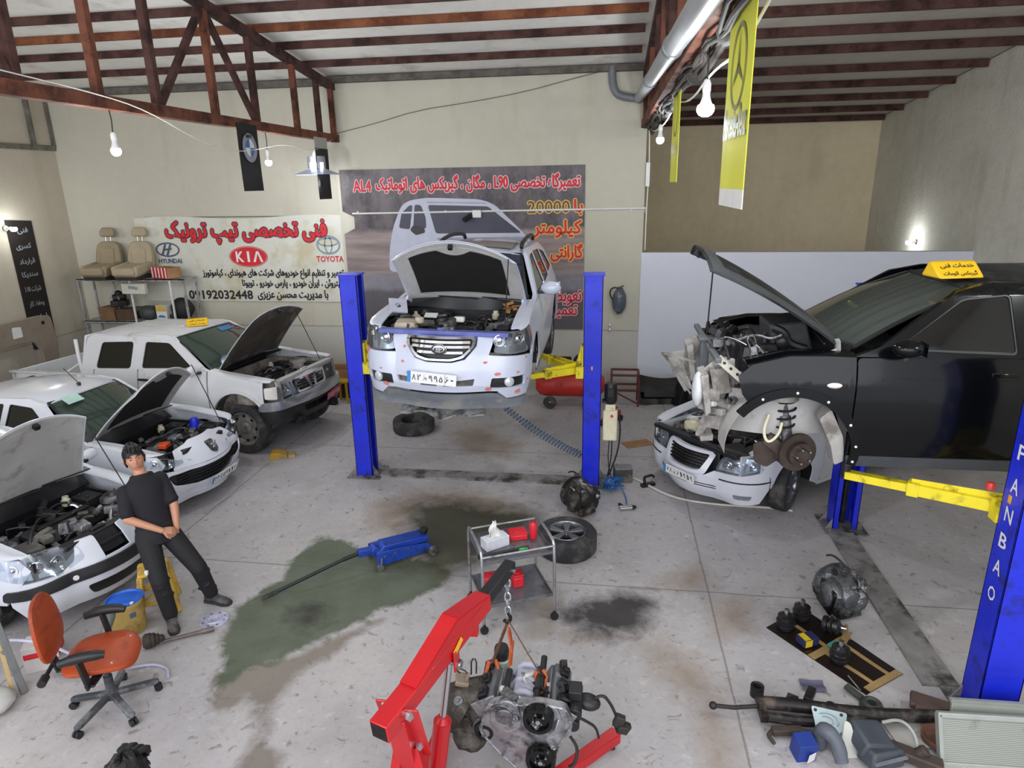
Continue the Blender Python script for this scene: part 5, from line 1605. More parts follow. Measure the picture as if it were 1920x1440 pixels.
# ================================================================== the white sedan under the black car
def build_sedan():
 c = Car('sedan_car', 'white sedan without bonnet parked under the lifted black car', 'car', (1.70, 8.36, 0), -141, .91, .98, .15, .40, .46, -3.85,
   [(.2, .06), (.5, 0), (.75, 0), (.95, .045), (1.35, .26), (1.46, .34)],
   [(.16, .12), (.30, .02), (.45, 0), (.58, .03), (.72, .09), (.88, .22)], WPAINT)
 T = c.tmax
 lv = [(-4.4, 1.0), (-2.9, 1.0), (-1.0, .97), (-.6, .96)]
 body(c, dict(
  arch=(0, .34, .39), arch_a=(10, 186), rear_axle=-2.80, levels=(.20, .28, lv), doors=(-.55, -1.65, -2.55),
  wing=[(-.55, .22), (-.55, .965), (-.1, .94), (.3, .88), (T - 1.0, .79), (T - 1.0, .64), (.42, .56), (.39, .44)],
  windows=[[(-1.05, 1.0), (-1.55, 1.36), (-1.95, 1.39), (-1.97, .985)], [(-2.05, .985), (-2.03, 1.39), (-2.60, 1.34), (-2.85, 1.05)]],
  frame=[(-.54, .965), (-.95, 1.06), (-1.45, 1.41), (-1.7, 1.45), (-2.6, 1.42), (-2.95, 1.30), (-3.25, 1.02), (-2.0, .975)],
  screen=(-.62, .72, .97, .24, -1.36, .55, 1.42, .12), roof=(-1.35, -2.75, [(-1.35, 1.435), (-1.8, 1.475), (-2.3, 1.475), (-2.75, 1.42)], [(-1.35, .56), (-1.8, .59), (-2.4, .58), (-2.75, .54)], .04, .10),
  tail=(-3.80, .74), boot=.55, wheel=(.325, .21, 'seven', RIMAL), steer=20, bay=(-.60, .72, .70, .42, .84), xbar=.74, bar_mat=BLACKP, bay_mat=c.paint,
  ledge=(-.54, .62, [(-.55, .965), (-.1, .94), (.3, .88), (.7, .80)], .69, -.005),
  cabin=((-.95, -3.0, .70, .32, .98), ((-1.55,), (-2.45,)))))
 g = soft([(-.42, .755), (.42, .755), (.30, .535), (.20, .515), (-.20, .515), (-.30, .535)], .03)
 gi = [(q * .90, .64 + (z - .64) * .86) for q, z in g]
 lampP = soft([(.50, .745), (.78, .77), (1.03, .795), (1.04, .66), (.80, .595), (.46, .575)], .03)
 c.fpanel('grille_surround', soft([(-.46, .77), (.46, .77), (.34, .51), (.20, .495), (-.20, .495), (-.34, .51)], .03), holes=[gi], off=.02, th=.05)
 o = c.fpanel('grille', gi, BLACKP, off=-.03, th=.02)
 b = MB()
 for k, z in enumerate((.565, .60, .635, .67, .705)):
  hw = .26 + .026 * k
  c.panel('x', [(-hw, z), (hw, z), (hw, z + .014), (-hw, z + .014)], front=True, off=.0, th=.025, mb=b)
 b.build('grille_bars', DARKM, o)
 lamp_unit(c, lampP, (-1, 1), .05, [(.60, .665, .05), (.76, .69, .055), (.92, .71, .045)])
 fog = [soft([(d * .70, .335), (d * .94, .335), (d * .93, .265), (d * .72, .265)], .015) for d in (-1, 1)]
 bo = c.fpanel('bumper', [(-T + .46, .62), (-1.04, .65), (-.80, .585), (-.45, .565), (-.34, .50), (-.2, .485), (.2, .485), (.34, .50), (.45, .565), (.80, .585), (1.04, .65), (T - .46, .62), (T - .42, .40), (T - .52, .22), (.7, .18), (-.7, .18), (-T + .52, .22), (-T + .42, .40)], holes=fog)
 for f in fog:
  c.fpanel('fog_lamp', f, HEADL, off=-.012, th=.02, parent=bo)
 for d in (-1, 1):
  c.fpanel('bumper_strip', [(d * q, z) for q, z in [(.52, .495), (1.15, .52), (1.15, .505), (.52, .48)]], DARKM, off=.006, th=.01, parent=bo)
 for z in (.345, .375):
  c.fpanel('intake_slot', [(-.5, z), (.5, z), (.5, z + .010), (-.5, z + .010)], DARKM, off=.004, th=.01, parent=bo)
 plate(c, .02, .435, (['\u06f7\u06f8', '\u0646', '\u06f6\u06f1\u06f9', '\u06f1\u06f9'], 0), off=.025)
 bay_parts(c, -.52, .66, .68, .42, 61, 26, 12, 14, [BLACKP, DARKM, DARKM, GREYM, DUSTP], zmax=.82)
 MB().lathe([(0, .08), (.05, .08), (.06, .05), (.12, .04), (.13, -.04), (0, -.05)], c=(.35, -.40, .80), n=18).build('cream_reservoir', CREAM, c.root)
 MB().cyl((.45, .12, .74), (.45, -.12, .76), .085).build('intake_drum', DARKM, c.root, bev=.01)
 MB().add([(.74, .34, .86), (.80, .62, .80), (.62, .74, .84), (.5, .5, .88), (.735, .34, .85), (.795, .62, .79), (.615, .74, .83), (.495, .5, .87)], [(0, 1, 2, 3), (7, 6, 5, 4), (0, 1, 5, 4), (1, 2, 6, 5), (2, 3, 7, 6), (3, 0, 4, 7)]).build('torn_cover', BLACKP, c.root, smooth=0)
 return c

# ================================================================== the black car on the near lift
def build_black():
 c = Car('black_suv_car', 'black SUV raised on the near lift, its whole nose stripped and bonnet up', 'car', (1.43, 5.96, 1.47), 180, .92, .80, .10, .40, .40, -3.45,
   [(.25, .05), (.5, .0), (.92, .0), (1.05, .03), (1.16, .07), (1.58, .26), (1.70, .36)],
   [(.25, .1), (.5, 0), (1.0, .05)], KPAINT)
 lv = [(-4.2, 1.18), (-2.6, 1.17), (-1.0, 1.14), (-.43, 1.13)]
 body(c, dict(
  arch=(0, .38, .47), arch_a=(50, 190), rear_axle=-2.66, levels=(.27, .37, lv), doors=(-.43, -1.60, -2.45), sill_mat=KTRIM, sill_off=.01, handle=KPAINT,
  wing=[(-.43, .30), (-.43, 1.135), (-.2, 1.14), (.05, 1.135), (.30, 1.09), (.42, .98), (.38, .84)],
  windows=[[(-.70, 1.19), (-1.19, 1.55), (-1.52, 1.585), (-1.54, 1.165)], [(-1.66, 1.17), (-1.65, 1.585), (-2.3, 1.56), (-2.4, 1.18)], [(-2.5, 1.19), (-2.45, 1.55), (-2.85, 1.50), (-3.05, 1.24)]],
  frame=[(-.42, 1.14), (-.60, 1.21), (-1.16, 1.60), (-1.42, 1.66), (-2.8, 1.63), (-3.1, 1.5), (-3.3, 1.18), (-1.6, 1.14)],
  glass=M('black_tinted_window', '060708', .05, 0, .3, 3, spec=.6), mat=KPAINT, roof_mat=KDUST,
  screen=(-.30, .72, 1.18, .16, -1.22, .60, 1.625, .10), screen_mat=glass_mat('dusty_windscreen_glass', '9fada6', .14, .08), dark_side=1,
  roof=(-1.20, -3.0, [(-1.20, 1.645), (-1.6, 1.705), (-2.4, 1.71), (-3.0, 1.64)], [(-1.20, .605), (-1.6, .635), (-2.6, .62), (-3.0, .57)], .05, .08),
  tail=(-3.40, .74), wheel=(.36, .23, 'seven', RIMAL), wheel_z=.24, no_wheel=True, liner=PRIMER, bay=(-.38, .30, .68, .90, 1.06), bay_mat=PRIMER,
  ledge=(-.42, .36, [(-.43, 1.135), (-.2, 1.14), (.05, 1.135), (.36, 1.06)], .70, -.005),
  cabin=((-.62, -2.9, .74, .5, 1.17), ((-1.35,), (-2.2,)))))
 P = c.root
 # arch flare with its screws, side repeater
 for d in (-1, 1):
  f = c.panel('arch_flare', arc(0, .38, .455, 38, 192, 24) + arc(0, .38, .525, 192, 38, 24), KTRIM if False else KPAINT, side=d, off=.02, th=.04)
  b = MB()
  for a in (92, 62, 150, 172, 188, 120):
   p = c.sp(.49 * math.cos(math.radians(a)), .38 + .49 * math.sin(math.radians(a)), d, .022)
   b.sph(p, .011, 8, 6)
  b.build('flare_screws', WHITEP, f)
  p = c.sp(-.28, .93, d, .004)
  MB().sph(p, (.055, .012, .022), 18, 10).build('side_repeater', M('repeater_lens', 'd8cfc6', .15, 0, .08), P)
 c.both('door_bar', [(-.62, .985), (-1.55, .99), (-1.55, .975), (-.62, .97)], KPAINT, off=.004, th=.008)
 mirror(c, -.74, 1.18, 1, KPAINT, (.22, .16, .12), .12)
 # things seen through the screen
 MB().shell(lambda u, v: (-.55 - .12 * v, .05 - .20 * u, 1.27 + .12 * v), 3, 3, .003).build('yellow_paper', M('yellow_green_paper', 'b5b62c', .7), P)
 bonnet(c, -.36, 1.19, 1.24, .74, .66, 37, skin=KDUST, inner=M('grey_black_bonnet_inside', '3d3f41', .6, 0, .2), pad=True, drop=.14, bowf=.10, crown=.07)
 rod_between(c, (.54, .0, 1.09), (.52, .0, 1.83), .007)
 # bare nose: radiator support, lamp brackets, chassis rails
 G1 = M('dusty_bare_panel', 'a3a09b', .6, .1, .15, 5, .1, 30, ('706a63', .35, 4))
 b = MB().box((.56, .05, .94), (.07, .10, .30)).box((.54, .05, 1.085), (.16, .14, .03)).bar((.54, .70, 1.05), (.54, -.70, 1.04), .05, .04)
 b.build('radiator_support', M('grey_support_panel', '5f6266', .5, .2, .2), P, bev=.008)
 MB().bar((.44, .48, .62), (-.3, .48, .62), .10, .13).bar((.44, -.48, .62), (-.3, -.48, .62), .10, .13).build('chassis_rails', G1, P, bev=.01)
 for d in (1, -1):
  b = MB().prism([(.66, .90), (.50, 1.04), (.38, 1.02), (.36, .70), (.44, .52), (.60, .56)], d * .50, d * .53)
  b.prism([(.66, .90), (.60, .92), (.56, .60), (.60, .56)], d * .36, d * .66)
  b.bar((.62, d * .42, .58), (.46, d * .66, .60), .05, .05)
  b.box((.50, d * .58, .86), (.14, .12, .22), (0, 12, 0))
  b.cyl((.60, d * .60, .74), (.50, d * .60, .74), .06).cyl((.52, d * .52, .66), (.40, d * .55, .62), .045)
  b.build('lamp_bracket', G1, P, bev=.006)
 b = MB().prism([(.86, .76), (.60, .80), (.56, .40), (.62, .36)], -.68, -.66)
 b.bar((.86, -.67, .76), (.60, -.20, .80), .03, .02).bar((.86, -.67, .76), (.56, -.67, .34), .04, .02)
 b.bar((.70, -.55, .74), (.60, -.30, .50), .02, .02)
 b.build('far_lamp_panel', G1, P, bev=.003)
 b = MB().prism(soft([(.66, .34), (.60, .34), (.57, .42), (.46, .40), (.40, .44), (.33, .74), (.42, .76), (.50, .52), (.60, .54)], .02), .50, .53)
 b.prism([(.62, .36), (.52, .38), (.52, .33), (.62, .32)], .42, .60)
 b.build('lower_hanging_bracket', G1, P, bev=.003)
 b = MB()
 p0, p1 = Vector((.54, .64, 1.06)), Vector((.20, .84, .79))
 b.bar(p0, p1, .085, .012, .4)
 b.cur = 1
 for k in range(6):
  q0 = p0.lerp(p1, .15 + .14 * k)
  b.cyl(q0 - Vector((0, .012, .006)), q0 + Vector((0, .014, .008)), .012, n=10)
 b.build('perforated_stay', [M('cream_bare_panel', 'b9b5a8', .6, 0, .12), DARKM], P, bev=.003)
 MB().sph((.665, .56, .77), (.05, .085, .15), 20, 14).build('fog_lamp_glass', M('milky_lens', 'cfd2d4', .12, .2, .15), P)
 MB().cyl((.62, .56, .77), (.52, .56, .77), .09, .05).build('lamp_housing', GREYM, P)
 for k, (x, y, z, r) in enumerate(((.55, .60, .66, .03), (.40, .64, .70, .035), (.45, .55, .84, .03))):
  MB().lathe([(0, .05), (r * .5, .05), (r * .6, .02), (r, .015), (r, -.03), (0, -.03)], c=(x, y, z), axis=(.7, .6, .2), n=14).build('small_canister', (WHITEP, GREYM, BLACKP)[k], P)
 # engine top, battery tray and torn covers rising above the wing
 q = random.Random(71)
 b = MB().box((.16, 0, 1.0), (.34, .8, .22), (0, 4, 0), .9, .95)
 b.build('engine_top', DARKM, P, bev=.02)
 b = MB()
 b.prism(soft([(.09, 1.27), (-.20, 1.30), (-.28, 1.05), (-.05, .98), (.06, 1.05)], .03), -.10, .34)
 b.build('torn_air_box', M('dusty_black_plastic', '3a3b3c', .55, 0, .35, 5, .3, 20), P, bev=.02)
 b = MB()
 b.tube([(.07, .36, 1.25), (-.02, .38, 1.22), (-.06, .37, 1.12), (-.2, .38, 1.08)], .035, 8, smooth=2)
 b.sph((-.02, .36, 1.13), (.06, .05, .07), 12, 8, lump=.1)
 b.build('intake_elbow', BLACKP, P)
 for k in range(26):
  x, y, z = q.uniform(.02, .52), q.uniform(-.6, .62), q.uniform(1.0, 1.13)
  s_ = [q.uniform(.04, .13) for _ in range(3)]
  m = MB()
  if k % 3:
   m.box((x, y, z), s_, (q.uniform(-30, 30), q.uniform(-30, 30), q.uniform(0, 90)), q.uniform(.6, 1), q.uniform(.6, 1))
  else:
   m.cyl((x, y, z), (x + q.uniform(-.1, .1), y + q.uniform(-.1, .1), z + q.uniform(.02, .08)), q.uniform(.02, .045), n=12)
  m.build('engine_fitting', q.choice([BLACKP, DARKM, GREYM, MATS['dusty_black_plastic'], ALU]), P, bev=.006)
 for k in range(10):
  p = Vector((q.uniform(.1, .5), q.uniform(-.5, .6), q.uniform(1.06, 1.12)))
  e = p + Vector((q.uniform(-.3, .2), q.uniform(-.4, .3), q.uniform(-.06, .06)))
  MB().tube([p, p.lerp(e, .3) + Vector((0, 0, .07)), p.lerp(e, .7) + Vector((0, 0, .04)), e], q.uniform(.007, .016), 8, smooth=2).build('hose', q.choice([BLACKP, DARKM, GREYM, STEEL]), P)
 MB().tube([(.34, .30, 1.12), (.2, .36, 1.20), (.08, .36, 1.15), (.0, .4, 1.2)], .012, 8, smooth=2).build('grey_pipe', ALU, P)
 MB().tube([(.26, .5, 1.10), (.30, .5, 1.2), (.24, .5, 1.21), (.22, .5, 1.15)], .006, 6, smooth=1).build('lifting_eye', STEEL, P)
 # corner of the scuttle and ground strap by the bonnet hinge
 MB().tube([(-.05, .74, 1.09), (-.2, .76, 1.11), (-.32, .74, 1.16)], .016, 8, smooth=1).bar((-.34, .72, 1.14), (-.32, .74, 1.24), .05, .03).build('bonnet_hinge', G1, P)
 # inside the wheel arch
 for d in (1, -1):
  MB().lathe([(.13, .0), (.12, .03), (.14, .05), (.10, .07)], c=(.02, d * .66, .74), n=20).build('strut_mount', G1, P)
  b = MB().cyl((-.04, d * .70, .34), (.0, d * .66, .74), .035).cyl((-.03, d * .69, .44), (-.01, d * .67, .60), .05)
  b.build('strut', GREYM, P)
  b = MB().tube([(-.02 + .07 * math.cos(a), d * .67 + .07 * math.sin(a), .50 + .022 * a / 2) for a in np.linspace(0, 9 * PI, 90)], .010, 6)
  b.build('coil_spring', DARKM, P)
  b = MB().bar((.10, d * .62, .20), (-.16, d * .72, .36), .14, .05).bar((.12, d * .70, .42), (-.06, d * .74, .28), .10, .10).bar((.05, d * .4, .20), (-.05, d * .75, .22), .10, .03)
  b.cyl((-.09, d * .66, .33), (-.09, d * .80, .33), .07)
  b.build('knuckle', M('rusty_brown_knuckle', '4b413a', .7, .3, .35, 9, .3, 40), P, bev=.01)
  b = MB().lathe([(0, .10), (.05, .10), (.06, .07), (.095, .07), (.10, .03), (.155, .03), (.16, 0), (0, 0)], c=(-.10, d * .78, .33), axis=(-.28, d * .96, 0), n=30)
  o = b.build('brake_drum', DISCM, P)
  b = MB()
  for a in range(5):
   p = Vector((-.10, d * .78, .33)) + Vector((-.28, d * .96, 0)) * .07 + Vector((.96 * math.cos(a * 1.257) * .06, d * .28 * math.cos(a * 1.257) * .06, math.sin(a * 1.257) * .06))
   b.cyl(p, p + Vector((-.28, d * .96, 0)) * .05, .008, n=8)
  b.build('wheel_studs', STEEL, o)
  MB().prism(soft([(.22, .36), (.02, .44), (-.02, .26), (.10, .16), (.20, .20)], .02), d * .70, d * .72).build('dust_shield', DISCM, P)
  MB().tube([(.12, d * .72, .62), (.16, d * .74, .48), (.12, d * .76, .38), (.04, d * .76, .46), (.02, d * .74, .56)], .012, 8, smooth=2).build('brake_hose', CREAM, P)
  # inner wing sheet seen through the arch
  b = MB().shell(lambda u, v: (.42 - .80 * u, d * (.60 + .10 * math.sin(PI * u)), .44 + .36 * v), 8, 5, .01)
  b.build('inner_wing_sheet', PRIMER, P)
  MB().prism(soft([(-.30, .72), (-.41, .50), (-.44, .30), (-.37, .26), (-.33, .42), (-.22, .64)], .02), d * .72, d * .86).build('arch_rear_liner', G1, P)
 MB().box((.2, 0, .36), (.30, .9, .10)).build('crossmember', DARKM, P, bev=.02)
 return c

if BUILD('sedan'):
 build_sedan()
if BUILD('black'):
 build_black()
 roof_sign('yellow roof sign with black writing on the roof of the black SUV', (2.66, 5.60, 3.14), 12, ['\u062e\u062f\u0645\u0627\u062a \u0641\u0646\u06cc', '\u06af\u06cc\u0631\u0628\u06a9\u0633 \u0627\u062a\u0648\u0645\u0627\u062a'], .36, .24, .12)
# ================================================================== the two-post lifts
def channel(b, w, d, z0, z1, open_dir, th=.012):
 """C-section post: w across the opening axis... web opposite to open_dir ('x+','x-','y+','y-')"""
 ax, sg = open_dir[0], 1 if open_dir[1] == '+' else -1
 zc, h = (z0 + z1) / 2, z1 - z0
 if ax == 'x':
  b.box((-sg * (d / 2 - th / 2), 0, zc), (th, w, h))
  for k in (-1, 1):
   b.box((0, k * (w / 2 - th / 2), zc), (d, th, h))
   b.box((sg * (d / 2 - th / 2), k * (w / 2 - .03), zc), (th, .06, h))
 else:
  b.box((0, -sg * (d / 2 - th / 2), zc), (w, th, h))
  for k in (-1, 1):
   b.box((k * (w / 2 - th / 2), 0, zc), (th, d, h))
   b.box((k * (w / 2 - .03), sg * (d / 2 - th / 2), zc), (.06, th, h))
 return b

STRIPM = M('grimy_floor_plate', '84817f', .75, .1, .25, 5, .2, 40, ('3d3833', .35, 3))

def arm_set(t, cx, cy, z, pads, hgt=.16):
 """yellow carriage with its swing arms to the given pad points (in the lift's frame)"""
 for px, py, pz in pads:
  p0, p1 = Vector((cx, cy, z)), Vector((px, py, z - .02))
  d = (p1 - p0)
  L = d.length
  d.normalize()
  m1 = p0 + d * L * .58
  b = MB().bar(p0, m1, .10, .09)
  b.bar(m1 - d * .06, m1 + d * .02, .115, .105)
  b.bar(p0 + Vector((0, 0, .075)), m1 + Vector((0, 0, .05)), .012, .05)
  o = b.build('arm', YELP, t, bev=.004)
  MB().bar(p0 + d * L * .4, p1, .075, .065).build('arm_extension', YELP, o, bev=.004)
  b = MB().cyl(p1 + Vector((0, 0, -.03)), (px, py, pz - .03), .035, n=14)
  b.lathe([(0, 0), (.055, 0), (.06, .012), (.06, .028), (0, .03)], c=(px, py, pz - .03), n=18)
  b.build('lift_pad', BLACKP, o)

def lift(label, loc, posts, opens, strip, height, car_pads, carr_z, letters=None):
 t = thing('two_post_lift', label, 'car lift', loc)
 for i, ((px, py), op) in enumerate(zip(posts, opens)):
  w, d = .27, .23
  b = channel(MB(), w, d, .015, height, op)
  p = b.build('post', BLUEP, t, bev=.003, loc=(px, py, 0))
  MB().box((0, 0, height + .008), (.29, .27, .016) if op[0] == 'y' else (.27, .29, .016)).build('post_cap', BLUEP, p)
  b = MB().box((0, 0, .008), (.46, .46, .016))
  for sx in (-1, 1):
   for sy in (-1, 1):
    b.cyl((sx * .18, sy * .18, .016), (sx * .18, sy * .18, .04), .016, n=6)
    b.prism([(.12, .016), (.21, .016), (.12, .16)] if sx > 0 else [(-.12, .016), (-.12, .16), (-.21, .016)], sy * .10 - .006, sy * .10 + .006)
  b.build('base_plate', STRIPM, t, loc=(px, py, 0), smooth=0)
  MB().cyl((.0, .0, .05), (0, 0, height - .1), .03, n=10).box((0, 0, .5), (.05, .05, .9)).build('lifting_screw', DARKM, p)
  sg = 1 if op[1] == '+' else -1
  b = MB()
  if op[0] == 'x':
   b.box((sg * .06, 0, carr_z + .12), (.16, .20, .42)).box((sg * .16, 0, carr_z), (.10, .30, .16))
   b.prism([(.14, carr_z + .1), (.22, carr_z + .05), (.14, carr_z + .36)] if sg > 0 else [(-.14, carr_z + .36), (-.22, carr_z + .05), (-.14, carr_z + .1)], -.05, .05)
  else:
   b.box((0, sg * .06, carr_z + .12), (.20, .16, .42)).box((0, sg * .16, carr_z), (.30, .10, .16))
  b.build('carriage', YELP, t, bev=.006, loc=(px, py, 0))
  off = Vector((sg * .20, 0, 0)) if op[0] == 'x' else Vector((0, sg * .20, 0))
  arm_set(t, px + off.x, py + off.y, carr_z, car_pads[i])
 MB().box(strip[0], strip[1]).build('floor_cover', STRIPM, t, smooth=0)
 return t

lf = lift('blue two-post lift holding up the white SUV', (-1.73, 8.26, 0), ((-1.57, 0), (1.57, 0)), ('x+', 'x-'), ((0, 0, .015), (2.72, .24, .03)), 2.80,
  (((-.70, -.34, 1.684), (-.70, .95, 1.684)), ((.70, -.34, 1.70), (.70, .95, 1.70))), 1.58)
MB().box((1.565, -.141, 1.64), (.022, .012, .05)).build('amber_marker', M('amber_marker_plastic', 'e0a03a', .4), lf, bev=.004)
rt = lift('blue two-post lift holding up the black SUV, nearest post at the right edge', (2.80, 5.96, 0), ((-.03, 1.42), (.12, -1.42)), ('y-', 'y+'), ((-.1, 0, .015), (.27, 2.40, .03)), 2.80,
  (((-.80, .66, 1.752), (1.0, .66, 1.752)), ((-.84, -.68, 1.752), (1.0, -.68, 1.752))), 1.60)
# hand-lettered capitals down the near post
mt = Matrix(((0, 0, -1, 2.80 - 2.80 + .12 - .1365), (-1, 0, 0, -1.42), (0, 1, 0, 0), (0, 0, 0, 1)))
for ch, z in zip('PANBAO', (2.10, 1.86, 1.64, 1.44, 1.235, 1.02)):
 put_text(MB(), ch, -.045, .04, z - .055, z + .055, .001, .012, mt).build('letter', INK_WHITE, rt, smooth=0)
MB().box((.12 - .135, -1.39, 1.75), (.008, .035, .06)).build('amber_marker', MATS['amber_marker_plastic'], rt, bev=.003)
MB().lathe([(0, .05), (.022, .048), (.03, .03), (.03, 0), (0, 0)], c=(-.02, -1.16, 1.72), n=14).build('red_knob', M('red_plastic_knob', 'd23a34', .35), rt)

# hydraulic power unit on the right post of the far lift
t = thing('lift_power_unit', 'cream oil tank with black motor hanging on the post of the far lift', 'pump', (.08, 8.22, 0))
MB().bar((-.11, .0, 1.18), (.0, 0, 1.18), .1, .03).build('bracket', DARKM, t)
MB().lathe([(0, 1.42), (.07, 1.42), (.08, 1.39), (.085, 1.20), (.07, 1.16), (0, 1.16)], n=20).box((0, -.09, 1.32), (.07, .05, .1)).build('motor', BLACKP, t)
MB().box((0, 0, 1.10), (.13, .11, .09)).cyl((.02, -.06, 1.09), (.02, -.09, 1.09), .016).build('valve_block', CREAM, t, bev=.008)
MB().box((0, 0, .86), (.19, .16, .42), (0, 0, 0), 1, 1).build('oil_tank', CREAM, t, bev=.025)
MB().cyl((.02, -.086, 1.0), (.02, -.075, 1.0), .02).build('red_cap', M('red_plastic_knob', 'd23a34', .35), t)
MB().tube([(.06, 0, 1.10), (.14, -.02, .9), (.12, -.02, .5), (.0, .02, .12)], .011, 6, smooth=2).tube([(.03, 0, .66), (.03, -.02, .4), (-.02, .0, .10)], .009, 6, smooth=1).tube([(.0, .05, .68), (-.02, .05, .3), (.05, .03, .05)], .007, 6, smooth=1).build('hose', WIREB, t)

# coiled air hose from under the SUV to the foot of the post
p0, p1 = Vector((-1.38, 8.62, .92)), Vector((-.30, 8.52, .28))
b = MB()
pts = []
n = 26
ax = frame_to(p0, p1)
for i in range(n * 12 + 1):
 k = i / (n * 12)
 c0 = p0.lerp(p1, k) - Vector((0, 0, .06 * math.sin(PI * k)))
 a = 2 * PI * n * k
 pts.append(c0 + (ax[0] * math.cos(a) + ax[1] * math.sin(a)) * (.050 if k > .25 else .042))
b.tube([(-1.62, 8.55, 1.55), (-1.55, 8.6, 1.2), (-1.42, 8.63, .96), pts[0]], .008, 6, smooth=2)
b.tube(pts, .009, 6)
b.tube([pts[-1], (-.27, 8.48, .2), (-.26, 8.45, .06), (-.15, 8.42, .02)], .008, 6, smooth=2)
tag(b.build('coiled_hose', M('grey_blue_hose', '56677c', .4, 0, .1)), 'grey-blue coiled air hose stretched from under the SUV to the lift post', 'hose')
b = MB()
q = random.Random(4)
pts = []
for i in range(140):
 a = i * .55
 pts.append((.10 + .0006 * i + .085 * math.cos(a) * (1 + .3 * math.sin(i * .31)), 8.02 + .08 * math.sin(a * 1.02), .085 + .07 * math.cos(a * .5 + i * .1) + .03))
b.tube(pts, .008, 6)
b.tube([pts[-1], (.28, 7.9, .04), (.31, 7.75, .012), (.30, 7.62, .03)], .008, 6, smooth=2)
tag(b.build('coiled_hose', BLUEH), 'bright blue hose coils piled at the foot of the far lift', 'hose')
t = thing('air_gun', 'silver air gun with a black hose end lying on the floor', 'air gun', (.31, 7.5, .035), 15)
MB().cyl((-.09, 0, 0), (.06, 0, 0), .033, .03, 14).build('barrel', STEEL, t)
MB().cyl((.06, 0, 0), (.11, 0, .0), .03, .02).build('nozzle', BLACKP, t)
MB().bar((-.04, 0, 0), (-.07, .12, .0), .035, .03).build('grip', BLACKP, t, bev=.008)
t = thing('car_battery', 'dusty dark battery on the floor beside the far lift post', 'battery', (.27, 8.36, 0), 8)
MB().box((0, 0, .095), (.24, .17, .19)).build('case', M('dusty_battery_case', '3b3a39', .6, 0, .2, 5, 0, 40, ('6b6661', .35, 5)), t, bev=.008)
MB().box((0, 0, .198), (.235, .165, .018)).build('lid', M('grey_battery_lid', '77777a', .6), t, bev=.006)
for x in (-.08, .08):
 MB().cyl((x, .05, .2), (x, .05, .225), .012).build('terminal', STEEL, t)

# long bent bar lying under the sedan's nose
tag(MB().tube([(.30, 8.46, .02), (.46, 8.38, .02), (.60, 8.20, .02), (.78, 7.98, .02), (.98, 7.84, .02), (1.25, 7.76, .02), (1.60, 7.72, .02), (2.04, 7.72, .02), (2.3, 7.66, .02)], .016, 10, smooth=2).build('stabiliser_bar', M('pale_grey_bar', 'c4c2ba', .5, .2, .1)), 'long pale bent bar lying on the floor under the nose of the white sedan', 'bar')
t = thing('bar_bracket', 'black bracket with a hook standing on the pale bent bar', 'bracket', (.60, 8.22, .0), 30)
MB().box((0, 0, .02), (.2, .07, .04)).bar((-.05, 0, .03), (-.06, 0, .14), .03, .03).bar((-.06, 0, .14), (.06, 0, .15), .03, .03).bar((.06, 0, .15), (.09, 0, .11), .03, .03).build('hook', BLACKP, t, bev=.006)

# red compressor behind the SUV
t = thing('air_compressor', 'red air compressor tank on wheels behind the lifted SUV', 'compressor', (-.62, 11.45, 0))
b = MB().lathe([(0, -.62), (.12, -.61), (.2, -.54), (.23, -.45), (.23, .45), (.2, .54), (.12, .61), (0, .62)], c=(0, 0, .42), axis=(1, 0, 0), n=28)
b.build('tank', M('red_tank_paint', 'b52a1c', .4, 0, .12, 4, 0, 40, ('6c2018', .25, 4)), t)
for x in (-.35, .35):
 MB().lathe([(.03, -.03), (.11, -.035), (.12, 0), (.11, .035), (.03, .03)], c=(x, -.20, .12), axis=(0, 1, 0), n=20).build('wheel', RUBBER, t)
MB().box((0, 0, .665), (.8, .3, .03)).build('top_plate', DARKM, t)
b = MB().cyl((-.25, 0, .80), (.02, 0, .80), .12, n=20).box((.25, 0, .80), (.2, .22, .22)).cyl((.25, 0, .9), (.25, 0, 1.05), .08, n=16)
b.build('motor', DARKM, t, bev=.01)
MB().lathe([(.18, -.02), (.20, 0), (.18, .02), (.15, .02), (.15, -.02)], c=(.25, -.16, .84), axis=(0, 1, 0), n=26).bar((.08, -.16, .84), (.42, -.16, .84), .03, .02).bar((.25, -.16, .67), (.25, -.16, 1.01), .03, .02).build('flywheel', BLACKP, t)

# red welded frame, small jack and dark bumper by the wall
t = thing('steel_frame_stand', 'dark red welded frame stand against the wall beside the partition', 'stand', (.36, 11.7, 0))
b = MB()
for x in (-.24, .24):
 for y in (-.2, .2):
  b.bar((x, y, 0), (x, y, .58), .035, .035)
for z in (.30, .58):
 for s_ in (-1, 1):
  b.bar((-.24, s_ * .2, z), (.24, s_ * .2, z), .035, .035)
  b.bar((s_ * .24, -.2, z), (s_ * .24, .2, z), .035, .035)
b.bar((-.24, -.2, .30), (.24, -.2, .05), .025, .025)
b.build('frame', M('maroon_frame_paint', '5b2420', .5, 0, .2), t)
t = thing('small_jack', 'small red trolley jack by the red frame', 'jack', (.12, 10.6, 0), 60)
MB().bar((-.22, 0, .10), (.22, 0, .14), .13, .09).bar((-.1, 0, .16), (.16, 0, .24), .07, .06).build('body', M('dull_red_paint', 'a8202a', .4), t, bev=.01)
for x in (-.2, .2):
 MB().cyl((x, -.09, .05), (x, .09, .05), .05, n=14).build('wheel', BLACKP, t)
t = thing('loose_bumper', 'black bumper leaning against the white partition with dark parts on it', 'car part', (1.15, 11.75, 0), 4)
b = MB().shell(lambda u, v: (-.55 + .95 * u, -.10 + .22 * v - .30 * (u - .5) ** 2 * (1 - v), .04 + .48 * v - .08 * math.sin(PI * u)), 16, 6, .02)
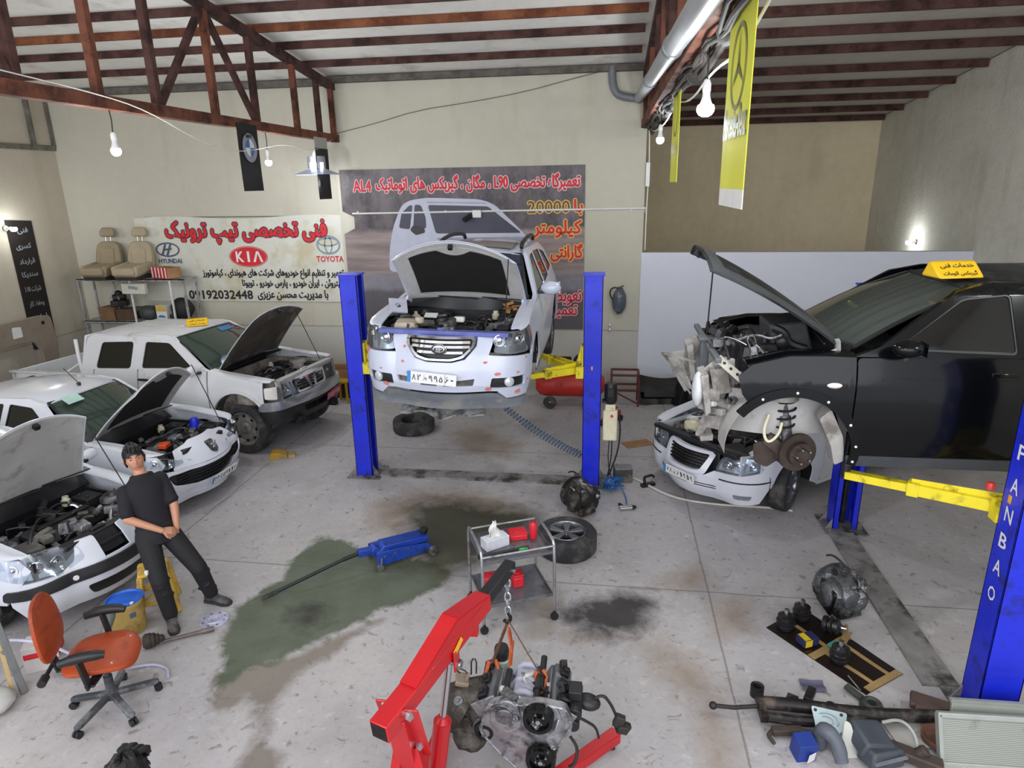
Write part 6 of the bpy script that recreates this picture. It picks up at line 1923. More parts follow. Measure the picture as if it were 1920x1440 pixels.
b.build('bumper_skin', M('glossy_black_plastic', '0d0d11', .15, 0, .2), t)
MB().shell(lambda u, v: (-.45 + .7 * u, -.14 + .03 * v, .16 + .12 * v), 8, 3, .02).build('lower_grille', BLACKP, t)
t = thing('dark_part_pile', 'black loose car part with a raised neck leaning against the white partition', 'car part', (1.42, 11.65, 0), 10)
b = MB().box((0, 0, .22), (.34, .26, .42), (0, 8, 20), .7, .8).bar((-.05, -.05, .38), (.02, -.02, .64), .13, .12).box((-.03, -.02, .68), (.22, .14, .10), (0, -10, 0)).bar((.12, .0, .44), (.30, .05, .46), .05, .05).bar((.30, .05, .46), (.34, .02, .12), .05, .05)
b.sph((.12, -.1, .2), (.12, .1, .12), 12, 8, lump=.12).bar((-.10, -.14, .06), (.30, -.16, .02), .06, .05)
b.build('bracket', BLACKP, t, bev=.012)
MB().tube([(.05, -.16, .5), (.12, -.2, .35), (.08, -.22, .2), (.16, -.2, .08)], .03, 8, smooth=2).build('pipe', GREYM, t)
b = MB().box((0, 0, .006), (.44, .24, .012), (0, 0, 25))
tag(b.build('flat_cardboard', CARD, loc=(.52, 9.70, 0)), 'brown cardboard scrap on the floor left of the white sedan', 'cardboard')

# boxes by the pickup's nose
t = thing('cardboard_box', 'open brown cardboard box standing behind the pickup nose against the wall', 'box', (-5.15, 11.75, 0), 3)
b = MB()
for x in (-.3, .3):
 b.box((x, 0, .45), (.012, .4, .22))
for y in (-.2, .2):
 b.box((0, y, .45), (.6, .012, .22))
b.box((0, 0, .345), (.6, .4, .012))
b.build('walls', CARD, t)
MB().box((0, 0, .17), (.62, .44, .34)).build('dark_crate', M('dark_brown_crate', '2f2318', .8, 0, .3), t)
t = thing('yellow_stand', 'yellow plastic stand beside the cardboard box at the wall', 'stand', (-4.88, 11.35, 0))
b = MB().box((0, 0, .40), (.26, .24, .04))
for x in (-.1, .1):
 for y in (-.1, .1):
  b.bar((x * 1.15, y * 1.15, 0), (x, y, .40), .04, .04)
b.build('body', M('dull_yellow_plastic', 'b08a1e', .5, 0, .1), t, bev=.006)

# ================================================================== loose wheels
t = thing('loose_tyre', 'dark tyre lying flat on the floor below the white SUV', 'tyre', (-3.12, 9.98, 0))
MB().lathe([(.21, .02), (.25, 0), (.33, .005), (.345, .04), (.345, .17), (.33, .205), (.25, .21), (.21, .19), (.205, .10), (.21, .02)], n=40).build('rubber', RUBBER, t)
t = thing('loose_wheel', 'alloy wheel with its tyre lying flat behind the steel trolley', 'wheel', (-.38, 6.52, 0), 20)
MB().lathe([(.20, .03), (.25, 0), (.31, .0), (.335, .04), (.335, .20), (.31, .235), (.25, .24), (.215, .22), (.205, .1), (.20, .03)], n=44).build('tyre', RUBBER, t)
b = MB().lathe([(.215, .225), (.205, .235), (.195, .22), (.19, .06)], n=36)
for i in range(5):
 a = 2 * PI * i / 5
 for k in (-.12, .12):
  b.bar((.03 * math.cos(a), .03 * math.sin(a), .20), (.19 * math.cos(a + k), .19 * math.sin(a + k), .215), .042, .03)
b.lathe([(0, .215), (.04, .212), (.05, .19), (.05, .16)], n=20)
b.build('rim', RIMAL, t, bev=.004)
MB().lathe([(0, .06), (.19, .06)], n=24).build('hub_face', DARKM, t, smooth=0)

# ================================================================== lumpy castings: gearboxes
def knobs(t, q, n, c, r, mats):
 """ribs, bosses, brackets and pipes standing out of a casting"""
 for k in range(n):
  u = Vector((q.uniform(-1, 1), q.uniform(-1, 1), q.uniform(-.5, 1))).normalized()
  p = Vector(c) + Vector((u.x * r[0], u.y * r[1], u.z * r[2])) * q.uniform(.85, 1)
  m = MB()
  if k % 4 == 0:
   m.box(p, [q.uniform(.05, .13) for _ in range(3)], [q.uniform(0, 90) for _ in range(3)], .8, .8)
  elif k % 4 == 1:
   m.cyl(p - u * .03, p + u * .045, q.uniform(.018, .04), n=12).cyl(p + u * .045, p + u * .06, .012, n=8)
  elif k % 4 == 2:
   w = u.cross(Vector((0, .3, 1))).normalized()
   m.bar(p - w * q.uniform(.04, .1), p + w * q.uniform(.04, .1), .015, .035)
  else:
   w = u.cross(Vector((.3, 0, 1))).normalized()
   m.tube([p - w * .06, p + u * .035, p + w * .05 + u * .02, p + w * .09 - u * .02], q.uniform(.008, .014), 6, smooth=1)
  m.build('casting_boss', q.choice(mats), t, bev=.005)

def gearbox(label, loc, rz, tilt, mat, sc=1.0, seed=1, face=True, pan=None):
 t = thing('gearbox', label, 'gearbox', loc, rot=(tilt[0], tilt[1], rz))
 q = random.Random(seed)
 b = MB()
 b.lathe([(0, -.02), (.19, -.02), (.20, .0), (.195, .05), (.17, .10), (.15, .18), (.12, .24), (.08, .30), (0, .31)], c=(0, 0, .22), axis=(1, 0, 0), n=26)
 b.sph((.12, .10, .14), (.16, .14, .13), 14, 10, lump=.08, seed=seed).sph((.16, -.12, .22), (.14, .10, .15), 14, 10, lump=.08, seed=seed + 1)
 b.box((.14, .0, .08), (.26, .24, .10), (0, 0, 8), .9, .9)
 b.build('casing', mat, t)
 r = MB()
 for k in range(14):
  a = 2 * PI * k / 14
  p = Vector((.0, .19 * math.cos(a), .22 + .19 * math.sin(a)))
  r.cyl(p - Vector((.03, 0, 0)), p + Vector((.02, 0, 0)), .014, n=8)
 r.lathe([(.17, -.03), (.20, -.03), (.205, .0), (.17, .0)], c=(0, 0, .22), axis=(1, 0, 0), n=28)
 r.build('bell_flange', mat, t)
 MB().lathe([(0, -.01), (.05, -.01), (.06, .0), (.14, .01), (.15, .03), (0, .03)], c=(-.03, 0, .22), axis=(1, 0, 0), n=24).build('converter', GREYM, t)
 knobs(t, q, 30, (.12, 0, .20), (.17, .19, .19), [mat, mat, GREYM, DARKM, ALU])
 if pan:
  MB().box((.16, -.17, .20), (.24, .03, .26), (0, 10, 0)).build('oil_pan', pan, t, bev=.02)
 MB().tube([(.05, .1, .38), (.0, .05, .44), (-.1, .02, .46), (-.16, .0, .42)], .010, 6, smooth=2).build('loose_cable', WIREB, t)
 return t

GB1 = M('oily_black_casting', '2a2725', .4, .4, .5, 8, .3, 40, ('6d675f', .22, 7))
GB2 = M('oily_silver_casting', '6a6c6e', .35, .6, .4, 7, .3, 40, ('1f1c1a', .45, 5))
gearbox('dark oily gearbox standing at the foot of the far lift post', (-.33, 7.45, .02), -55, (0, 0), GB1, 1, 3)
gearbox('oily silver gearbox lying beside the floor plate of the near lift', (2.18, 5.78, .02), -75, (0, 0), GB2, 1, 8, pan=M('black_glossy_pan', '0c0c0d', .15, 0, .2))

# ================================================================== blue trolley jack
t = thing('trolley_jack', 'blue trolley jack with a long black handle on the green floor stain', 'jack', (-2.18, 6.15, 0), 40)
b = MB()
for s_ in (-1, 1):
 b.prism([(-.30, .05), (.30, .05), (.34, .10), (.28, .15), (-.10, .20), (-.30, .20)], s_ * .13 - .006, s_ * .13 + .006)
b.box((.22, 0, .11), (.14, .26, .02)).box((-.22, 0, .15), (.14, .26, .10))
b.build('frame', M('blue_jack_paint', '1c3f9c', .35, 0, .12, 5, 0, 40, ('10204e', .2, 6)), t, bev=.004)
MB().prism([(-.26, .17), (-.20, .24), (.28, .21), (.34, .17), (.28, .14), (-.10, .14)], -.09, .09).build('lifting_arm', MATS['blue_jack_paint'], t, bev=.008)
MB().lathe([(0, .26), (.045, .26), (.05, .24), (.035, .20), (0, .2)], c=(.30, 0, 0), n=18).build('saddle', DARKM, t)
for s_ in (-1, 1):
 MB().lathe([(0, -.025), (.05, -.025), (.055, 0), (.05, .025), (0, .025)], c=(.32, s_ * .165, .055), axis=(0, 1, 0), n=18).build('front_wheel', GREYM, t)
 MB().lathe([(0, -.012), (.038, -.012), (.04, .012), (0, .012)], c=(-.28, s_ * .155, .04), axis=(0, 1, 0), n=16).bar((-.28, s_ * .155, .05), (-.26, s_ * .14, .15), .04, .02).build('caster', STEEL, t)
 for x in (-.22, -.1, .05):
  MB().cyl((x, s_ * .13, .15), (x, s_ * .145, .15), .014, n=8).build('bolt', STEEL, t)
MB().cyl((-.28, -.06, .18), (-.28, .06, .18), .05, n=16).bar((-.26, 0, .18), (-.46, 0, .20), .08, .07).build('handle_socket', MATS['blue_jack_paint'], t, bev=.006)
MB().cyl((-.42, 0, .20), (-.62, .0, .18), .022, n=12).cyl((-.62, 0, .18), (-1.46, -.02, .04), .018, n=12).build('handle', BLACKP, t)
MB().cyl((-1.30, -.017, .065), (-1.46, -.02, .04), .022, n=12).build('grip', RUBBER, t)

# ================================================================== steel trolley with its load
TRL = M('worn_tube_steel', 'a4a7aa', .35, .8, .15, 9, .1, 50, ('6e675f', .25, 7))
SHELF = M('smoky_steel_shelf', '77777d', .3, .45, .2, 4, 0, 40, ('3d3a3a', .25, 3))
ta = math.radians(24.5)
t = thing('tool_trolley', 'two-shelf tubular steel trolley in the middle of the floor', 'trolley', (-.83, 5.36, 0), 24.5)
hx, hy, ht = .335, .27, .83
for sx in (-1, 1):
 MB().tube([(sx * hx, -hy, .10), (sx * hx, -hy, ht - .06), (sx * hx, -hy + .05, ht), (sx * hx, hy - .05, ht), (sx * hx, hy, ht - .06), (sx * hx, hy, .10)], .014, 10, smooth=1).build('side_frame', TRL, t)
for nm, z in (('top_shelf', .70), ('bottom_shelf', .26)):
 b = MB().box((0, 0, z), (hx * 2 - .02, hy * 2 - .02, .008))
 for s_ in (-1, 1):
  b.box((0, s_ * (hy - .012), z + .012), (hx * 2 - .02, .006, .03)).box((s_ * (hx - .012), 0, z + .012), (.006, hy * 2 - .02, .03))
 b.build(nm, SHELF, t, smooth=0)
for s_ in (-1, 1):
 MB().tube([(-hx, s_ * hy, ht - .05), (hx, s_ * hy, ht - .05)], .010, 8).build('rail', TRL, t)
 for sx in (-1, 1):
  MB().lathe([(0, -.014), (.036, -.014), (.04, 0), (.036, .014), (0, .014)], c=(sx * hx, s_ * hy, .042), axis=(.3, 1, 0), n=16).bar((sx * hx, s_ * hy, .04), (sx * hx, s_ * hy, .11), .03, .022).build('caster', BLACKP, t)

def on_trolley(x, y, z=0.0):
 return (-.83 + x * math.cos(ta) - y * math.sin(ta), 5.36 + x * math.sin(ta) + y * math.cos(ta), z)

t = thing('tissue_box', 'white tissue box with a tissue standing up on the trolley', 'tissue box', on_trolley(-.14, .02, .705), 40)
MB().box((0, 0, .05), (.24, .12, .10)).build('box', M('pale_printed_card', 'cfd0d8', .6, 0, .1, 14), t, bev=.004)
b = MB().shell(lambda u, v: ((u - .5) * .14 * (1 - v * .8) + .01 * math.sin(9 * v), .02 * math.sin(6 * u + 2 * v), .10 + .15 * v), 8, 8, .003)
b.shell(lambda u, v: ((u - .5) * .10 * (1 - v * .7) - .01, -.02 + .03 * u, .10 + .10 * v), 6, 6, .003)
b.build('tissue', WHITEP, t)
REDB = M('red_plastic_case', 'cf2430', .35, 0, .08)

def red_case(label, loc, rz, sx, sy, sz, rot=None):
 t = thing('red_case', label, 'case', loc, rz, rot=rot)
 MB().box((0, 0, sz * .4), (sx, sy, sz * .8)).build('body', REDB, t, bev=.01)
 MB().box((0, 0, sz * .9), (sx * .98, sy * .98, sz * .2)).box((0, 0, sz * 1.02), (sx * .4, sy * .5, sz * .08)).build('lid', REDB, t, bev=.008)
 return t

red_case('flat red plastic case on the trolley top beside the tissue box', on_trolley(.10, .10, .705), 20, .17, .13, .07)
t = thing('red_can', 'tall red can standing on the right of the trolley top', 'can', on_trolley(.24, .05, .705))
MB().lathe([(0, 0), (.034, 0), (.036, .006), (.036, .15), (.03, .16), (0, .16)], n=22).build('body', REDB, t)
MB().lathe([(0, .175), (.018, .175), (.024, .16), (0, .16)], n=16).build('cap', M('dark_red_cap', '8f1a22', .4), t)
t = thing('torch_tube', 'long dark tube lying along the front of the trolley top', 'tube', on_trolley(-.10, -.13, .72), 28)
MB().cyl((-.2, 0, 0), (.24, 0, 0), .014, n=12).cyl((-.24, 0, 0), (-.2, 0, 0), .02, n=12).build('tube', BLACKP, t)
t = thing('green_marker', 'small green plastic piece on the trolley top', 'marker', on_trolley(.06, -.12, .706), 10)
MB().box((0, 0, .012), (.09, .035, .024)).cyl((.045, 0, .012), (.07, 0, .012), .008).build('body', M('green_plastic', '2fae55', .4), t, bev=.006)
red_case('red plastic box standing on the trolley bottom shelf, right side', on_trolley(.06, .0, .267), 25, .10, .12, .13)
red_case('red plastic box on the trolley bottom shelf behind the chain', on_trolley(-.18, .12, .267), 5, .10, .10, .08)
t = thing('spray_bottle', 'small dark bottle lying on the left of the trolley bottom shelf', 'bottle', on_trolley(-.22, -.06, .295), 60)
MB().lathe([(0, -.08), (.028, -.08), (.03, -.07), (.03, .05), (.012, .075), (.012, .10), (0, .10)], axis=(1, 0, 0), n=16).build('body', BLACKP, t)

# ================================================================== red engine crane and the engine on it
t = thing('engine_crane', 'red hydraulic engine crane with a black extension arm in the foreground', 'crane', (-1.0, 2.95, 0))
O = Vector((-1.0, 2.95, 0))
piv, tip = Vector((-.98, 2.55, 1.42)) - O, Vector((-.57, 3.68, 1.56)) - O
d = (tip - piv).normalized()
rear = piv - d * .14
m1 = piv + d * .86
b = MB().bar(rear, m1, .105, .105)
o = b.build('boom', REDP, t, bev=.006)
MB().bar(rear - d * .002, rear + d * .02, .088, .088).build('boom_opening', DARKM, o)
up = Vector((0, 0, 1))
sd = d.cross(up).normalized()
b = MB()
for k in (-1, 1):
 pts = [piv + d * .10 + up * .055, piv + d * .50 + up * .15, piv + d * .82 + up * .055]
 pts = [p + sd * k * .045 for p in pts]
 b.add([*pts, *[p + sd * k * .008 for p in pts]], [(0, 1, 2), (5, 4, 3), (0, 1, 4, 3), (1, 2, 5, 4), (2, 0, 3, 5)])
b.bar(piv + d * .10 + up * .055, piv + d * .50 + up * .155, .10, .014).bar(piv + d * .50 + up * .155, piv + d * .82 + up * .055, .10, .014)
b.build('boom_truss', REDP, o)
b = MB()
pin = piv + d * .47 - up * .11
for k in (-1, 1):
 b.bar(pin + sd * k * .05 + up * .10, pin + sd * k * .05 - up * .02, .10, .012)
b.bar(pin + sd * .05 + up * .09, pin - sd * .05 + up * .09, .08, .02)
b.build('ram_bracket', REDP, o, bev=.003)
MB().cyl(pin - sd * .08, pin + sd * .08, .018, n=12).cyl(pin + sd * .06, pin + sd * .075, .03, n=6).cyl(pin - sd * .075, pin - sd * .06, .03, n=6).build('pin', STEEL, o)
MB().box(piv + d * .74 - up * .10, (.05, .05, .1)).build('pin_plate', REDP, o)
MB().bar(piv + d * .44 + sd * .059 - up * .02, piv + d * .52 + sd * .059 + up * .02, .004, .035).build('warning_sticker', M('yellow_sticker', 'd9a92a', .5), o)
MB().bar(m1 - d * .1, tip, .075, .075).build('extension_arm', M('black_painted_steel', '17171c', .45, 0, .2), t, bev=.006)
MB().cyl(tip - d * .05 - sd * .055, tip - d * .05 + sd * .055, .014, n=10).build('hook_pin', STEEL, t)
base = Vector((0, 0, .12))
b = MB().bar(piv - up * .02, base, .10, .10)
for k in (-1, 1):
 b.bar(piv + sd * k * .065 + up * .03, piv + sd * k * .065 - up * .42 + Vector((0, .17, 0)), .11, .012)
b.build('mast', REDP, t, bev=.005)
for z in (.0, -.30):
 p = piv + Vector((0, .12 if z else 0, z))
 MB().cyl(p - sd * .085, p + sd * .085, .018, n=10).cyl(p + sd * .072, p + sd * .088, .03, n=6).build('mast_bolt', STEEL, t)
MB().bar(piv + Vector((-.04, .10, -.32)), Vector((-.20, -.35, .12)), .05, .05).bar(piv + Vector((.04, .10, -.32)), Vector((.26, -.35, .12)), .05, .05).build('brace', REDP, t, bev=.004)
rb = base + Vector((.05, -.02, .26))
ct = rb.lerp(pin, .60)
MB().cyl(rb, ct, .052, .052, 20).cyl(ct, ct + (pin - rb).normalized() * .03, .045, .03, 20).build('ram_cylinder', REDP, t)
MB().cyl(ct, pin, .020, n=14).build('ram_rod', STEEL, t)
MB().box((0, -.1, .12), (.5, .12, .10)).bar((-.2, -.35, .12), (.26, -.35, .12), .08, .08).bar((0, -.05, .12), (.02, -.35, .12), .1, .1).build('base', REDP, t, bev=.006)
for s_, e in ((-1, Vector((-.10, 1.0, .10))), (1, Vector((1.14, .92, .10)))):
 MB().bar(Vector((s_ * .18, -.08, .11)), e, .09, .08).build('leg', REDP, t, bev=.006)
 MB().lathe([(0, -.02), (.038, -.02), (.04, .02), (0, .02)], c=(e.x * .97, e.y * .97, .04), axis=(1, .2, 0), n=16).build('caster', BLACKP, t)
for x in (-.2, .26):
 MB().lathe([(0, -.025), (.045, -.025), (.05, .025), (0, .025)], c=(x, -.38, .05), axis=(1, 0, 0), n=16).build('caster', BLACKP, t)

t = thing('lifting_chain', 'short steel chain hanging from the tip of the engine crane', 'chain', tip + O - d * .05)
z = -.05
b = MB()
for k in range(6):
 c0 = Vector((0, 0, z - .052 * k))
 e1 = Vector((1, 0, 0)) if k % 2 else Vector((.2, 1, 0)).normalized()
 b.tube([c0 + e1 * .018 * math.cos(a) + Vector((0, 0, .036 * math.sin(a))) for a in np.linspace(0, 2 * PI, 15)[:-1]], .007, 6, closed=True)
b.build('links', STEEL, t)
cb = tip + O - d * .05 + Vector((0, 0, -.36))
b = MB().tube([cb + Vector((0, 0, .03)), cb + Vector((.02, 0, .0)), cb + Vector((0, 0, -.04)), cb + Vector((-.03, 0, -.02))], .012, 8, smooth=1)
b.build('hook', DARKM, t, loc=None).location = -(tip + O - d * .05)
STRAP = M('orange_strap_webbing', 'b5562c', .8, 0, .2, 20)
STRAPD = M('brown_strap_webbing', '6d4c38', .8, 0, .25, 20)
E0 = Vector((-.58, 3.62, .24))
t = thing('lifting_sling', 'orange and brown sling from the crane chain to the engine', 'sling', cb)
for nm, a, mm in (('left_leg', E0 + Vector((-.15, .15, .47)), STRAPD), ('right_leg', E0 + Vector((.19, .09, .47)), STRAPD)):
 MB().bar((0, 0, -.02), a - cb, .028, .006).build('strap_leg', mm, t)
 c2 = a - cb
 MB().tube([c2 + Vector((-.02, 0, .02)), c2 + Vector((-.04, -.06, -.06)), c2 + Vector((.0, -.10, -.1)), c2 + Vector((.05, -.02, -.03)), c2 + Vector((.02, .02, .02))], .014, 6, smooth=1).build('strap_loop', STRAP, t)
MB().bar((.0, .01, -.10), (.02, .02, -.26), .06, .012).bar((.02, .02, -.20), (.0, .03, -.40), .035, .01, .5).build('strap_tail', STRAP, t)

def engine():
 t = thing('car_engine', 'grey six-cylinder engine with gearbox hanging on the red crane', 'engine', E0)
 t.scale = (.93, .93, .93)
 # local frame: x right, y back, z up; the timing cover faces -y
 B = lambda: MB()
 b = B().box((.10, .02, .24), (.42, .44, .26)).box((.12, .02, .16), (.36, .40, .20), (0, 0, 0), 1.1, 1.05)
 b.build('engine_block', GREYM, t, bev=.02)
 # timing cover
 cover = soft([(-.18, .30), (-.12, .52), (.02, .58), (.10, .54), (.22, .58), (.42, .55), (.46, .42), (.38, .26), (.32, .06), (.10, -.02), (-.02, .10)], .04)
 b = B().prism(cover, -.265, -.20)
 b.prism(soft([(-.10, .50), (.0, .60), (.10, .55), (.12, .36), (.0, .30), (-.10, .36)], .05), -.285, -.26)
 b.prism(soft([(.22, .60), (.36, .56), (.40, .42), (.30, .34), (.22, .42)], .05), -.280, -.26)
 b.build('timing_cover', ALU, t, bev=.008)
 b = B()
 pts = [Vector((x, -.27, z)) for x, z in cover]
 b.tube(pts, .010, 6, closed=True)
 for k in range(0, len(pts), 3):
  b.cyl(pts[k] + Vector((0, .01, 0)), pts[k] - Vector((0, .012, 0)), .013, n=8)
 for x, z, r in ((-.02, .47, .075), (.0, .40, .06)):
  b.tube([(x + r * math.cos(a), -.285, z + r * math.sin(a)) for a in np.linspace(.3, PI + .3, 14)], .008, 6)
 b.build('cover_ribs', ALU, t)
 MB().cyl((.0, -.25, .47), (.0, -.31, .47), .06, n=20).build('cam_cap', GREYM, t, bev=.006)
 for nm, x, z, r in (('water_pump_pulley', .235, .50, .105), ('crank_pulley', .25, .16, .105)):
  o = B().lathe([(.02, .0), (r * .9, .0), (r, .012), (r * .94, .025), (r, .038), (r * .94, .05), (r, .06), (r * .95, .075), (r * .72, .075), (r * .66, .045), (r * .3, .04), (r * .28, .07), (0, .075)], c=(x, -.28, z), axis=(0, -1, 0), n=32).build(nm, M('gloss_black_pulley', '0a0a0c', .2, .2, .1), t)
  m = MB()
  for a in range(4):
   m.cyl((x + .038 * math.cos(a * PI / 2 + .5), -.32, z + .038 * math.sin(a * PI / 2 + .5)), (x + .038 * math.cos(a * PI / 2 + .5), -.335, z + .038 * math.sin(a * PI / 2 + .5)), .009, n=6)
  m.cyl((x, -.33, z), (x, -.36, z), .018, n=6)
  m.build('pulley_bolts', STEEL, o)
 # cylinder banks of the vee
 for s_, x in ((-1, -.10), (1, .30)):
  e = bpy.data.objects.new('cylinder_bank', None)
  COL.objects.link(e)
  e.parent = t
  e.location = (x, .04, .33)
  e.rotation_euler = (0, math.radians(s_ * 30), 0)
  MB().box((0, 0, .02), (.17, .46, .16)).build('cylinder_head', ALU, e, bev=.012)
  MB().box((0, 0, .12), (.15, .44, .06), (0, 0, 0), .9, .96).build('valve_cover', M('grey_valve_cover', '6f7277', .4, .5, .2), e, bev=.015)
  for k in range(3):
   MB().box((.0, -.14 + .14 * k, .165), (.07, .09, .03)).cyl((.0, -.14 + .14 * k, .15), (.0, -.14 + .14 * k, .20), .02, n=10).build('coil_pack', BLACKP, e, bev=.004)
  MB().box((s_ * -.02 if s_ < 0 else .02, -.235, .06), (.19, .015, .24)).build('front_rim', ALU, e, bev=.004)
 # intake in the valley
 b = B().box((.10, .06, .43), (.18, .40, .08), (0, 0, 0), .8, .95)
 for k in range(3):
  b.tube([(.0, -.08 + .14 * k, .40), (.06, -.08 + .14 * k, .49), (.14, -.08 + .14 * k, .49), (.22, -.08 + .14 * k, .40)], .026, 8, smooth=1)
 b.build('intake_manifold', M('pale_intake_plastic', 'a9aab8', .45, 0, .12), t, bev=.01)
 for y0, x0 in ((-.05, -.02), (.12, .22), (.0, .20)):
  MB().cyl((x0, y0 - .14, .48), (x0, y0 + .16, .50), .024, n=12).cyl((x0, y0 - .05, .485), (x0, y0 - .03, .486), .032, n=12).build('fuel_rail', BLACKP, t)
 MB().lathe([(.0, .17), (.05, .17), (.056, .15), (.058, .10), (.05, .085), (.05, .07), (.054, .0), (0, .0)], c=(-.10, .24, .43), n=22).build('oil_filter', BLACKP, t)
 MB().lathe([(.060, .02), (.062, .09), (.05, .10)], c=(-.10, .24, .40), n=22).build('filter_housing', M('grey_green_housing', '8e9a8e', .4, .2, .1), t)
 q = random.Random(12)
 for k in range(14):
  p = Vector((q.uniform(-.05, .38), q.uniform(-.15, .25), q.uniform(.43, .52)))
  m = MB()
  if k % 2:
   m.box(p, [q.uniform(.03, .08) for _ in range(3)], [q.uniform(0, 60) for _ in range(3)])
  else:
   m.tube([p, p + Vector((q.uniform(-.08, .08), q.uniform(-.1, .1), .05)), p + Vector((q.uniform(-.16, .16), q.uniform(-.16, .16), -.02))], q.uniform(.008, .018), 6, smooth=2)
  m.build('engine_fitting', q.choice([BLACKP, BLACKP, DARKM, ALU, WHITEP]), t, bev=.003)
 # gearbox bolted on the left
 b = B().lathe([(0, .30), (.10, .30), (.17, .24), (.20, .12), (.22, .0), (.22, -.04), (.0, -.04)], c=(-.20, .0, .25), axis=(-1, 0, -.1), n=26)
 b.sph((-.36, -.04, .30), (.14, .17, .15), 14, 10, lump=.10, seed=4).sph((-.28, -.12, .12), (.13, .14, .10), 14, 10, lump=.1, seed=5).sph((-.40, .08, .22), (.10, .12, .14), 12, 8, lump=.12, seed=6)
 b.build('gearbox', M('dark_brown_casting', '3d3833', .55, .3, .5, 8, .4, 35, ('68625a', .25, 6)), t)
 knobs(t, q, 30, (-.33, -.02, .24), (.15, .19, .19), [MATS['dark_brown_casting'], MATS['dark_brown_casting'], DARKM, GREYM])
 knobs(t, q, 16, (.16, -.20, .32), (.26, .10, .28), [ALU, GREYM, DARKM])
 B().lathe([(.062, .0), (.07, .03), (.062, .05), (.04, .05), (.038, -.02), (0, -.02)], c=(-.15, -.22, .28), axis=(0, -1, 0), n=24).build('drive_flange', DARKM, t)
 B().lathe([(.085, .0), (.09, .03), (.075, .04)], c=(-.15, -.19, .28), axis=(0, -1, 0), n=24).build('flange_ring', GREYM, t)
 B().box((-.36, .02, .46), (.10, .12, .04), (0, 15, 10)).cyl((-.33, 0, .46), (-.30, 0, .54), .012).build('selector_cover', M('brown_dusty_cover', '8a7a68', .6, 0, .2), t, bev=.01)
 B().tube([(-.30, .06, .48), (-.30, .08, .60), (-.26, .08, .60), (-.26, .05, .50)], .006, 6, smooth=1).tube([(-.38, .04, .50), (-.42, .02, .56), (-.34, .0, .57), (-.30, .0, .52)], .005, 6, smooth=1).build('loose_wire', WIREB, t)
 b = B()
 for k in range(16):
  p = Vector((-.16 + .02 * k, -.235, .26 - .02 * k + q.uniform(-.02, .02)))
  b.sph(p, (.02, .02, .018), 8, 6, lump=.2, seed=k)
 b.build('rough_flange', GREYM, t)
 # starter, compressor and wiring on the right
 B().cyl((.47, -.18, .42), (.47, .06, .46), .05, n=16).cyl((.46, -.18, .32), (.46, -.02, .32), .045, n=16).box((.47, -.06, .52), (.09, .12, .07)).build('alternator', BLACKP, t, bev=.006)
 B().sph((.56, -.02, .40), (.09, .07, .05), 14, 10, rot=(0, 10, 0)).build('heat_shield', BLACKP, t)
 B().tube([(.50, -.05, .40), (.58, -.02, .41), (.66, .0, .46), (.72, .0, .38), (.76, .0, .28)], .011, 6, smooth=2).tube([(.48, -.10, .34), (.56, -.08, .28), (.62, -.06, .22), (.64, -.05, .12)], .010, 6, smooth=2).tube([(.44, -.16, .22), (.50, -.2, .16), (.48, -.24, .06), (.44, -.24, .03)], .012, 6, smooth=2).build('wiring', WIREB, t)
 B().box((.78, .0, .24), (.07, .05, .09), (0, 20, 0)).box((.80, .0, .18), (.08, .07, .06), (0, 20, 20)).box((.83, .02, .16), (.05, .05, .08), (0, 30, 10)).build('connector_plugs', M('dark_connector', '2a2723', .5, 0, .3), t, bev=.006)
 B().box((.12, .0, .07), (.34, .36, .10), (0, 0, 0), 1, 1).build('oil_pan', GREYM, t, bev=.03)
 return t

engine()
'''
'''
# ================================================================== printed sheets on the walls
FA = {'l1': (-8.78, -5.40, 2.85, 3.29), 'kia': (-7.46, -6.69, 2.41, 2.78), 'toy': (-5.63, -5.14, 2.63, 3.00), 'toyt': (-5.65, -5.10, 2.49, 2.60), 'hy': (-9.06, -8.54, 2.60, 2.88), 'hyt': (-9.03, -8.53, 2.47, 2.56),
 'b1': (-8.11, -5.12, 2.15, 2.35), 'b2': (-7.28, -5.12, 1.96, 2.15), 'b3': (-6.98, -5.49, 1.73, 1.93), 'num': (-8.48, -7.09, 1.75, 1.92)}
t = thing('wall_banner', 'white vinyl banner with red headline, red oval emblem and phone number, behind the pickup', 'banner', (-7.2, 12.5, 2.5))
m = upright((7.2, -.012, -2.5))
VINYL = M('white_vinyl', 'cdccc0', .35, 0, .05, 1.5, .1, 6, ('bdb497', .3, 1.2))

def vin(u, v):
 x = -9.45 + 4.37 * u
 z = 1.70 + 1.66 * v
 return (x, z + (.03 * math.sin(9 * u) * (v > .98)), .006 + .004 * math.sin(14 * u + 5 * v) * math.sin(3 * v + 2 * u))

MB().shell(vin, 30, 14, .003, upright((7.2, -.02, -2.5))).build('sheet', VINYL, t)
e = .012

def line(par, body, k, F, mat, m, z, fat=0.0, outline=None, ow=.0, name='lettering'):
 x0, x1, y0, y1 = F[k]
 if outline:
  put_text(MB(), body, x0, x1, y0, y1, z, 0, m, fat + ow).build(name + '_edge', outline, par, smooth=0)
 return put_text(MB(), body, x0, x1, y0, y1, z + .002, 0, m, fat).build(name, mat, par, smooth=0)

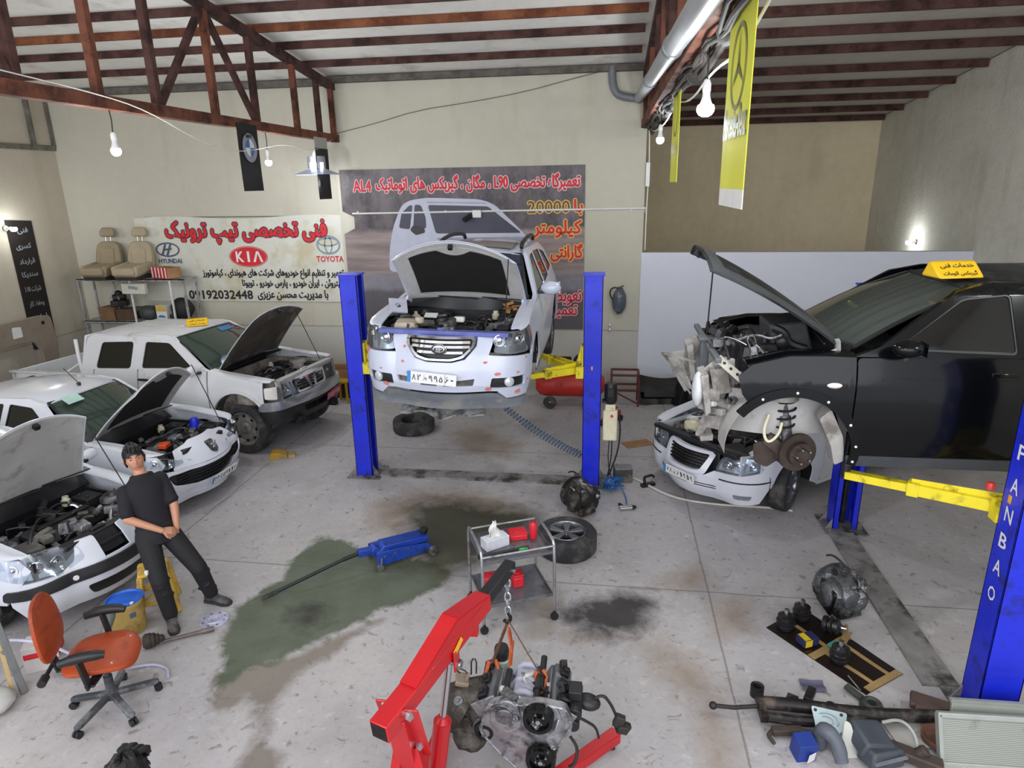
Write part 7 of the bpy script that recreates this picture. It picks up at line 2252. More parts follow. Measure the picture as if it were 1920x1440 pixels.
m = upright((7.2, -.022, -2.5))
line(t, 'فنی تخصصی تیپ ترونیک', 'l1', FA, INK_RED, m, e, .016, M('dark_print_edge', '3a2430', .6, 0, .05), .018, 'headline')
line(t, 'تعمیر و تنظیم انواع خودروهای شرکت های هیوندای ، کیاموتورز', 'b1', FA, INK_BLACK, m, e, .006, name='text_line')
line(t, 'سیتروئن ، ایران خودرو ، پارس خودرو ، تویوتا', 'b2', FA, INK_BLACK, m, e, .006, name='text_line')
line(t, 'با مدیریت محسن عزیزی', 'b3', FA, INK_BLACK, m, e, .006, name='text_line')
line(t, '09192032448', 'num', FA, INK_BLACK, m, e, .006, name='phone_number')
o = disc(MB(), -7.075, 2.595, .385, .185, m, e).build('red_oval', INK_RED, t, smooth=0)
ring(MB(), -7.075, 2.595, .41, .205, .012, m, e).build('oval_rim', INK_RED, o, smooth=0)
b = MB()
put_text(b, 'K', -7.34, -7.17, 2.49, 2.70, e + .002, .03, m)
b.add([(-7.10, 2.49, e + .002), (-7.05, 2.49, e + .002), (-7.05, 2.70, e + .002), (-7.10, 2.70, e + .002)], [(0, 1, 2, 3)], m)
b.add([(-6.98, 2.49, e + .002), (-6.93, 2.49, e + .002), (-6.875, 2.66, e + .002), (-6.82, 2.49, e + .002), (-6.77, 2.49, e + .002), (-6.85, 2.70, e + .002), (-6.90, 2.70, e + .002)], [(0, 1, 2, 6), (2, 3, 4, 5), (2, 5, 6)], m)
b.build('oval_lettering', INK_WHITE, o, smooth=0)
GREYPR = M('grey_blue_print', '7d8d96', .5, 0, .08)
b = MB()
cx, cz = -5.385, 2.815
ring(b, cx, cz, .245, .185, .035, m, e)
ring(b, cx, cz + .055, .215, .085, .028, m, e + .001)
ring(b, cx, cz, .085, .17, .026, m, e + .001)
b.build('triple_ellipse_emblem', GREYPR, t, smooth=0)
line(t, 'TOYOTA', 'toyt', FA, INK_RED, m, e, .003, name='emblem_name')
b = MB()
cx, cz = -8.80, 2.74
ring(b, cx, cz, .26, .145, .03, m, e)
pts = [(-.13, .10), (-.10, .03), (-.02, .015), (.03, -.01), (.10, -.03), (.13, -.10)]
for dx in (-.055, .055):
 for a, c_ in (((-.10 + dx, -.11), (.0 + dx, .11)),):
  b.add([(cx + a[0], cz + a[1], e + .001), (cx + a[0] + .045, cz + a[1], e + .001), (cx + c_[0] + .045, cz + c_[1], e + .001), (cx + c_[0], cz + c_[1], e + .001)], [(0, 1, 2, 3)], m)
b.add([(cx - .09, cz - .02, e + .002), (cx + .09, cz + .0, e + .002), (cx + .09, cz + .035, e + .002), (cx - .09, cz + .015, e + .002)], [(0, 1, 2, 3)], m)
b.build('slanted_h_emblem', M('dark_blue_print', '45566a', .5, 0, .08), t, smooth=0)
line(t, 'HYUNDAI', 'hyt', FA, MATS['dark_blue_print'], m, e, .003, name='emblem_name')
MB().cyl((-9.2 + 7.2, -.012, 3.375 - 2.5), (-5.02 + 7.2, -.012, 3.36 - 2.5), .010, n=6).build('top_cord', M('grey_cord', '6b675e', .8), t)

# the big printed poster behind the SUV
t = thing('wall_poster', 'big dark printed poster of a car with red and orange writing behind the lifted SUV', 'poster', (-2.6, 12.4, 2.7))
pm = bpy.data.materials.new('printed_street_scene')
pm.use_nodes = True
nt = pm.node_tree
bs = nt.nodes['Principled BSDF']
bs.inputs['Roughness'].default_value = .45
tc = nn(nt, 'ShaderNodeTexCoord').outputs['Object']
sep = nn(nt, 'ShaderNodeSeparateXYZ')
nt.links.new(tc, sep.inputs[0])
mp = nn(nt, 'ShaderNodeMapping')
mp.inputs['Scale'].default_value = (1.6, 1, .8)
nt.links.new(tc, mp.inputs[0])
n1, n2 = noise(nt, mp.outputs[0], 2.2, 6, .65), noise(nt, tc, 9, 5, .6)
fol = mixc(nt, rng(nt, n1, .38, .62), lin('2f2a2b'), lin('625559'))
fol = mixc(nt, mth(nt, 'MULTIPLY', rng(nt, n2, .55, .75), .5), fol, lin('75686a'))
mp2 = nn(nt, 'ShaderNodeMapping')
mp2.inputs['Scale'].default_value = (.5, 1, 6)
nt.links.new(tc, mp2.inputs[0])
gnd = mixc(nt, rng(nt, noise(nt, mp2.outputs[0], 1.1, 4), .35, .65), lin('6b5e5c'), lin('9b8a84'))
zz = mth(nt, 'ADD', sep.outputs[2], mth(nt, 'MULTIPLY', mth(nt, 'SUBTRACT', n1, .5), .25))
col = mixc(nt, rng(nt, zz, .32, .42), gnd, fol)
col = mixc(nt, rng(nt, zz, -.35, -.55), col, mixc(nt, n2, lin('6d6a72'), lin('8b8790')))
col = mixc(nt, rng(nt, zz, -.70, -.80), col, mixc(nt, n2, lin('4b454a'), lin('5f595d')))
nt.links.new(col, bs.inputs['Base Color'])

def pos(u, v):
 x, z = -5.0 + 4.57 * u, 1.22 + 2.97 * v
 if u < .06 and .62 < v < .72:
  x += .22
 return (x, z, .004 + .003 * math.sin(11 * u) * math.sin(7 * v))

MB().shell(pos, 36, 28, .003, upright((2.6, -.012, -2.7))).build('sheet', pm, t, smooth=60)
m = upright((2.6, -.016, -2.7))
e = .010

def flat(par, name, pts, mat, z):
 return MB().add([(x, y, z) for x, y in pts], [tuple(range(len(pts)))], m).build(name, mat, par, smooth=0)

PW, PG, PD = M('printed_car_white', 'b6b8c8', .5, 0, .05), M('printed_glass', '3b3a4a', .5, 0, .2, 3), M('printed_dark', '26242a', .5, 0, .1)
o = flat(t, 'printed_car', soft([(-4.16, 2.3), (-4.12, 2.76), (-4.02, 3.15), (-3.84, 3.54), (-3.67, 3.63), (-3.34, 3.67), (-2.35, 3.63), (-2.08, 3.54), (-1.51, 2.99), (-1.34, 2.75), (-1.30, 2.3)], .12), PW, e)
flat(o, 'printed_windscreen', soft([(-3.33, 3.54), (-2.2, 3.50), (-1.58, 3.02), (-3.20, 3.02)], .05), PG, e + .002)
flat(o, 'printed_rear_window', soft([(-3.84, 3.40), (-3.68, 3.54), (-3.62, 3.54), (-3.70, 3.10), (-3.91, 3.13)], .04), PG, e + .002)
flat(o, 'printed_front_window', soft([(-3.58, 3.55), (-3.46, 3.54), (-3.38, 3.31), (-3.38, 3.12), (-3.64, 3.08)], .04), PG, e + .002)
flat(o, 'printed_mirror', soft([(-3.70, 3.09), (-3.63, 3.18), (-3.43, 3.15), (-3.40, 3.04), (-3.59, 2.99)], .04), PD, e + .003)
flat(o, 'printed_bonnet_shade', soft([(-3.20, 2.94), (-1.53, 2.95), (-1.42, 2.82), (-3.05, 2.80)], .05), M('printed_grey_bonnet', '8e8f9c', .5, 0, .08), e + .002)
flat(o, 'printed_roof_gap', [(-3.34, 3.60), (-2.25, 3.57), (-2.2, 3.545), (-3.34, 3.575)], M('printed_roof_grey', '9798a6', .5), e + .002)
FB = {'l1': (-4.30, -.52, 3.76, 4.06), 'al4': (-4.74, -4.40, 3.80, 4.00), 'n': (-1.46, -.70, 3.37, 3.58), 'ba': (-.62, -.46, 3.33, 3.60), 'k': (-1.36, -.49, 2.93, 3.24), 'g': (-1.04, -.46, 2.50, 2.82), 't1': (-1.10, -.47, 1.68, 1.96), 't2': (-1.02, -.55, 1.43, 1.68)}
PINK = M('pale_print_edge', 'd9c3c6', .5, 0, .05)
YEDGE = M('yellow_print_edge', 'd9b24a', .5, 0, .05)
line(t, 'تعمیرگاه تخصصی L90 ، مگان ، گیربکس های اتوماتیک', 'l1', FB, INK_RED, m, e, .010, PINK, .014, 'headline')
line(t, 'AL4', 'al4', FB, INK_RED, m, e, .008, PINK, .012, 'headline')
line(t, '20000', 'n', FB, M('brown_print', '5a3a22', .5), m, e, .004, YEDGE, .018, 'orange_line')
line(t, 'با', 'ba', FB, INK_RED, m, e, .008, YEDGE, .016, 'orange_line')
line(t, 'کیلومتر', 'k', FB, INK_RED, m, e, .010, YEDGE, .018, 'orange_line')
line(t, 'گارانتی', 'g', FB, INK_RED, m, e, .010, YEDGE, .018, 'orange_line')
line(t, 'تعویض', 't1', FB, INK_RED, m, e, .008, PINK, .014, 'red_line')
line(t, 'تعمیر', 't2', FB, INK_RED, m, e, .008, PINK, .014, 'red_line')
# small camera fixed over the poster
t = thing('security_camera', 'small black camera with a white box on the wall conduit before the poster', 'camera', (-2.5, 12.33, 3.34))
MB().cyl((-.02, -.02, 0), (-.10, -.16, -.07), .05, n=16).build('body', BLACKP, t)
MB().box((.10, 0, .03), (.17, .06, .14)).build('junction_box', WHITEP, t, bev=.015)
MB().cyl((.0, .0, .02), (.02, .04, .04), .02).build('mount', BLACKP, t)

# black vertical sign on the left wall
t = thing('vertical_sign', 'tall narrow black sign with white writing down the left wall', 'sign', (-10.89, 11.25, 2.1))
ml = hang_mat_l(.004, -11.25, -2.1)
MB().prism([(10.97, 1.0), (11.53, .95), (11.55, 3.38), (10.98, 3.42)], .0, .012, Matrix.Translation((0, -11.25, -2.1)), plane='yz').build('board', M('black_sign_board', '1d1715', .5, 0, .2), t, smooth=0)
for wd, z, y0, y1 in (('فنی', 3.22, 11.15, 11.45), ('کسری', 2.93, 11.05, 11.45), ('قرارداد', 2.65, 11.05, 11.46), ('سندیکا', 2.41, 11.04, 11.46), ('شرکت 110', 2.13, 11.04, 11.46), ('وحفظ کار', 1.85, 11.05, 11.46), ('لوازم', 1.58, 11.08, 11.46), ('بیمه', 1.33, 11.12, 11.44)):
 put_text(MB(), wd, y0 + .03, y1 - .03, z - .07, z + .06, 0.0125, .02, ml).build('lettering', M('grey_print', '8d9298'), t, smooth=0)

# fire extinguisher in a clear bag
t = thing('fire_extinguisher', 'fire extinguisher wrapped in a clear bag hanging on the wall right of the lift', 'extinguisher', (.21, 12.27, 1.82))
MB().lathe([(0, -.22), (.07, -.22), (.08, -.2), (.08, .10), (.05, .16), (.02, .18), (0, .18)], n=20).build('cylinder', M('grey_blue_cylinder', '59606c', .4, .1, .2), t)
MB().bar((-.02, 0, .19), (.09, -.02, .25), .03, .025).bar((-.01, 0, .18), (.08, 0, .20), .025, .02).cyl((0, 0, .17), (0, 0, .22), .02).build('handle', M('dark_red_handle', '5d2a26', .5), t, bev=.004)
MB().tube([(0, 0, .2), (-.10, .0, .22), (-.16, 0, .14), (-.14, 0, .04), (-.09, -.02, -.02)], .013, 8, smooth=2).build('hose', BLACKP, t)
bm_ = MB().sph((.02, .0, -.04), (.13, .09, .24), 14, 12, lump=.05, seed=3)
bm_.build('clear_bag', glass_mat('bag_film', '8b95a3', .30, .15), t)
MB().box((.0, .07, .12), (.06, .12, .04)).build('wall_hook', STEEL, t)
t = thing('wall_tap', 'small pair of pipe ends low on the wall below the extinguisher', 'tap', (.07, 12.37, 1.26))
MB().cyl((0, .03, .04), (0, -.05, .04), .02, n=10).cyl((0, .03, -.05), (0, -.05, -.05), .02, n=10).box((0, .01, 0), (.03, .03, .14)).build('pipe_ends', STEEL, t)
t = thing('wall_hook_disc', 'small white disc on the beige rear wall beside the wall end', 'disc', (.66, 13.2, 3.35))
MB().cyl((-.04, 0, 0), (.03, 0, 0), .05, n=16).build('disc', WHITEP, t)

# ================================================================== shelf rack with car seats
RK = M('grey_rack_steel', 'a5a6a6', .5, .4, .15, 7, 0, 40, ('75716b', .3, 6))
t = thing('shelf_rack', 'light steel shelf rack behind the pickup carrying two tan car seats', 'rack', (-9.32, 12.10, 0))
for x in (-1.14, -.02 if False else 1.14):
 for y in (-.20, .20):
  MB().bar((x, y, 0), (x, y, 2.22), .035, .035).build('upright', RK, t)
for x in (0.0, .86):
 MB().bar((x, -.22, 1.32), (x, -.22, 2.20), .03, .03).build('upright', M('white_painted_bar', 'd0d0ce', .5), t)
for z in (.5, 1.38, 2.22):
 b = MB().box((0, 0, z), (2.32, .44, .02))
 for y in (-.21, .21):
  b.box((0, y, z - .012), (2.32, .02, .045))
 b.build('shelf', RK, t, smooth=0)
MB().bar((-.62, .1, 2.2), (-.40, -.1, 1.80), .03, .01).bar((-.42, .1, 2.2), (-.60, -.1, 1.80), .03, .01).bar((-.52, 0, 1.85), (-.50, 0, 1.42), .04, .04).build('brace', RK, t)
TANF = M('tan_seat_fabric', '8d7f66', .85, 0, .1, 4, .15, 30)
TANL = M('light_tan_fabric', 'a3967d', .85, 0, .08, 4, .15, 30)

def car_seat(label, loc, rz, m1, m2):
 t = thing('car_seat', label, 'seat', loc, rz, group='tan car seats')
 # faces -y
 MB().box((0, -.05, .16), (.50, .56, .18), (6, 0, 0), .96, .95).box((0, -.34, .15), (.46, .10, .15), (0, 0, 0), .95, .9).build('cushion', m2, t, bev=.05)
 MB().box((0, -.05, .03), (.44, .5, .08)).build('seat_base', M('dark_seat_rail', '332b24', .7, .2, .2), t, bev=.01)
 for s_ in (-1, 1):
  MB().box((s_ * .22, -.06, .19), (.10, .54, .18), (6, s_ * 8, 0), .9, .95).build('side_bolster', m1, t, bev=.035)
 MB().prism(soft([(-.25, .12), (.25, .12), (.26, .40), (.22, .62), (.14, .70), (-.14, .70), (-.22, .62), (-.26, .40)], .06), -.06, .08, TR((0, .20, 0), (-12, 0, 0))).build('backrest', m1, t, bev=.03)
 MB().prism(soft([(-.14, .18), (.14, .18), (.14, .56), (-.14, .56)], .04), -.085, -.05, TR((0, .20, 0), (-12, 0, 0))).build('back_insert', m2, t, bev=.012)
 MB().prism(soft([(-.14, .79), (.14, .79), (.15, .88), (.10, .97), (-.10, .97), (-.15, .88)], .04), -.04, .06, TR((0, .20, 0), (-10, 0, 0))).build('headrest', m1, t, bev=.03)
 for s_ in (-1, 1):
  MB().cyl((s_ * .05, .34, .66), (s_ * .05, .355, .80), .007, n=8).build('headrest_rod', STEEL, t)
 return t

car_seat('left of the two tan car seats on the steel rack, darker cushion', (-9.92, 11.97, 2.24), 6, TANF, TANF)
car_seat('right of the two tan car seats on the steel rack, next to the red box', (-9.24, 11.97, 2.24), 3, TANL, TANL)
t = thing('snack_carton', 'red and white striped open carton at the right end of the rack top', 'carton', (-8.62, 12.05, 2.24), -20)
b = MB()
for x in (-.24, .24):
 b.box((x, 0, .10), (.01, .3, .20))
b.box((0, .15, .10), (.48, .01, .20)).box((0, 0, .006), (.48, .3, .012))
b.build('walls', CARD, t, smooth=0)
o = MB().box((0, -.15, .11), (.48, .01, .22)).build('front_panel', M('red_carton', 'b5281f', .6, 0, .1), t, smooth=0)
for k in range(5):
 MB().box((-.20 + .1 * k, -.1565, .11), (.035, .002, .2)).build('white_stripe', INK_WHITE, o, smooth=0)
t = thing('white_part_box', 'flat white parts box hanging below the rack top', 'box', (-9.20, 11.83, 2.05))
MB().box((0, 0, .0), (.50, .08, .20)).build('box', M('white_card', 'bfbcae', .7, 0, .08), t, bev=.004)
MB().box((0, -.0415, .02), (.2, .002, .06), (0, 8, 0)).build('print', GREYPR, t, smooth=0)
t = thing('storage_box', 'brown wooden box at the left of the rack lower shelf', 'box', (-10.0, 12.09, 1.39))
MB().box((0, 0, .13), (.34, .3, .26)).build('box', M('brown_wood_box', '6f5138', .8, 0, .25), t, bev=.004)
t = thing('storage_box', 'darker brown box beside the wooden box on the rack lower shelf', 'box', (-9.62, 12.09, 1.39), 10)
MB().box((0, 0, .11), (.36, .3, .22)).build('box', M('dark_wood_box', '4a3527', .8, 0, .3), t, bev=.004)
t = thing('starter_motor', 'dark machine part standing on the boxes of the rack lower shelf', 'car part', (-9.78, 12.09, 1.656), 20)
MB().box((0, 0, .06), (.3, .2, .12)).cyl((-.1, 0, .16), (.12, 0, .20), .08).sph((.0, .0, .26), (.07, .07, .06), 10, 8).build('casting', DARKM, t, bev=.01)
t = thing('pump_housing', 'grey-green machine part in the middle of the rack lower shelf', 'car part', (-9.18, 12.09, 1.39), 0)
MB().sph((0, 0, .14), (.2, .15, .14), 14, 10, lump=.08).cyl((-.25, 0, .2), (.15, 0, .22), .06).build('casting', M('grey_green_part', '444a48', .6, .2, .3), t)
t = thing('product_carton', 'white and yellow carton with a blue print on the rack lower shelf', 'carton', (-8.80, 12.04, 1.39), -5)
MB().box((0, 0, .15), (.24, .16, .30)).build('box', WHITEP, t, bev=.003)
MB().box((0, -.081, .24), (.235, .002, .11)).build('yellow_print', M('yellow_print', 'c9a94a', .6), t, smooth=0)
disc(MB(), 0, .06, .09, .05, upright((0, -.0825, 0)), 0, 0, PI).build('blue_print', INK_BLUE, t, smooth=0)
t = thing('black_part_bag', 'black bulky part at the right end of the rack lower shelf', 'car part', (-8.42, 12.09, 1.39))
MB().sph((0, 0, .22), (.24, .16, .22), 16, 12, lump=.05, seed=2).cyl((-.12, -.14, .1), (-.1, -.2, .1), .06).build('casting', M('matt_black_part', '221f1d', .7, 0, .3), t)

# L-shaped tan trim panel standing by the left wall, brown seat below it
t = thing('trim_panel', 'L-shaped tan car trim panel standing by the left wall behind the pickup bed', 'panel', (-10.30, 10.3, 0))
TRM = M('tan_trim_plastic', '85786a', .6, 0, .08)
MB().prism(soft([(-1.2, 1.28), (-1.2, 1.74), (.30, 1.74), (.56, 1.70), (.60, 1.3), (.50, .0), (.20, .0), (.22, 1.1), (.10, 1.30), (-.3, 1.33)], .06), -.03, .03, plane='yz').build('panel', TRM, t, bev=.012)
MB().prism(soft([(-.32, 1.44), (-.12, 1.44), (-.12, 1.62), (-.30, 1.64)], .02), .031, .035, plane='yz').build('white_label', WHITEP, t, smooth=0)
MB().cyl((.03, .36, 1.60), (.036, .36, 1.60), .035, n=14).build('hole', BLACKP, t)
t = car_seat('brown car seat standing at the left edge beside the pickup bed', (-9.75, 8.72, .55), 60, M('brown_seat_fabric', '544a3e', .85, 0, .15), M('brown_seat_fabric', '544a3e'))
t2 = thing('wooden_crate', 'wooden crate under the brown car seat at the left edge', 'crate', (-9.75, 8.72, 0), 60)
b = MB()
for z in (.06, .20, .34, .48):
 for s_ in (-1, 1):
  b.box((0, s_ * .27, z), (.6, .02, .10)).box((s_ * .29, 0, z), (.02, .54, .10))
b.box((0, 0, .535), (.6, .56, .02))
b.build('slats', M('old_wood', '6b5a44', .8, 0, .25), t2, smooth=0)
# ================================================================== office chair
LEA = M('orange_brown_leather', 'a8431a', .38, 0, .12, 4, .1, 60, ('7a3418', .2, 4), coat=.15)
DUSTB = M('dusty_black_base', '3c3e42', .6, 0, .25, 6, 0, 40, ('77787a', .4, 5))
t = thing('office_chair', 'orange-brown leather office chair on a dusty five-star base', 'chair', (-3.77, 3.77, 0), 24)
b = MB()
for k in range(5):
 a = math.radians(20 + 72 * k)
 e = bpy.data.objects.new('base_arm', None)
 p = Vector((math.cos(a), math.sin(a), 0))
 MB().bar(p * .03 + Vector((0, 0, .13)), p * .30 + Vector((0, 0, .085)), .05, .04).sph(p * .30 + Vector((0, 0, .085)), (.03, .03, .022), 12, 8).build('base_leg', DUSTB, t, bev=.008)
 n_ = Vector((-p.y, p.x, 0))
 c = p * .315 + Vector((0, 0, .03))
 MB().cyl(c - n_ * .025, c - n_ * .006, .03, n=16).cyl(c + n_ * .006, c + n_ * .025, .03, n=16).cyl(c, c + Vector((0, 0, .05)), .01).build('caster', BLACKP, t)
MB().lathe([(0, .10), (.05, .10), (.045, .16), (.032, .17), (.032, .30), (.022, .30), (.022, .42), (0, .42)], n=18).build('gas_column', DUSTB, t)
MB().box((0, 0, .42), (.22, .18, .04)).bar((-.08, 0, .42), (-.30, 0, .44), .08, .02).bar((-.30, 0, .43), (-.34, 0, .62), .08, .02).build('mechanism', BLACKP, t, bev=.006)

def seatf(u, v, o=0):
 a = 2 * PI * u
 k = (abs(math.cos(a)) ** 3.2 + abs(math.sin(a)) ** 3.2) ** (-1 / 3.2)
 rr = k * math.sin(PI / 2 * min(1, v * 2) if v < .5 else PI / 2 * (2 - 2 * v))
 zz = math.cos(PI * v)
 zz = math.copysign(abs(zz) ** .7, zz)
 x, y = .25 * rr * math.cos(a), .245 * rr * math.sin(a)
 return (x, y, .495 + .05 * zz - .05 * max(0, x / .25) ** 3 + .02 * (abs(y) / .25) ** 2)

MB().grid(seatf, 40, 16).build('seat', LEA, t)

def backf(u, v):
 a = 2 * PI * u
 k = (abs(math.cos(a)) ** 2.6 + abs(math.sin(a)) ** 2.6) ** (-1 / 2.6)
 rr = k * math.sin(PI / 2 * min(1, v * 2) if v < .5 else PI / 2 * (2 - 2 * v))
 y, z = .215 * rr * math.cos(a), .255 * rr * math.sin(a)
 y *= 1 - .12 * z / .25
 xx = math.cos(PI * v)
 return (-.315 + .035 * math.copysign(abs(xx) ** .7, xx) - .12 * (z + .1) * .6 + .25 * y * y, y, .82 + z)

MB().grid(backf, 40, 16).build('backrest', LEA, t)
MB().cyl((-.33, -.24, .50), (-.33, -.16, .50), .03, n=16).cyl((-.33, -.16, .50), (-.33, .0, .5), .015).build('tilt_knob', BLACKP, t)
for s_ in (-1, 1):
 MB().bar((.0, s_ * .12, .425), (-.02, s_ * .29, .44), .07, .02).bar((-.02, s_ * .285, .43), (-.05, s_ * .29, .68), .075, .022).build('arm_post', BLACKP, t, bev=.006)
 MB().tube([(-.17, s_ * .29, .675), (-.06, s_ * .295, .70), (.06, s_ * .29, .70), (.12, s_ * .28, .685)], [.03, .038, .036, .028], 12, smooth=1).build('armrest', BLACKP, t)

# ================================================================== bucket, stool and bits round the mechanic's feet
t = thing('paint_bucket', 'yellowish plastic bucket with a blue lid beside the standing person', 'bucket', (-4.30, 4.66, 0), 20)
MB().lathe([(0, .0), (.130, .0), (.135, .02), (.152, .30), (.160, .305), (.160, .33), (.150, .335), (.145, .31), (.128, .03), (0, .02)], n=36).build('body', M('stained_yellow_plastic', 'b79a55', .55, 0, .15, 5, 0, 40, ('7a6538', .3, 4)), t)
b = MB().lathe([(0, .322), (.06, .326), (.12, .322), (.142, .318), (.15, .335), (.158, .336), (.155, .325)], n=36)
b.sph((.05, -.07, .325), (.05, .03, .012), 10, 6)
b.build('lid', M('blue_bucket_lid', '1f5cc0', .35, 0, .12), t)
MB().cyl((.09, -.09, .325), (.09, -.09, .34), .016).build('lid_cap', WHITEP, t)
c_ = math.radians(-62)
MB().shell(lambda u, v: (.150 * math.cos(c_ + .35 * u), .150 * math.sin(c_ + .35 * u), .20 + .05 * v), 4, 2, .003).build('label', M('faded_blue_label', '53617c', .6), t)
t = thing('plastic_stool', 'yellow plastic stool behind the legs of the standing person', 'stool', (-4.25, 5.02, 0), 35)
YST = M('yellow_stool_plastic', 'c9a446', .5, 0, .08, 4, 0, 40, ('96783a', .25, 5))
MB().box((0, 0, .43), (.27, .27, .03), (0, 0, 0), .97, .97).build('top', YST, t, bev=.012)
for sx in (-1, 1):
 for sy in (-1, 1):
  MB().bar((sx * .165, sy * .165, .0), (sx * .115, sy * .115, .42), .05, .05).build('leg', YST, t, bev=.008)
for s_ in (-1, 1):
 MB().bar((-.15, s_ * .148, .14), (.15, s_ * .148, .14), .012, .035).bar((-.145, s_ * .145, .05 + .08), (.12, s_ * .125, .33), .012, .03).build('side_brace', YST, t)
 MB().bar((s_ * .148, -.15, .14), (s_ * .148, .15, .14), .012, .035).build('side_brace', YST, t)
t = thing('brake_disc', 'bright metal disc lying on the floor at the edge of the green stain', 'disc', (-3.60, 4.88, 0), 0)
MB().lathe([(.03, .012), (.05, .022), (.07, .022), (.075, .012), (.125, .012), (.13, .008), (.13, .0), (.03, 0), (.03, .012)], n=36).build('disc', M('bright_cast_disc', 'b9bad0', .4, .3, .2, 30), t)
b = MB()
for k in range(8):
 a = k * PI / 4
 b.cyl((.1 * math.cos(a), .1 * math.sin(a), .0125), (.1 * math.cos(a), .1 * math.sin(a), .0135), .010, n=10)
b.build('drill_marks', GREYM, t)
t = thing('drive_shaft', 'greasy drive shaft with a dark rubber boot lying by the person\'s boots', 'drive shaft', (-3.78, 4.56, .03), 32)
MB().cyl((-.10, 0, 0), (.25, 0, 0), .016, n=14).cyl((.22, 0, .0), (.32, 0, 0), .024, n=14).build('shaft', M('greasy_brown_steel', '6a625c', .5, .4, .3), t)
MB().lathe([(.018, .0), (.035, .02), (.03, .035), (.05, .05), (.044, .065), (.062, .08), (.06, .10), (.068, .11), (.068, .15), (.05, .17), (0, .17)], c=(-.08, 0, .04), axis=(-1, 0, 0), n=22).build('rubber_boot', M('dirty_rubber_boot', '3c342f', .7, 0, .3), t)
t = thing('wheel_chock', 'yellow-painted wooden chock on the floor in front of the pickup wheel', 'chock', (-4.82, 8.66, 0), 20)
MB().prism([(-.17, 0), (.12, 0), (.10, .06), (-.05, .11), (-.12, .10)], -.09, .09).build('wedge', M('yellow_painted_wood', 'b8902a', .7, 0, .2, 6, 0, 40, ('8a7a58', .4, 6)), t, bev=.006)
MB().box((.15, .02, .02), (.10, .16, .04), (0, 0, 12)).build('block', M('bare_wood', 'a98d58', .8, 0, .2), t, bev=.004)

# left foreground bits behind the chair
t = thing('steel_trestle', 'grey steel frame leaning at the left edge beside the office chair', 'frame', (-4.62, 3.82, 0), 10)
b = MB().bar((-.0, 0, 0), (-.28, .22, .75), .05, .04).bar((-.55, .05, 0), (-.30, .22, .75), .05, .04).bar((-.12, .09, .33), (-.45, .12, .33), .04, .03)
b.build('frame', M('grey_painted_frame', '6e716f', .5, .2, .2), t, bev=.004)
t = thing('wooden_batten', 'narrow light wooden batten leaning inside the grey frame', 'batten', (-4.70, 3.78, 0), 0)
MB().bar((.03, -.01, .01), (-.12, .12, .40), .03, .02).build('batten', M('pale_wood', 'b59a6a', .8, 0, .15), t)
t = thing('white_sack', 'crumpled white sack on the floor at the left edge', 'sack', (-4.74, 3.62, 0), 0)
MB().sph((0, 0, .075), (.20, .16, .085), 20, 12, lump=.05, seed=5).build('cloth', M('dirty_white_cloth', 'b9b8b2', .8, 0, .1, 8), t)
t = thing('oil_carton', 'white and red carton on the floor behind the office chair', 'carton', (-4.72, 4.16, 0), 30)
MB().box((0, 0, .12), (.26, .2, .24)).build('box', M('white_red_card', 'c3bcb8', .7, 0, .1), t, bev=.004)
MB().box((.131, 0, .14), (.002, .18, .05)).box((0, -.101, .16), (.24, .002, .05)).build('red_print', INK_RED, t, smooth=0)
t = thing('grey_bag', 'grey rag bag lying behind the office chair', 'bag', (-4.42, 4.12, 0), 0)
MB().sph((0, 0, .06), (.2, .13, .07), 18, 10, lump=.07, seed=8).build('cloth', M('grey_rag', '7d7d7c', .9, 0, .2, 8), t)
tag(MB().tube([(-5.1, 4.0, .30), (-4.75, 3.93, .42), (-4.45, 3.95, .40), (-4.2, 3.98, .25), (-4.0, 4.1, .04), (-3.8, 4.25, .012), (-3.62, 4.22, .012), (-3.55, 4.12, .012)], .012, 8, smooth=2).build('pale_hose', M('pale_violet_hose', 'b5b4cc', .4)), 'pale hose arching behind the office chair down to the floor', 'hose')
t = thing('metal_elbow_pipe', 'grey metal pipe elbow leaning behind the office chair seat', 'pipe', (-4.22, 4.32, 0), 0)
MB().tube([(-.12, -.12, .03), (-.02, .02, .25), (.03, .07, .40), (.03, .03, .46)], .035, 12, smooth=1).build('pipe', M('grey_green_pipe', '6f7670', .5, .2, .2), t)

# ================================================================== mat with greasy joints, right foreground
t = thing('parts_mat', 'black rubber mat with tan tape on the floor beside the near lift', 'mat', (1.98, 5.16, 0))
P4 = [Vector((1.50, 5.36, 0)), Vector((1.90, 5.70, 0)), Vector((2.47, 4.88, 0)), Vector((2.09, 4.60, 0))]
c0 = Vector((1.98, 5.16, 0))

def mp_(u, v, z=.006):
 p = P4[0].lerp(P4[3], u).lerp(P4[1].lerp(P4[2], u), v) - c0
 return (p.x, p.y, z + .004 * math.sin(9 * u) * math.sin(5 * v))

MB().shell(mp_, 14, 8, .005).build('sheet', M('glossy_brown_black_mat', '1d1512', .35, 0, .3, 3), t)
TAPE = M('tan_tape', '9b8054', .6, 0, .15)
for a, b_, c2, d2 in ((.45, .52, 0, 1), (.52, 1.0, .28, .36), (.52, 1.0, .72, .80), (.94, 1.0, .1, .98), (.14, .46, .42, .50)):
 MB().shell(lambda u, v: mp_(a + (b_ - a) * u, c2 + (d2 - c2) * v, .013), 8, 4, .004).build('tape_strip', TAPE, t)

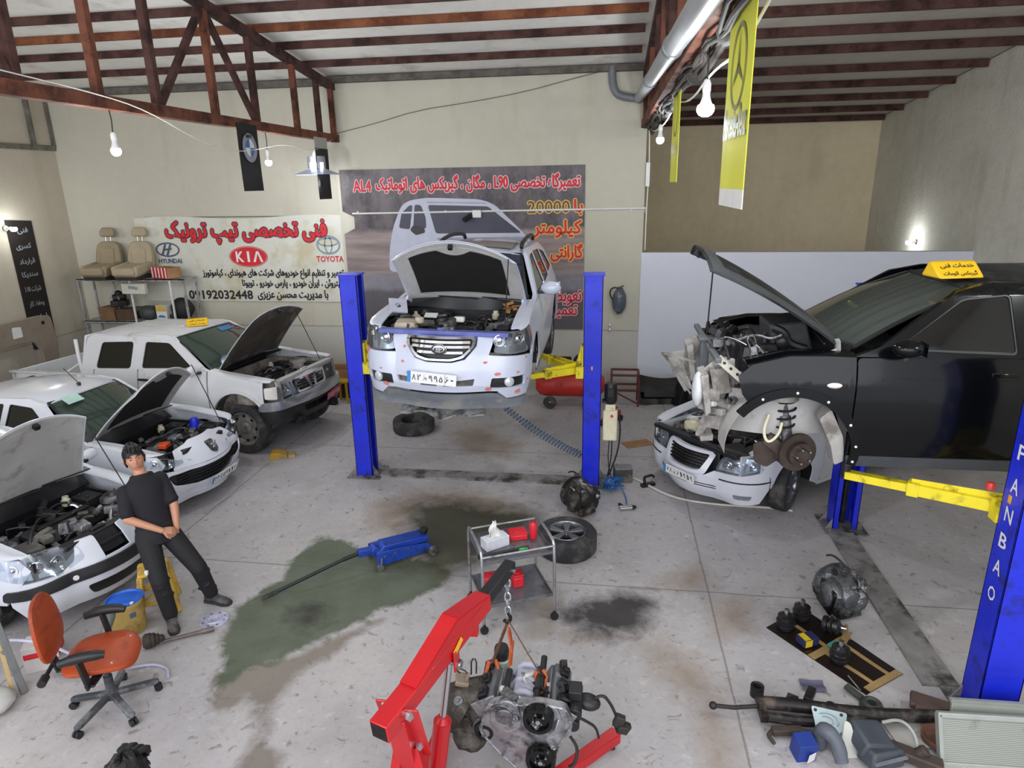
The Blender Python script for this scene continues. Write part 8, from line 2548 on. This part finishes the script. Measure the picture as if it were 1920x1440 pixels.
def cv(label, x, y, rot, sc=1.0):
 t = thing('cv_joint', label, 'car part', (x, y, .02), rot=rot, group='greasy drive joints')
 MB().lathe([(0, .0), (.07, .0), (.075, .01), (.075, .035), (.06, .045), (.058, .055), (.078, .06), (.08, .075), (.062, .085), (.06, .10), (.072, .105), (.07, .125), (.04, .14), (.03, .15), (0, .15)], n=26).build('cup', M('greasy_dark_steel', '39393b', .3, .7, .35, 9), t)
 MB().lathe([(0, .19), (.02, .19), (.022, .14), (0, .14)], n=14).build('stub', STEEL, t)
 return t

cv('greasy steel joint at the far left corner of the black mat, front one', 1.66, 5.36, (0, 0, 0))
cv('greasy steel joint at the far left corner of the black mat, rear one', 1.84, 5.52, (0, 0, 40))
b_ = cv('greasy steel joint lying on its side in the middle of the black mat', 1.98, 5.36, (0, 0, 0))
b_.rotation_euler = (math.radians(82), 0, math.radians(60))
b_.location.z = .09
cv('greasy steel joint beside the teal rag on the black mat', 2.00, 4.97, (0, 0, 80))
t = thing('parts_box', 'small blue and yellow box lying on the black mat', 'box', (1.80, 5.17, .016), 25)
MB().box((0, 0, .035), (.15, .11, .07)).build('box', M('dark_blue_card', '23274e', .5), t, bev=.003)
MB().box((-.03, -.0562, .035), (.07, .001, .065)).box((-.035, 0, .0705), (.06, .10, .001)).build('yellow_print', M('bright_yellow_print', 'd2b51c', .5), t, smooth=0)
t = thing('teal_rag', 'small teal rag on the black mat', 'rag', (2.03, 5.12, .02))
MB().sph((0, 0, .025), (.07, .05, .03), 14, 10, lump=.15, seed=3).build('cloth', M('teal_cloth', '2f9391', .8, 0, .2), t)
t = thing('wood_scrap', 'thin tan wooden piece across the black mat edge', 'wood', (2.16, 5.30, .02), 62)
MB().prism(soft([(-.14, -.025), (.02, -.035), (.06, .0), (.16, .01), (.15, .04), (.02, .03), (-.14, .02)], .01), .0, .018, plane='xy').build('piece', TAPE, t)
t = thing('plastic_scrap', 'small crumpled purple-grey scrap on the floor', 'scrap', (1.70, 4.64, 0), 0)
MB().shell(lambda u, v: (-.09 + .18 * u, -.06 + .12 * v, .012 + .02 * abs(u - .5) + .01 * math.sin(7 * v)), 8, 6, .004).build('sheet', M('purple_grey_plastic', '57556a', .5), t)
t = thing('wheel_hub', 'dirty wheel hub with a red insert lying below the mat corner', 'car part', (2.08, 4.47, 0), 0)
MB().lathe([(.03, .05), (.05, .06), (.07, .05), (.085, .02), (.085, .0), (.03, 0), (.03, .05)], n=24).bar((-.05, .06, .03), (-.14, .16, .05), .05, .03).build('hub', M('grey_green_greasy', '474a46', .5, .3, .4), t, bev=.003)
MB().box((-.01, -.08, .03), (.09, .03, .05), (0, 0, 10)).build('red_insert', M('dark_red_plastic', '8e2028', .5), t, bev=.004)
tag(MB().tube([(2.05, 4.62, .03), (2.0, 4.75, .05)], .008, 6).build('steel_pin', STEEL), 'small bright pin by the mat corner', 'pin')

# ================================================================== suspension and trim parts piled at the lower right
SUB = M('black_subframe_paint', '201d1c', .4, .3, .3, 7, 0, 40, ('5b5048', .3, 6))
t = thing('subframe', 'long black suspension subframe lying across the lower right floor', 'car part', (1.72, 4.27, 0), 2)
MB().tube([(-.52, .06, .10), (-.2, .04, .11), (.15, .0, .10), (.5, .0, .11), (.85, .04, .10)], [.05, .05, .055, .05, .045], 12, smooth=1).build('main_beam', SUB, t)
MB().tube([(-.48, -.06, .08), (-.2, -.10, .09), (.1, -.06, .09), (.3, -.0, .10)], .038, 10, smooth=1).build('lower_beam', SUB, t)
MB().lathe([(.03, -.04), (.05, -.045), (.05, .045), (.03, .04), (.03, -.04)], c=(-.50, .15, .13), axis=(0, 0, 1), n=20).bar((-.50, .12, .12), (-.50, -.1, .09), .05, .07).build('mount_bush', SUB, t)
MB().bar((-.15, .08, .12), (-.08, .19, .14), .06, .05).bar((-.28, .05, .11), (-.24, .12, .12), .08, .05).build('bracket', SUB, t, bev=.006)
MB().tube([(-.52, .02, .10), (-.70, .0, .09), (-.84, .02, .08)], .016, 10).sph((-.85, .02, .08), .03, 12, 8).build('tie_rod', M('dull_black_steel', '2d2a29', .5, .3, .2), t)
MB().box((.80, .12, .10), (.36, .16, .05), (0, 0, -25)).bar((.62, .08, .1), (.94, -.04, .1), .10, .06).build('control_arm', M('rusty_brown_arm', '5b4a42', .7, .2, .3), t, bev=.012)
MB().cyl((.05, .14, .0), (.05, .14, .05), .035, n=16).build('bush', DARKM, t)
t = thing('knuckle_part', 'brown steering knuckle with a ring at the left of the lower right pile', 'car part', (1.32, 4.08, 0), 20)
MB().bar((-.05, .03, .05), (.16, -.02, .06), .06, .05).bar((-.05, .03, .05), (-.10, .0, .05), .03, .03).bar((-.10, .0, .05), (-.09, -.07, .04), .025, .025).cyl((.14, -.03, .05), (.20, -.09, .05), .035, n=12).cyl((.20, -.09, .05), (.22, -.12, .05), .022, n=10).build('body', M('rusty_brown_knuckle', '4b413a'), t, bev=.008)
MB().tube([(.05 + .035 * math.cos(a), -.12 + .035 * math.sin(a), .02) for a in np.linspace(0, 2 * PI, 19)[:-1]], .008, 8, closed=True).build('ring', M('grey_ring', '66625e', .5, .4), t)
t = thing('mount_plate', 'pale blue-grey pressed metal plate on the lower right pile', 'plate', (1.66, 4.13, .14), rot=(25, -8, -15))
MB().prism(soft([(-.12, .10), (.12, .08), (.10, -.04), (.04, -.10), (-.02, -.14), (-.09, -.06)], .02), .0, .008, plane='xy').build('plate', M('pale_blue_grey_steel', 'a9b9be', .35, .4, .1), t, bev=.002)
b = MB()
for r_ in (.035, .06):
 b.tube([(-.02 + r_ * 1.3 * math.cos(a), .0 + r_ * math.sin(a), .012) for a in np.linspace(-.4, 2.2, 10)], .006, 6)
b.build('pressed_ribs', MATS['pale_blue_grey_steel'], t)
for p in ((-.09, .07), (.08, .06)):
 MB().cyl((p[0], p[1], .007), (p[0], p[1], .010), .012, n=10).build('hole', BLACKP, t)
t = thing('blue_carton', 'small blue and white carton at the bottom of the lower right pile', 'carton', (1.44, 3.94, 0), 12)
MB().box((0, 0, .08), (.13, .12, .16), (8, 0, 0)).build('box', M('deep_blue_card', '1c3788', .5), t, bev=.003)
MB().box((.03, -.066, .05), (.07, .002, .08), (8, 0, 20)).build('white_print', INK_WHITE, t, smooth=0)
t = thing('plastic_duct', 'grey curved plastic duct standing in the lower right pile', 'car part', (1.58, 3.98, 0), 0)
MB().tube([(.0, .05, .02), (-.02, .03, .16), (.0, -.01, .22), (.06, -.06, .18), (.09, -.12, .06)], [.045, .05, .055, .05, .045], 14, smooth=2).build('duct', M('grey_blue_plastic', '585d66', .5, 0, .12), t)
t = thing('white_trim', 'white triangular plastic trim in the lower right pile', 'car part', (1.74, 3.96, .0), rot=(70, 0, 10))
MB().prism(soft([(-.06, .0), (.10, .0), (.04, .24), (.0, .26)], .02), -.008, .008, plane='xy').build('trim', M('off_white_trim', 'c6c6bd', .5, 0, .06), t, bev=.003)
t = thing('dash_panel', 'dark grey louvred plastic housing in the middle of the lower right pile', 'car part', (1.90, 4.03, 0), 18)
MB().box((0, 0, .13), (.26, .24, .12), (12, 14, 0), .9, .9).box((.02, -.10, .08), (.28, .16, .12), (-6, 8, 6), .95, .85).build('housing', M('dark_grey_plastic', '40454d', .5, 0, .15), t, bev=.02)
for k in range(3):
 MB().bar((-.10, -.19 + .02 * k, .10 - .025 * k), (.14, -.19 + .02 * k, .12 - .025 * k), .02, .012).build('louvre', M('mid_grey_plastic', '6b7078', .5), t)
t = thing('bent_pipe', 'bent pale metal pipe rising from the lower right pile', 'pipe', (2.10, 4.05, 0), 0)
MB().tube([(-.08, .10, .16), (.02, .10, .20), (.08, .06, .19), (.11, -.02, .14), (.10, -.10, .03)], .012, 8, smooth=2).build('pipe', M('pale_pipe', '9a9c98', .4, .3), t)
t = thing('exhaust_piece', 'brown greasy metal piece at the right of the lower right pile', 'car part', (2.16, 3.98, 0), 35)
MB().bar((-.1, .12, .08), (.10, -.16, .05), .10, .07).cyl((.02, -.02, .06), (.06, -.06, .13), .04, n=14).build('casting', M('greasy_brown', '453a33', .6, .2, .3), t, bev=.012)
tag(MB().tube([(2.20, 4.0, .03), (2.28, 3.95, .10), (2.30, 3.88, .03)], .007, 6, smooth=2).build('thin_wire', WIREB), 'thin dark wire loop beside the radiator', 'wire')
t = thing('plastic_sheet', 'crumpled pale plastic sheet lying before the radiator', 'sheet', (2.36, 4.28, 0), 10)
MB().shell(lambda u, v: (-.25 + .5 * u, -.18 + .36 * v, .012 + .03 * abs(math.sin(6 * u + 2 * v)) * math.sin(PI * u)), 18, 10, .003).build('film', M('pale_film', 'b4b2ab', .4, 0, .08), t)
t = thing('rusty_pan', 'round rusty brown part lying beside the radiator', 'car part', (2.42, 4.16, .03), 0)
MB().lathe([(0, .02), (.08, .02), (.11, .05), (.12, .05), (.11, .0), (0, .0)], n=26).build('pan', M('rusty_pan', '6a4a3c', .8, .1, .3), t)
t = thing('radiator', 'silver finned car radiator leaning at the foot of the near lift post', 'radiator', (2.78, 4.02, 0), rot=(-24, 0, 2))
FIN = bpy.data.materials.new('radiator_fins')
FIN.use_nodes = True
nt = FIN.node_tree
bs = nt.nodes['Principled BSDF']
tc = nn(nt, 'ShaderNodeTexCoord').outputs['Object']
wv = nn(nt, 'ShaderNodeTexWave', Scale=26.0, Distortion=.2)
wv.bands_direction = 'Z'
nt.links.new(tc, wv.inputs['Vector'])
cc = mixc(nt, rng(nt, wv.outputs['Fac'], .2, .8), lin('7e827b'), lin('a9aca2'))
cc = mixc(nt, rng(nt, noise(nt, tc, 5, 4), .58, .70), cc, lin('6a6a50'))
nt.links.new(cc, bs.inputs['Base Color'])
bs.inputs['Metallic'].default_value = .4
bs.inputs['Roughness'].default_value = .5
MB().box((0, 0, .14), (.80, .03, .32)).build('core', FIN, t, smooth=0)
MB().box((0, 0, .315), (.84, .05, .04)).box((0, 0, -.01), (.84, .05, .04)).build('tank', M('grey_radiator_tank', '9fa39c', .45, .3, .1), t, bev=.008)
for s_ in (-1, 1):
 MB().box((s_ * .41, 0, .15), (.025, .05, .34)).build('side_bar', MATS['grey_radiator_tank'], t)
t = thing('condenser', 'pale flat condenser standing behind the radiator against the near lift post', 'condenser', (2.90, 4.22, 0), rot=(-10, 0, 1))
MB().box((0, 0, .15), (.78, .025, .30)).build('core', M('pale_grey_condenser', 'b0b5ab', .5, .3, .06), t, bev=.004)
MB().box((0, 0, .31), (.80, .03, .025)).build('top_bar', MATS['grey_radiator_tank'], t)
MB().sph((-.06, -.014, .20), (.03, .004, .04), 12, 8).build('oil_stain', M('olive_stain', '6b6a4a', .7), t)

# ================================================================== people
SKIN = M('skin', 'b98468', .5, 0, .05, 6)
SHIRT = M('black_cotton', '15131a', .85, 0, .15, 10, .15, 25)
TROUS = M('black_work_trousers', '17171a', .8, 0, .18, 9, .3, 18)
BOOT = M('dark_grey_boot', '3b3a3c', .6, 0, .2, 8, 0, 40, ('6d6a65', .35, 7))
HAIR = M('black_hair', '0c0a0a', .5, 0, .3, 30, .5, 60)
LIP = M('lip', '9a5a50', .5)

def fused(mb, name, mat, parent, vox=.008, it=5, fac=.5):
 """fuse overlapping volumes into one continuous surface"""
 o = mb.build('raw', mat, None, smooth=0)
 r = o.modifiers.new('r', 'REMESH')
 r.mode, r.voxel_size = 'VOXEL', vox
 s_ = o.modifiers.new('s', 'SMOOTH')
 s_.factor, s_.iterations = fac, it
 bpy.context.view_layer.update()
 me = bpy.data.meshes.new_from_object(o.evaluated_get(bpy.context.evaluated_depsgraph_get()))
 me.name = name
 bpy.data.objects.remove(o)
 me.materials.clear()
 me.materials.append(mat)
 me.polygons.foreach_set('use_smooth', [True] * len(me.polygons))
 n = bpy.data.objects.new(name, me)
 COL.objects.link(n)
 n.parent = parent
 return n

def limb(mb, pts, rad, n=14):
 """tapered limb with rounded joints"""
 for a, b, ra, rb in zip(pts, pts[1:], rad, rad[1:]):
  mb.cyl(a, b, ra, rb, n)
 for p, r in zip(pts, rad):
  mb.sph(p, r, 14, 10)
 return mb

def loft(mb, rings, n=24):
 """closed loft of ellipses: (centre, right vector * half width, forward vector * half depth)"""
 vs, fs = [], []
 for c, a, b in rings:
  vs += [c + a * math.cos(2 * PI * i / n) * 1 + b * math.sin(2 * PI * i / n) for i in range(n)]
 k = len(rings)
 for j in range(k - 1):
  fs += [(j * n + i, j * n + (i + 1) % n, (j + 1) * n + (i + 1) % n, (j + 1) * n + i) for i in range(n)]
 fs += [tuple(range(n))[::-1], tuple(range((k - 1) * n, k * n))]
 return mb.add(vs, fs)

def hand(mb, wrist, d, nrm, side, curl=.5, sc=1.0):
 """palm and five fingers; d along the hand, nrm the back of the hand, side +1 when the thumb is towards d x nrm"""
 d, nrm = d.normalized(), nrm.normalized()
 nrm = (nrm - d * nrm.dot(d)).normalized()
 x = d.cross(nrm) * side
 pc = wrist + d * .048 * sc
 loft(mb, [(wrist + d * .0, x * .024, nrm * .018), (wrist + d * .03, x * .034, nrm * .017), (wrist + d * .07, x * .040, nrm * .014), (wrist + d * .090, x * .038, nrm * .012)], 14)
 for k, (o, l) in enumerate(((.028, .068), (.0095, .076), (-.0095, .070), (-.028, .055))):
  p = wrist + d * .086 + x * o
  dirv = (d + x * o * 1.5).normalized()
  pts = [p]
  ang = 0
  for seg, f in ((.46, .7), (.30, 1.0), (.24, .9)):
   ang += curl * f
   dirv2 = dirv * math.cos(ang) - nrm * math.sin(ang)
   pts.append(pts[-1] + dirv2 * l * seg)
  limb(mb, pts, [.0088, .0085, .0078, .0068], 8)
 p = wrist + d * .025 + x * .028
 t1 = p + (d * .6 + x * .75 - nrm * .2).normalized() * .042
 t2 = t1 + (d * .85 + x * .25 - nrm * .35).normalized() * .032
 limb(mb, [p, t1, t2], [.013, .0105, .0085], 8)
 return mb

def head_mesh(mb, c, f, u):
 f, u = f.normalized(), u.normalized()
 u = (u - f * u.dot(f)).normalized()
 r = f.cross(u)
 n, m_ = 40, 30
 vs, fs = [], []
 for j in range(m_ + 1):
  a = -PI / 2 + PI * j / m_
  for i in range(n):
   b = 2 * PI * i / n
   x, y, z = math.cos(a) * math.sin(b), math.cos(a) * math.cos(b), math.sin(a)   # right, forward, up
   px, py, pz = .074 * x, .094 * y - .006, .116 * z
   if z < 0:
    px *= 1 - .30 * (-z) ** 1.4
    py = py * (1 - .10 * (-z) ** 2) + (.012 * (-z) if y > 0 else .03 * (-z) ** 1.5)
   if y > 0:
    py += .020 * math.exp(-((px / .010) ** 2) - (((pz + .020) / .016) ** 2))          # nose tip
    py += .010 * math.exp(-((px / .009) ** 2) - (((pz - .005) / .022) ** 2))          # bridge
    py += .006 * math.exp(-((px / .035) ** 2) - (((pz - .030) / .010) ** 2))          # brow
    for s_ in (-1, 1):
     py -= .009 * math.exp(-(((px - s_ * .031) / .016) ** 2) - (((pz - .010) / .011) ** 2))
    py += .005 * math.exp(-((px / .020) ** 2) - (((pz + .058) / .010) ** 2))          # lips
    py += .006 * math.exp(-((px / .018) ** 2) - (((pz + .095) / .014) ** 2))          # chin
   vs.append(c + (r * px + f * py + u * pz) * 1.1)
 for j in range(m_):
  fs += [(j * n + i, j * n + (i + 1) % n, (j + 1) * n + (i + 1) % n, (j + 1) * n + i) for i in range(n)]
 mb.add(vs, fs)
 for s_ in (-1, 1):
  e = c + r * (s_ * .083) - f * .009 - u * .004
  mb.sph(e, (.011, .022, .033), 10, 8)
 return r, f, u

def person(name, label, J, base):
 t = thing(name, label, 'person', base)
 B0 = Vector(base)
 J = {k: (Vector(v) - B0 if k[0] != '_' else Vector(v)) for k, v in J.items()}
 rt = (J['shR'] - J['shL']).normalized()
 up = (J['neck'] - J['hip']).normalized()
 fw = up.cross(rt).normalized()
 rt = fw.cross(up)
 b = MB()
 hipc, nk = J['hip'], J['neck']
 # torso
 st = lambda k: hipc.lerp(nk, k)
 tor = [(-.16, .145, .10), (-.04, .155, .11), (.10, .145, .10), (.28, .130, .093), (.46, .138, .10), (.66, .152, .106), (.78, .158, .100), (.87, .135, .088), (.94, .095, .070), (1.0, .062, .060)]
 loft(b, [(st(k), rt * a, fw * d_) for k, a, d_ in tor])
 hc = J['head']
 hf, hu = J['_face'], J['_up']
 b.cyl(nk - up * .03, hc - hu * .05 - hf.normalized() * .015, .056, .052, 18)
 hr, hf, hu = head_mesh(b, hc, hf, hu)
 for s_ in 'RL':
  limb(b, [J['sh' + s_], J['el' + s_], J['wr' + s_]], [.055, .041, .027])
  limb(b, [J['hp' + s_], J['kn' + s_], J['an' + s_]], [.085, .056, .042])
  hand(b, J['wr' + s_], J['_hd' + s_], J['_hn' + s_], 1 if s_ == 'R' else -1, J['_curl'].x)
 body = fused(b, 'body', SKIN, t, .0055, 3, .4)
 # shirt with short sleeves
 b = MB()
 loft(b, [(st(k), rt * (a + .022), fw * (d_ + .022)) for k, a, d_ in [(-.16, .16, .108)] + [x for x in tor if .0 <= x[0] <= .90] + [(.95, .085, .062), (1.0, .070, .068)]])
 for s_ in 'RL':
  p, e = J['sh' + s_], J['el' + s_]
  limb(b, [p, p.lerp(e, .45), p.lerp(e, .80)], [.068, .066, .062])
  b.cyl(p.lerp(e, .80), p.lerp(e, .88), .066, .064, 16)
 fused(b, 'shirt', SHIRT, t, .009, 4, .5)
 # trousers with loose folds
 b = MB()
 loft(b, [(hipc + up * .09, rt * .172, fw * .122), (hipc, rt * .180, fw * .128), (hipc - up * .08, rt * .175, fw * .125)])
 q = random.Random(6)
 for s_ in 'RL':
  h, k, a = J['hp' + s_], J['kn' + s_], J['an' + s_]
  limb(b, [h, h.lerp(k, .5), k, k.lerp(a, .5), a.lerp(k, .02)], [.105, .092, .078, .072, .066])
  for w_ in range(10):
   p = h.lerp(k, .3 + .07 * w_) if w_ < 5 else k.lerp(a, .18 * (w_ - 5))
   d_ = Vector((q.uniform(-1, 1), q.uniform(-1, 1), q.uniform(-.3, .3))).normalized()
   b.sph(p + d_ * .05, (.045, .045, .018), 10, 8, rot=(q.uniform(-30, 30), q.uniform(-30, 30), 0))
 tr_ = fused(b, 'trousers', TROUS, t, .010, 3, .5)
 o_ = J['hpR'].lerp(J['knR'], .72) + rt * .088 + fw * .03
 MB().box(o_, (.03, .03, .045)).build('pocket_logo', INK_WHITE, tr_, bev=.008)
 # boots
 for s_ in 'RL':
  a, toe = J['an' + s_], J['toe' + s_]
  d_ = Vector((toe.x - a.x, toe.y - a.y, 0)).normalized()
  sd_ = Vector((-d_.y, d_.x, 0))
  b = MB()
  g = Vector((a.x, a.y, 0))
  z = Vector((0, 0, 1))
  loft(b, [(g - d_ * .075 + z * .045, sd_ * .030, z * .035), (g - d_ * .04 + z * .05, sd_ * .042, z * .042), (g + d_ * .06 + z * .045, sd_ * .045, z * .040), (g + d_ * .13 + z * .038, sd_ * .050, z * .030), (g + d_ * .19 + z * .03, sd_ * .040, z * .022), (g + d_ * .205 + z * .028, sd_ * .02, z * .012)], 18)
  b.cyl(g + z * .05, a + z * .07, .056, .062, 16)
  o = fused(b, 'boot', BOOT, t, .008, 2, .4)
  sole = [(-.085, -.030), (-.07, -.042), (.06, -.046), (.14, -.054), (.20, -.040), (.215, 0), (.20, .040), (.14, .054), (.06, .046), (-.07, .042), (-.085, .030)]
  MB().prism(sole, .0, .022, Matrix(((d_.x, sd_.x, 0, g.x), (d_.y, sd_.y, 0, g.y), (0, 0, 1, 0), (0, 0, 0, 1))), plane='xy').build('sole', RUBBER, o, bev=.004)
  bb = MB()
  for k in range(4):
   c_ = g + d_ * (.05 + .025 * k) + z * (.088 - .008 * k)
   bb.tube([c_ - sd_ * .022, c_ + z * .006, c_ + sd_ * .022], .004, 6)
  bb.build('laces', M('dark_laces', '59575a', .8), o)
 # face
 at = lambda x, z, y: hc + (hr * x + hf * y + hu * z) * 1.1
 for s_ in (-1, 1):
  e = MB().sph(at(s_ * .031, .010, .0755), (.0105, .0105, .0062), 14, 10).build('eye', M('eye_white', '8f8580', .5), body)
  MB().sph(at(s_ * .031, .010, .0828), (.0052, .0045, .0050), 10, 8).build('iris', BLACKP, e)
  MB().tube([at(s_ * .014, .030, .088), at(s_ * .030, .035, .086), at(s_ * .048, .030, .074)], [.0035, .0045, .003], 6, smooth=1).build('eyebrow', HAIR, body)
 MB().tube([at(-.022, -.058, .082), at(-.008, -.0555, .0905), at(.008, -.0555, .0905), at(.022, -.058, .082)], [.003, .0055, .0055, .003], 8, smooth=1).build('mouth', LIP, body)
 # hair
 b = MB()
 q = random.Random(11)
 n, m_ = 36, 16
 vs, fs = [], []
 for j in range(m_ + 1):
  for i in range(n):
   bb = 2 * PI * i / n
   y0 = math.cos(bb)
   low = -.52 + .86 * max(0, y0) ** .8 if y0 > -.2 else -.52
   low = max(low, .22) if y0 > .55 else (low if y0 < .2 else -.25 + .8 * (y0 - .2))
   a = low * 1.05 + (PI / 2 - low * 1.05) * (j / m_)
   x, y, z = math.cos(a) * math.sin(bb), math.cos(a) * math.cos(bb), math.sin(a)
   g = 1 + .035 * math.sin(7 * bb + 5 * a) + q.uniform(-.04, .05)
   top = .022 * max(0, z)
   vs.append(at(.080 * x * g, (.119 * z + top * .8) * g, (.101 * y - .008) * g))
 for j in range(m_):
  fs += [(j * n + i, j * n + (i + 1) % n, (j + 1) * n + (i + 1) % n, (j + 1) * n + i) for i in range(n)]
 b.add(vs, fs)
 for k in range(26):
  x = q.uniform(-.055, .055)
  p0, p1 = at(x * .8, .118, .03), at(x + q.uniform(-.01, .01), .075 + q.uniform(-.014, .014), .084 - abs(x) * .25)
  mid = (p0 + p1) / 2 + hf * .022 + hu * .012
  b.tube([p0, mid, p1], [.012, .013, .007], 6, smooth=1)
 b.build('hair', HAIR, body)
 return t

person('person', 'person in black T-shirt and black trousers standing with hands clasped, leaning back', dict(
 hip=(-4.12, 5.00, .83), neck=(-4.24, 5.09, 1.385), head=(-4.29, 5.105, 1.53), shR=(-4.32, 4.94, 1.26), shL=(-4.14, 5.20, 1.295),
 elR=(-4.25, 4.83, 1.05), elL=(-4.0, 5.14, 1.06), wrR=(-3.99, 4.91, .91), wrL=(-3.95, 5.06, .86),
 hpR=(-4.17, 4.93, .82), hpL=(-4.07, 5.07, .82), knR=(-4.0, 4.77, .47), knL=(-3.78, 5.03, .46), anR=(-3.97, 4.79, .10), anL=(-3.78, 5.15, .10),
 toeR=(-3.84, 4.64, 0), toeL=(-3.53, 5.12, 0), _face=(.66, -.72, .12), _up=(-.22, .05, 1.0),
 _hdR=(.09, .10, -.05), _hnR=(.6, -.45, .65), _hdL=(-.03, -.10, -.08), _hnL=(.85, -.3, .2), _curl=(.55, 0, 0)), (-3.95, 4.92, 0))
person('person', 'head of a dark-haired person at the bottom edge, only the hair in view', dict(
 hip=(-1.96, 1.90, .93), neck=(-1.96, 1.90, 1.36), head=(-1.96, 1.93, 1.50), shR=(-1.73, 1.90, 1.30), shL=(-2.13, 1.90, 1.30),
 elR=(-1.69, 1.88, 1.02), elL=(-2.17, 1.88, 1.02), wrR=(-1.69, 1.94, .78), wrL=(-2.17, 1.94, .78),
 hpR=(-1.83, 1.90, .90), hpL=(-2.03, 1.90, .90), knR=(-1.82, 1.91, .49), knL=(-2.04, 1.91, .49), anR=(-1.82, 1.88, .10), anL=(-2.04, 1.88, .10),
 toeR=(-1.80, 2.10, 0), toeL=(-2.06, 2.10, 0), _face=(0, 1, -.1), _up=(0, .1, 1),
 _hdR=(0, .15, -1), _hnR=(1, 0, 0), _hdL=(0, .15, -1), _hnL=(-1, 0, 0), _curl=(.3, 0, 0)), (-1.96, 1.9, 0))
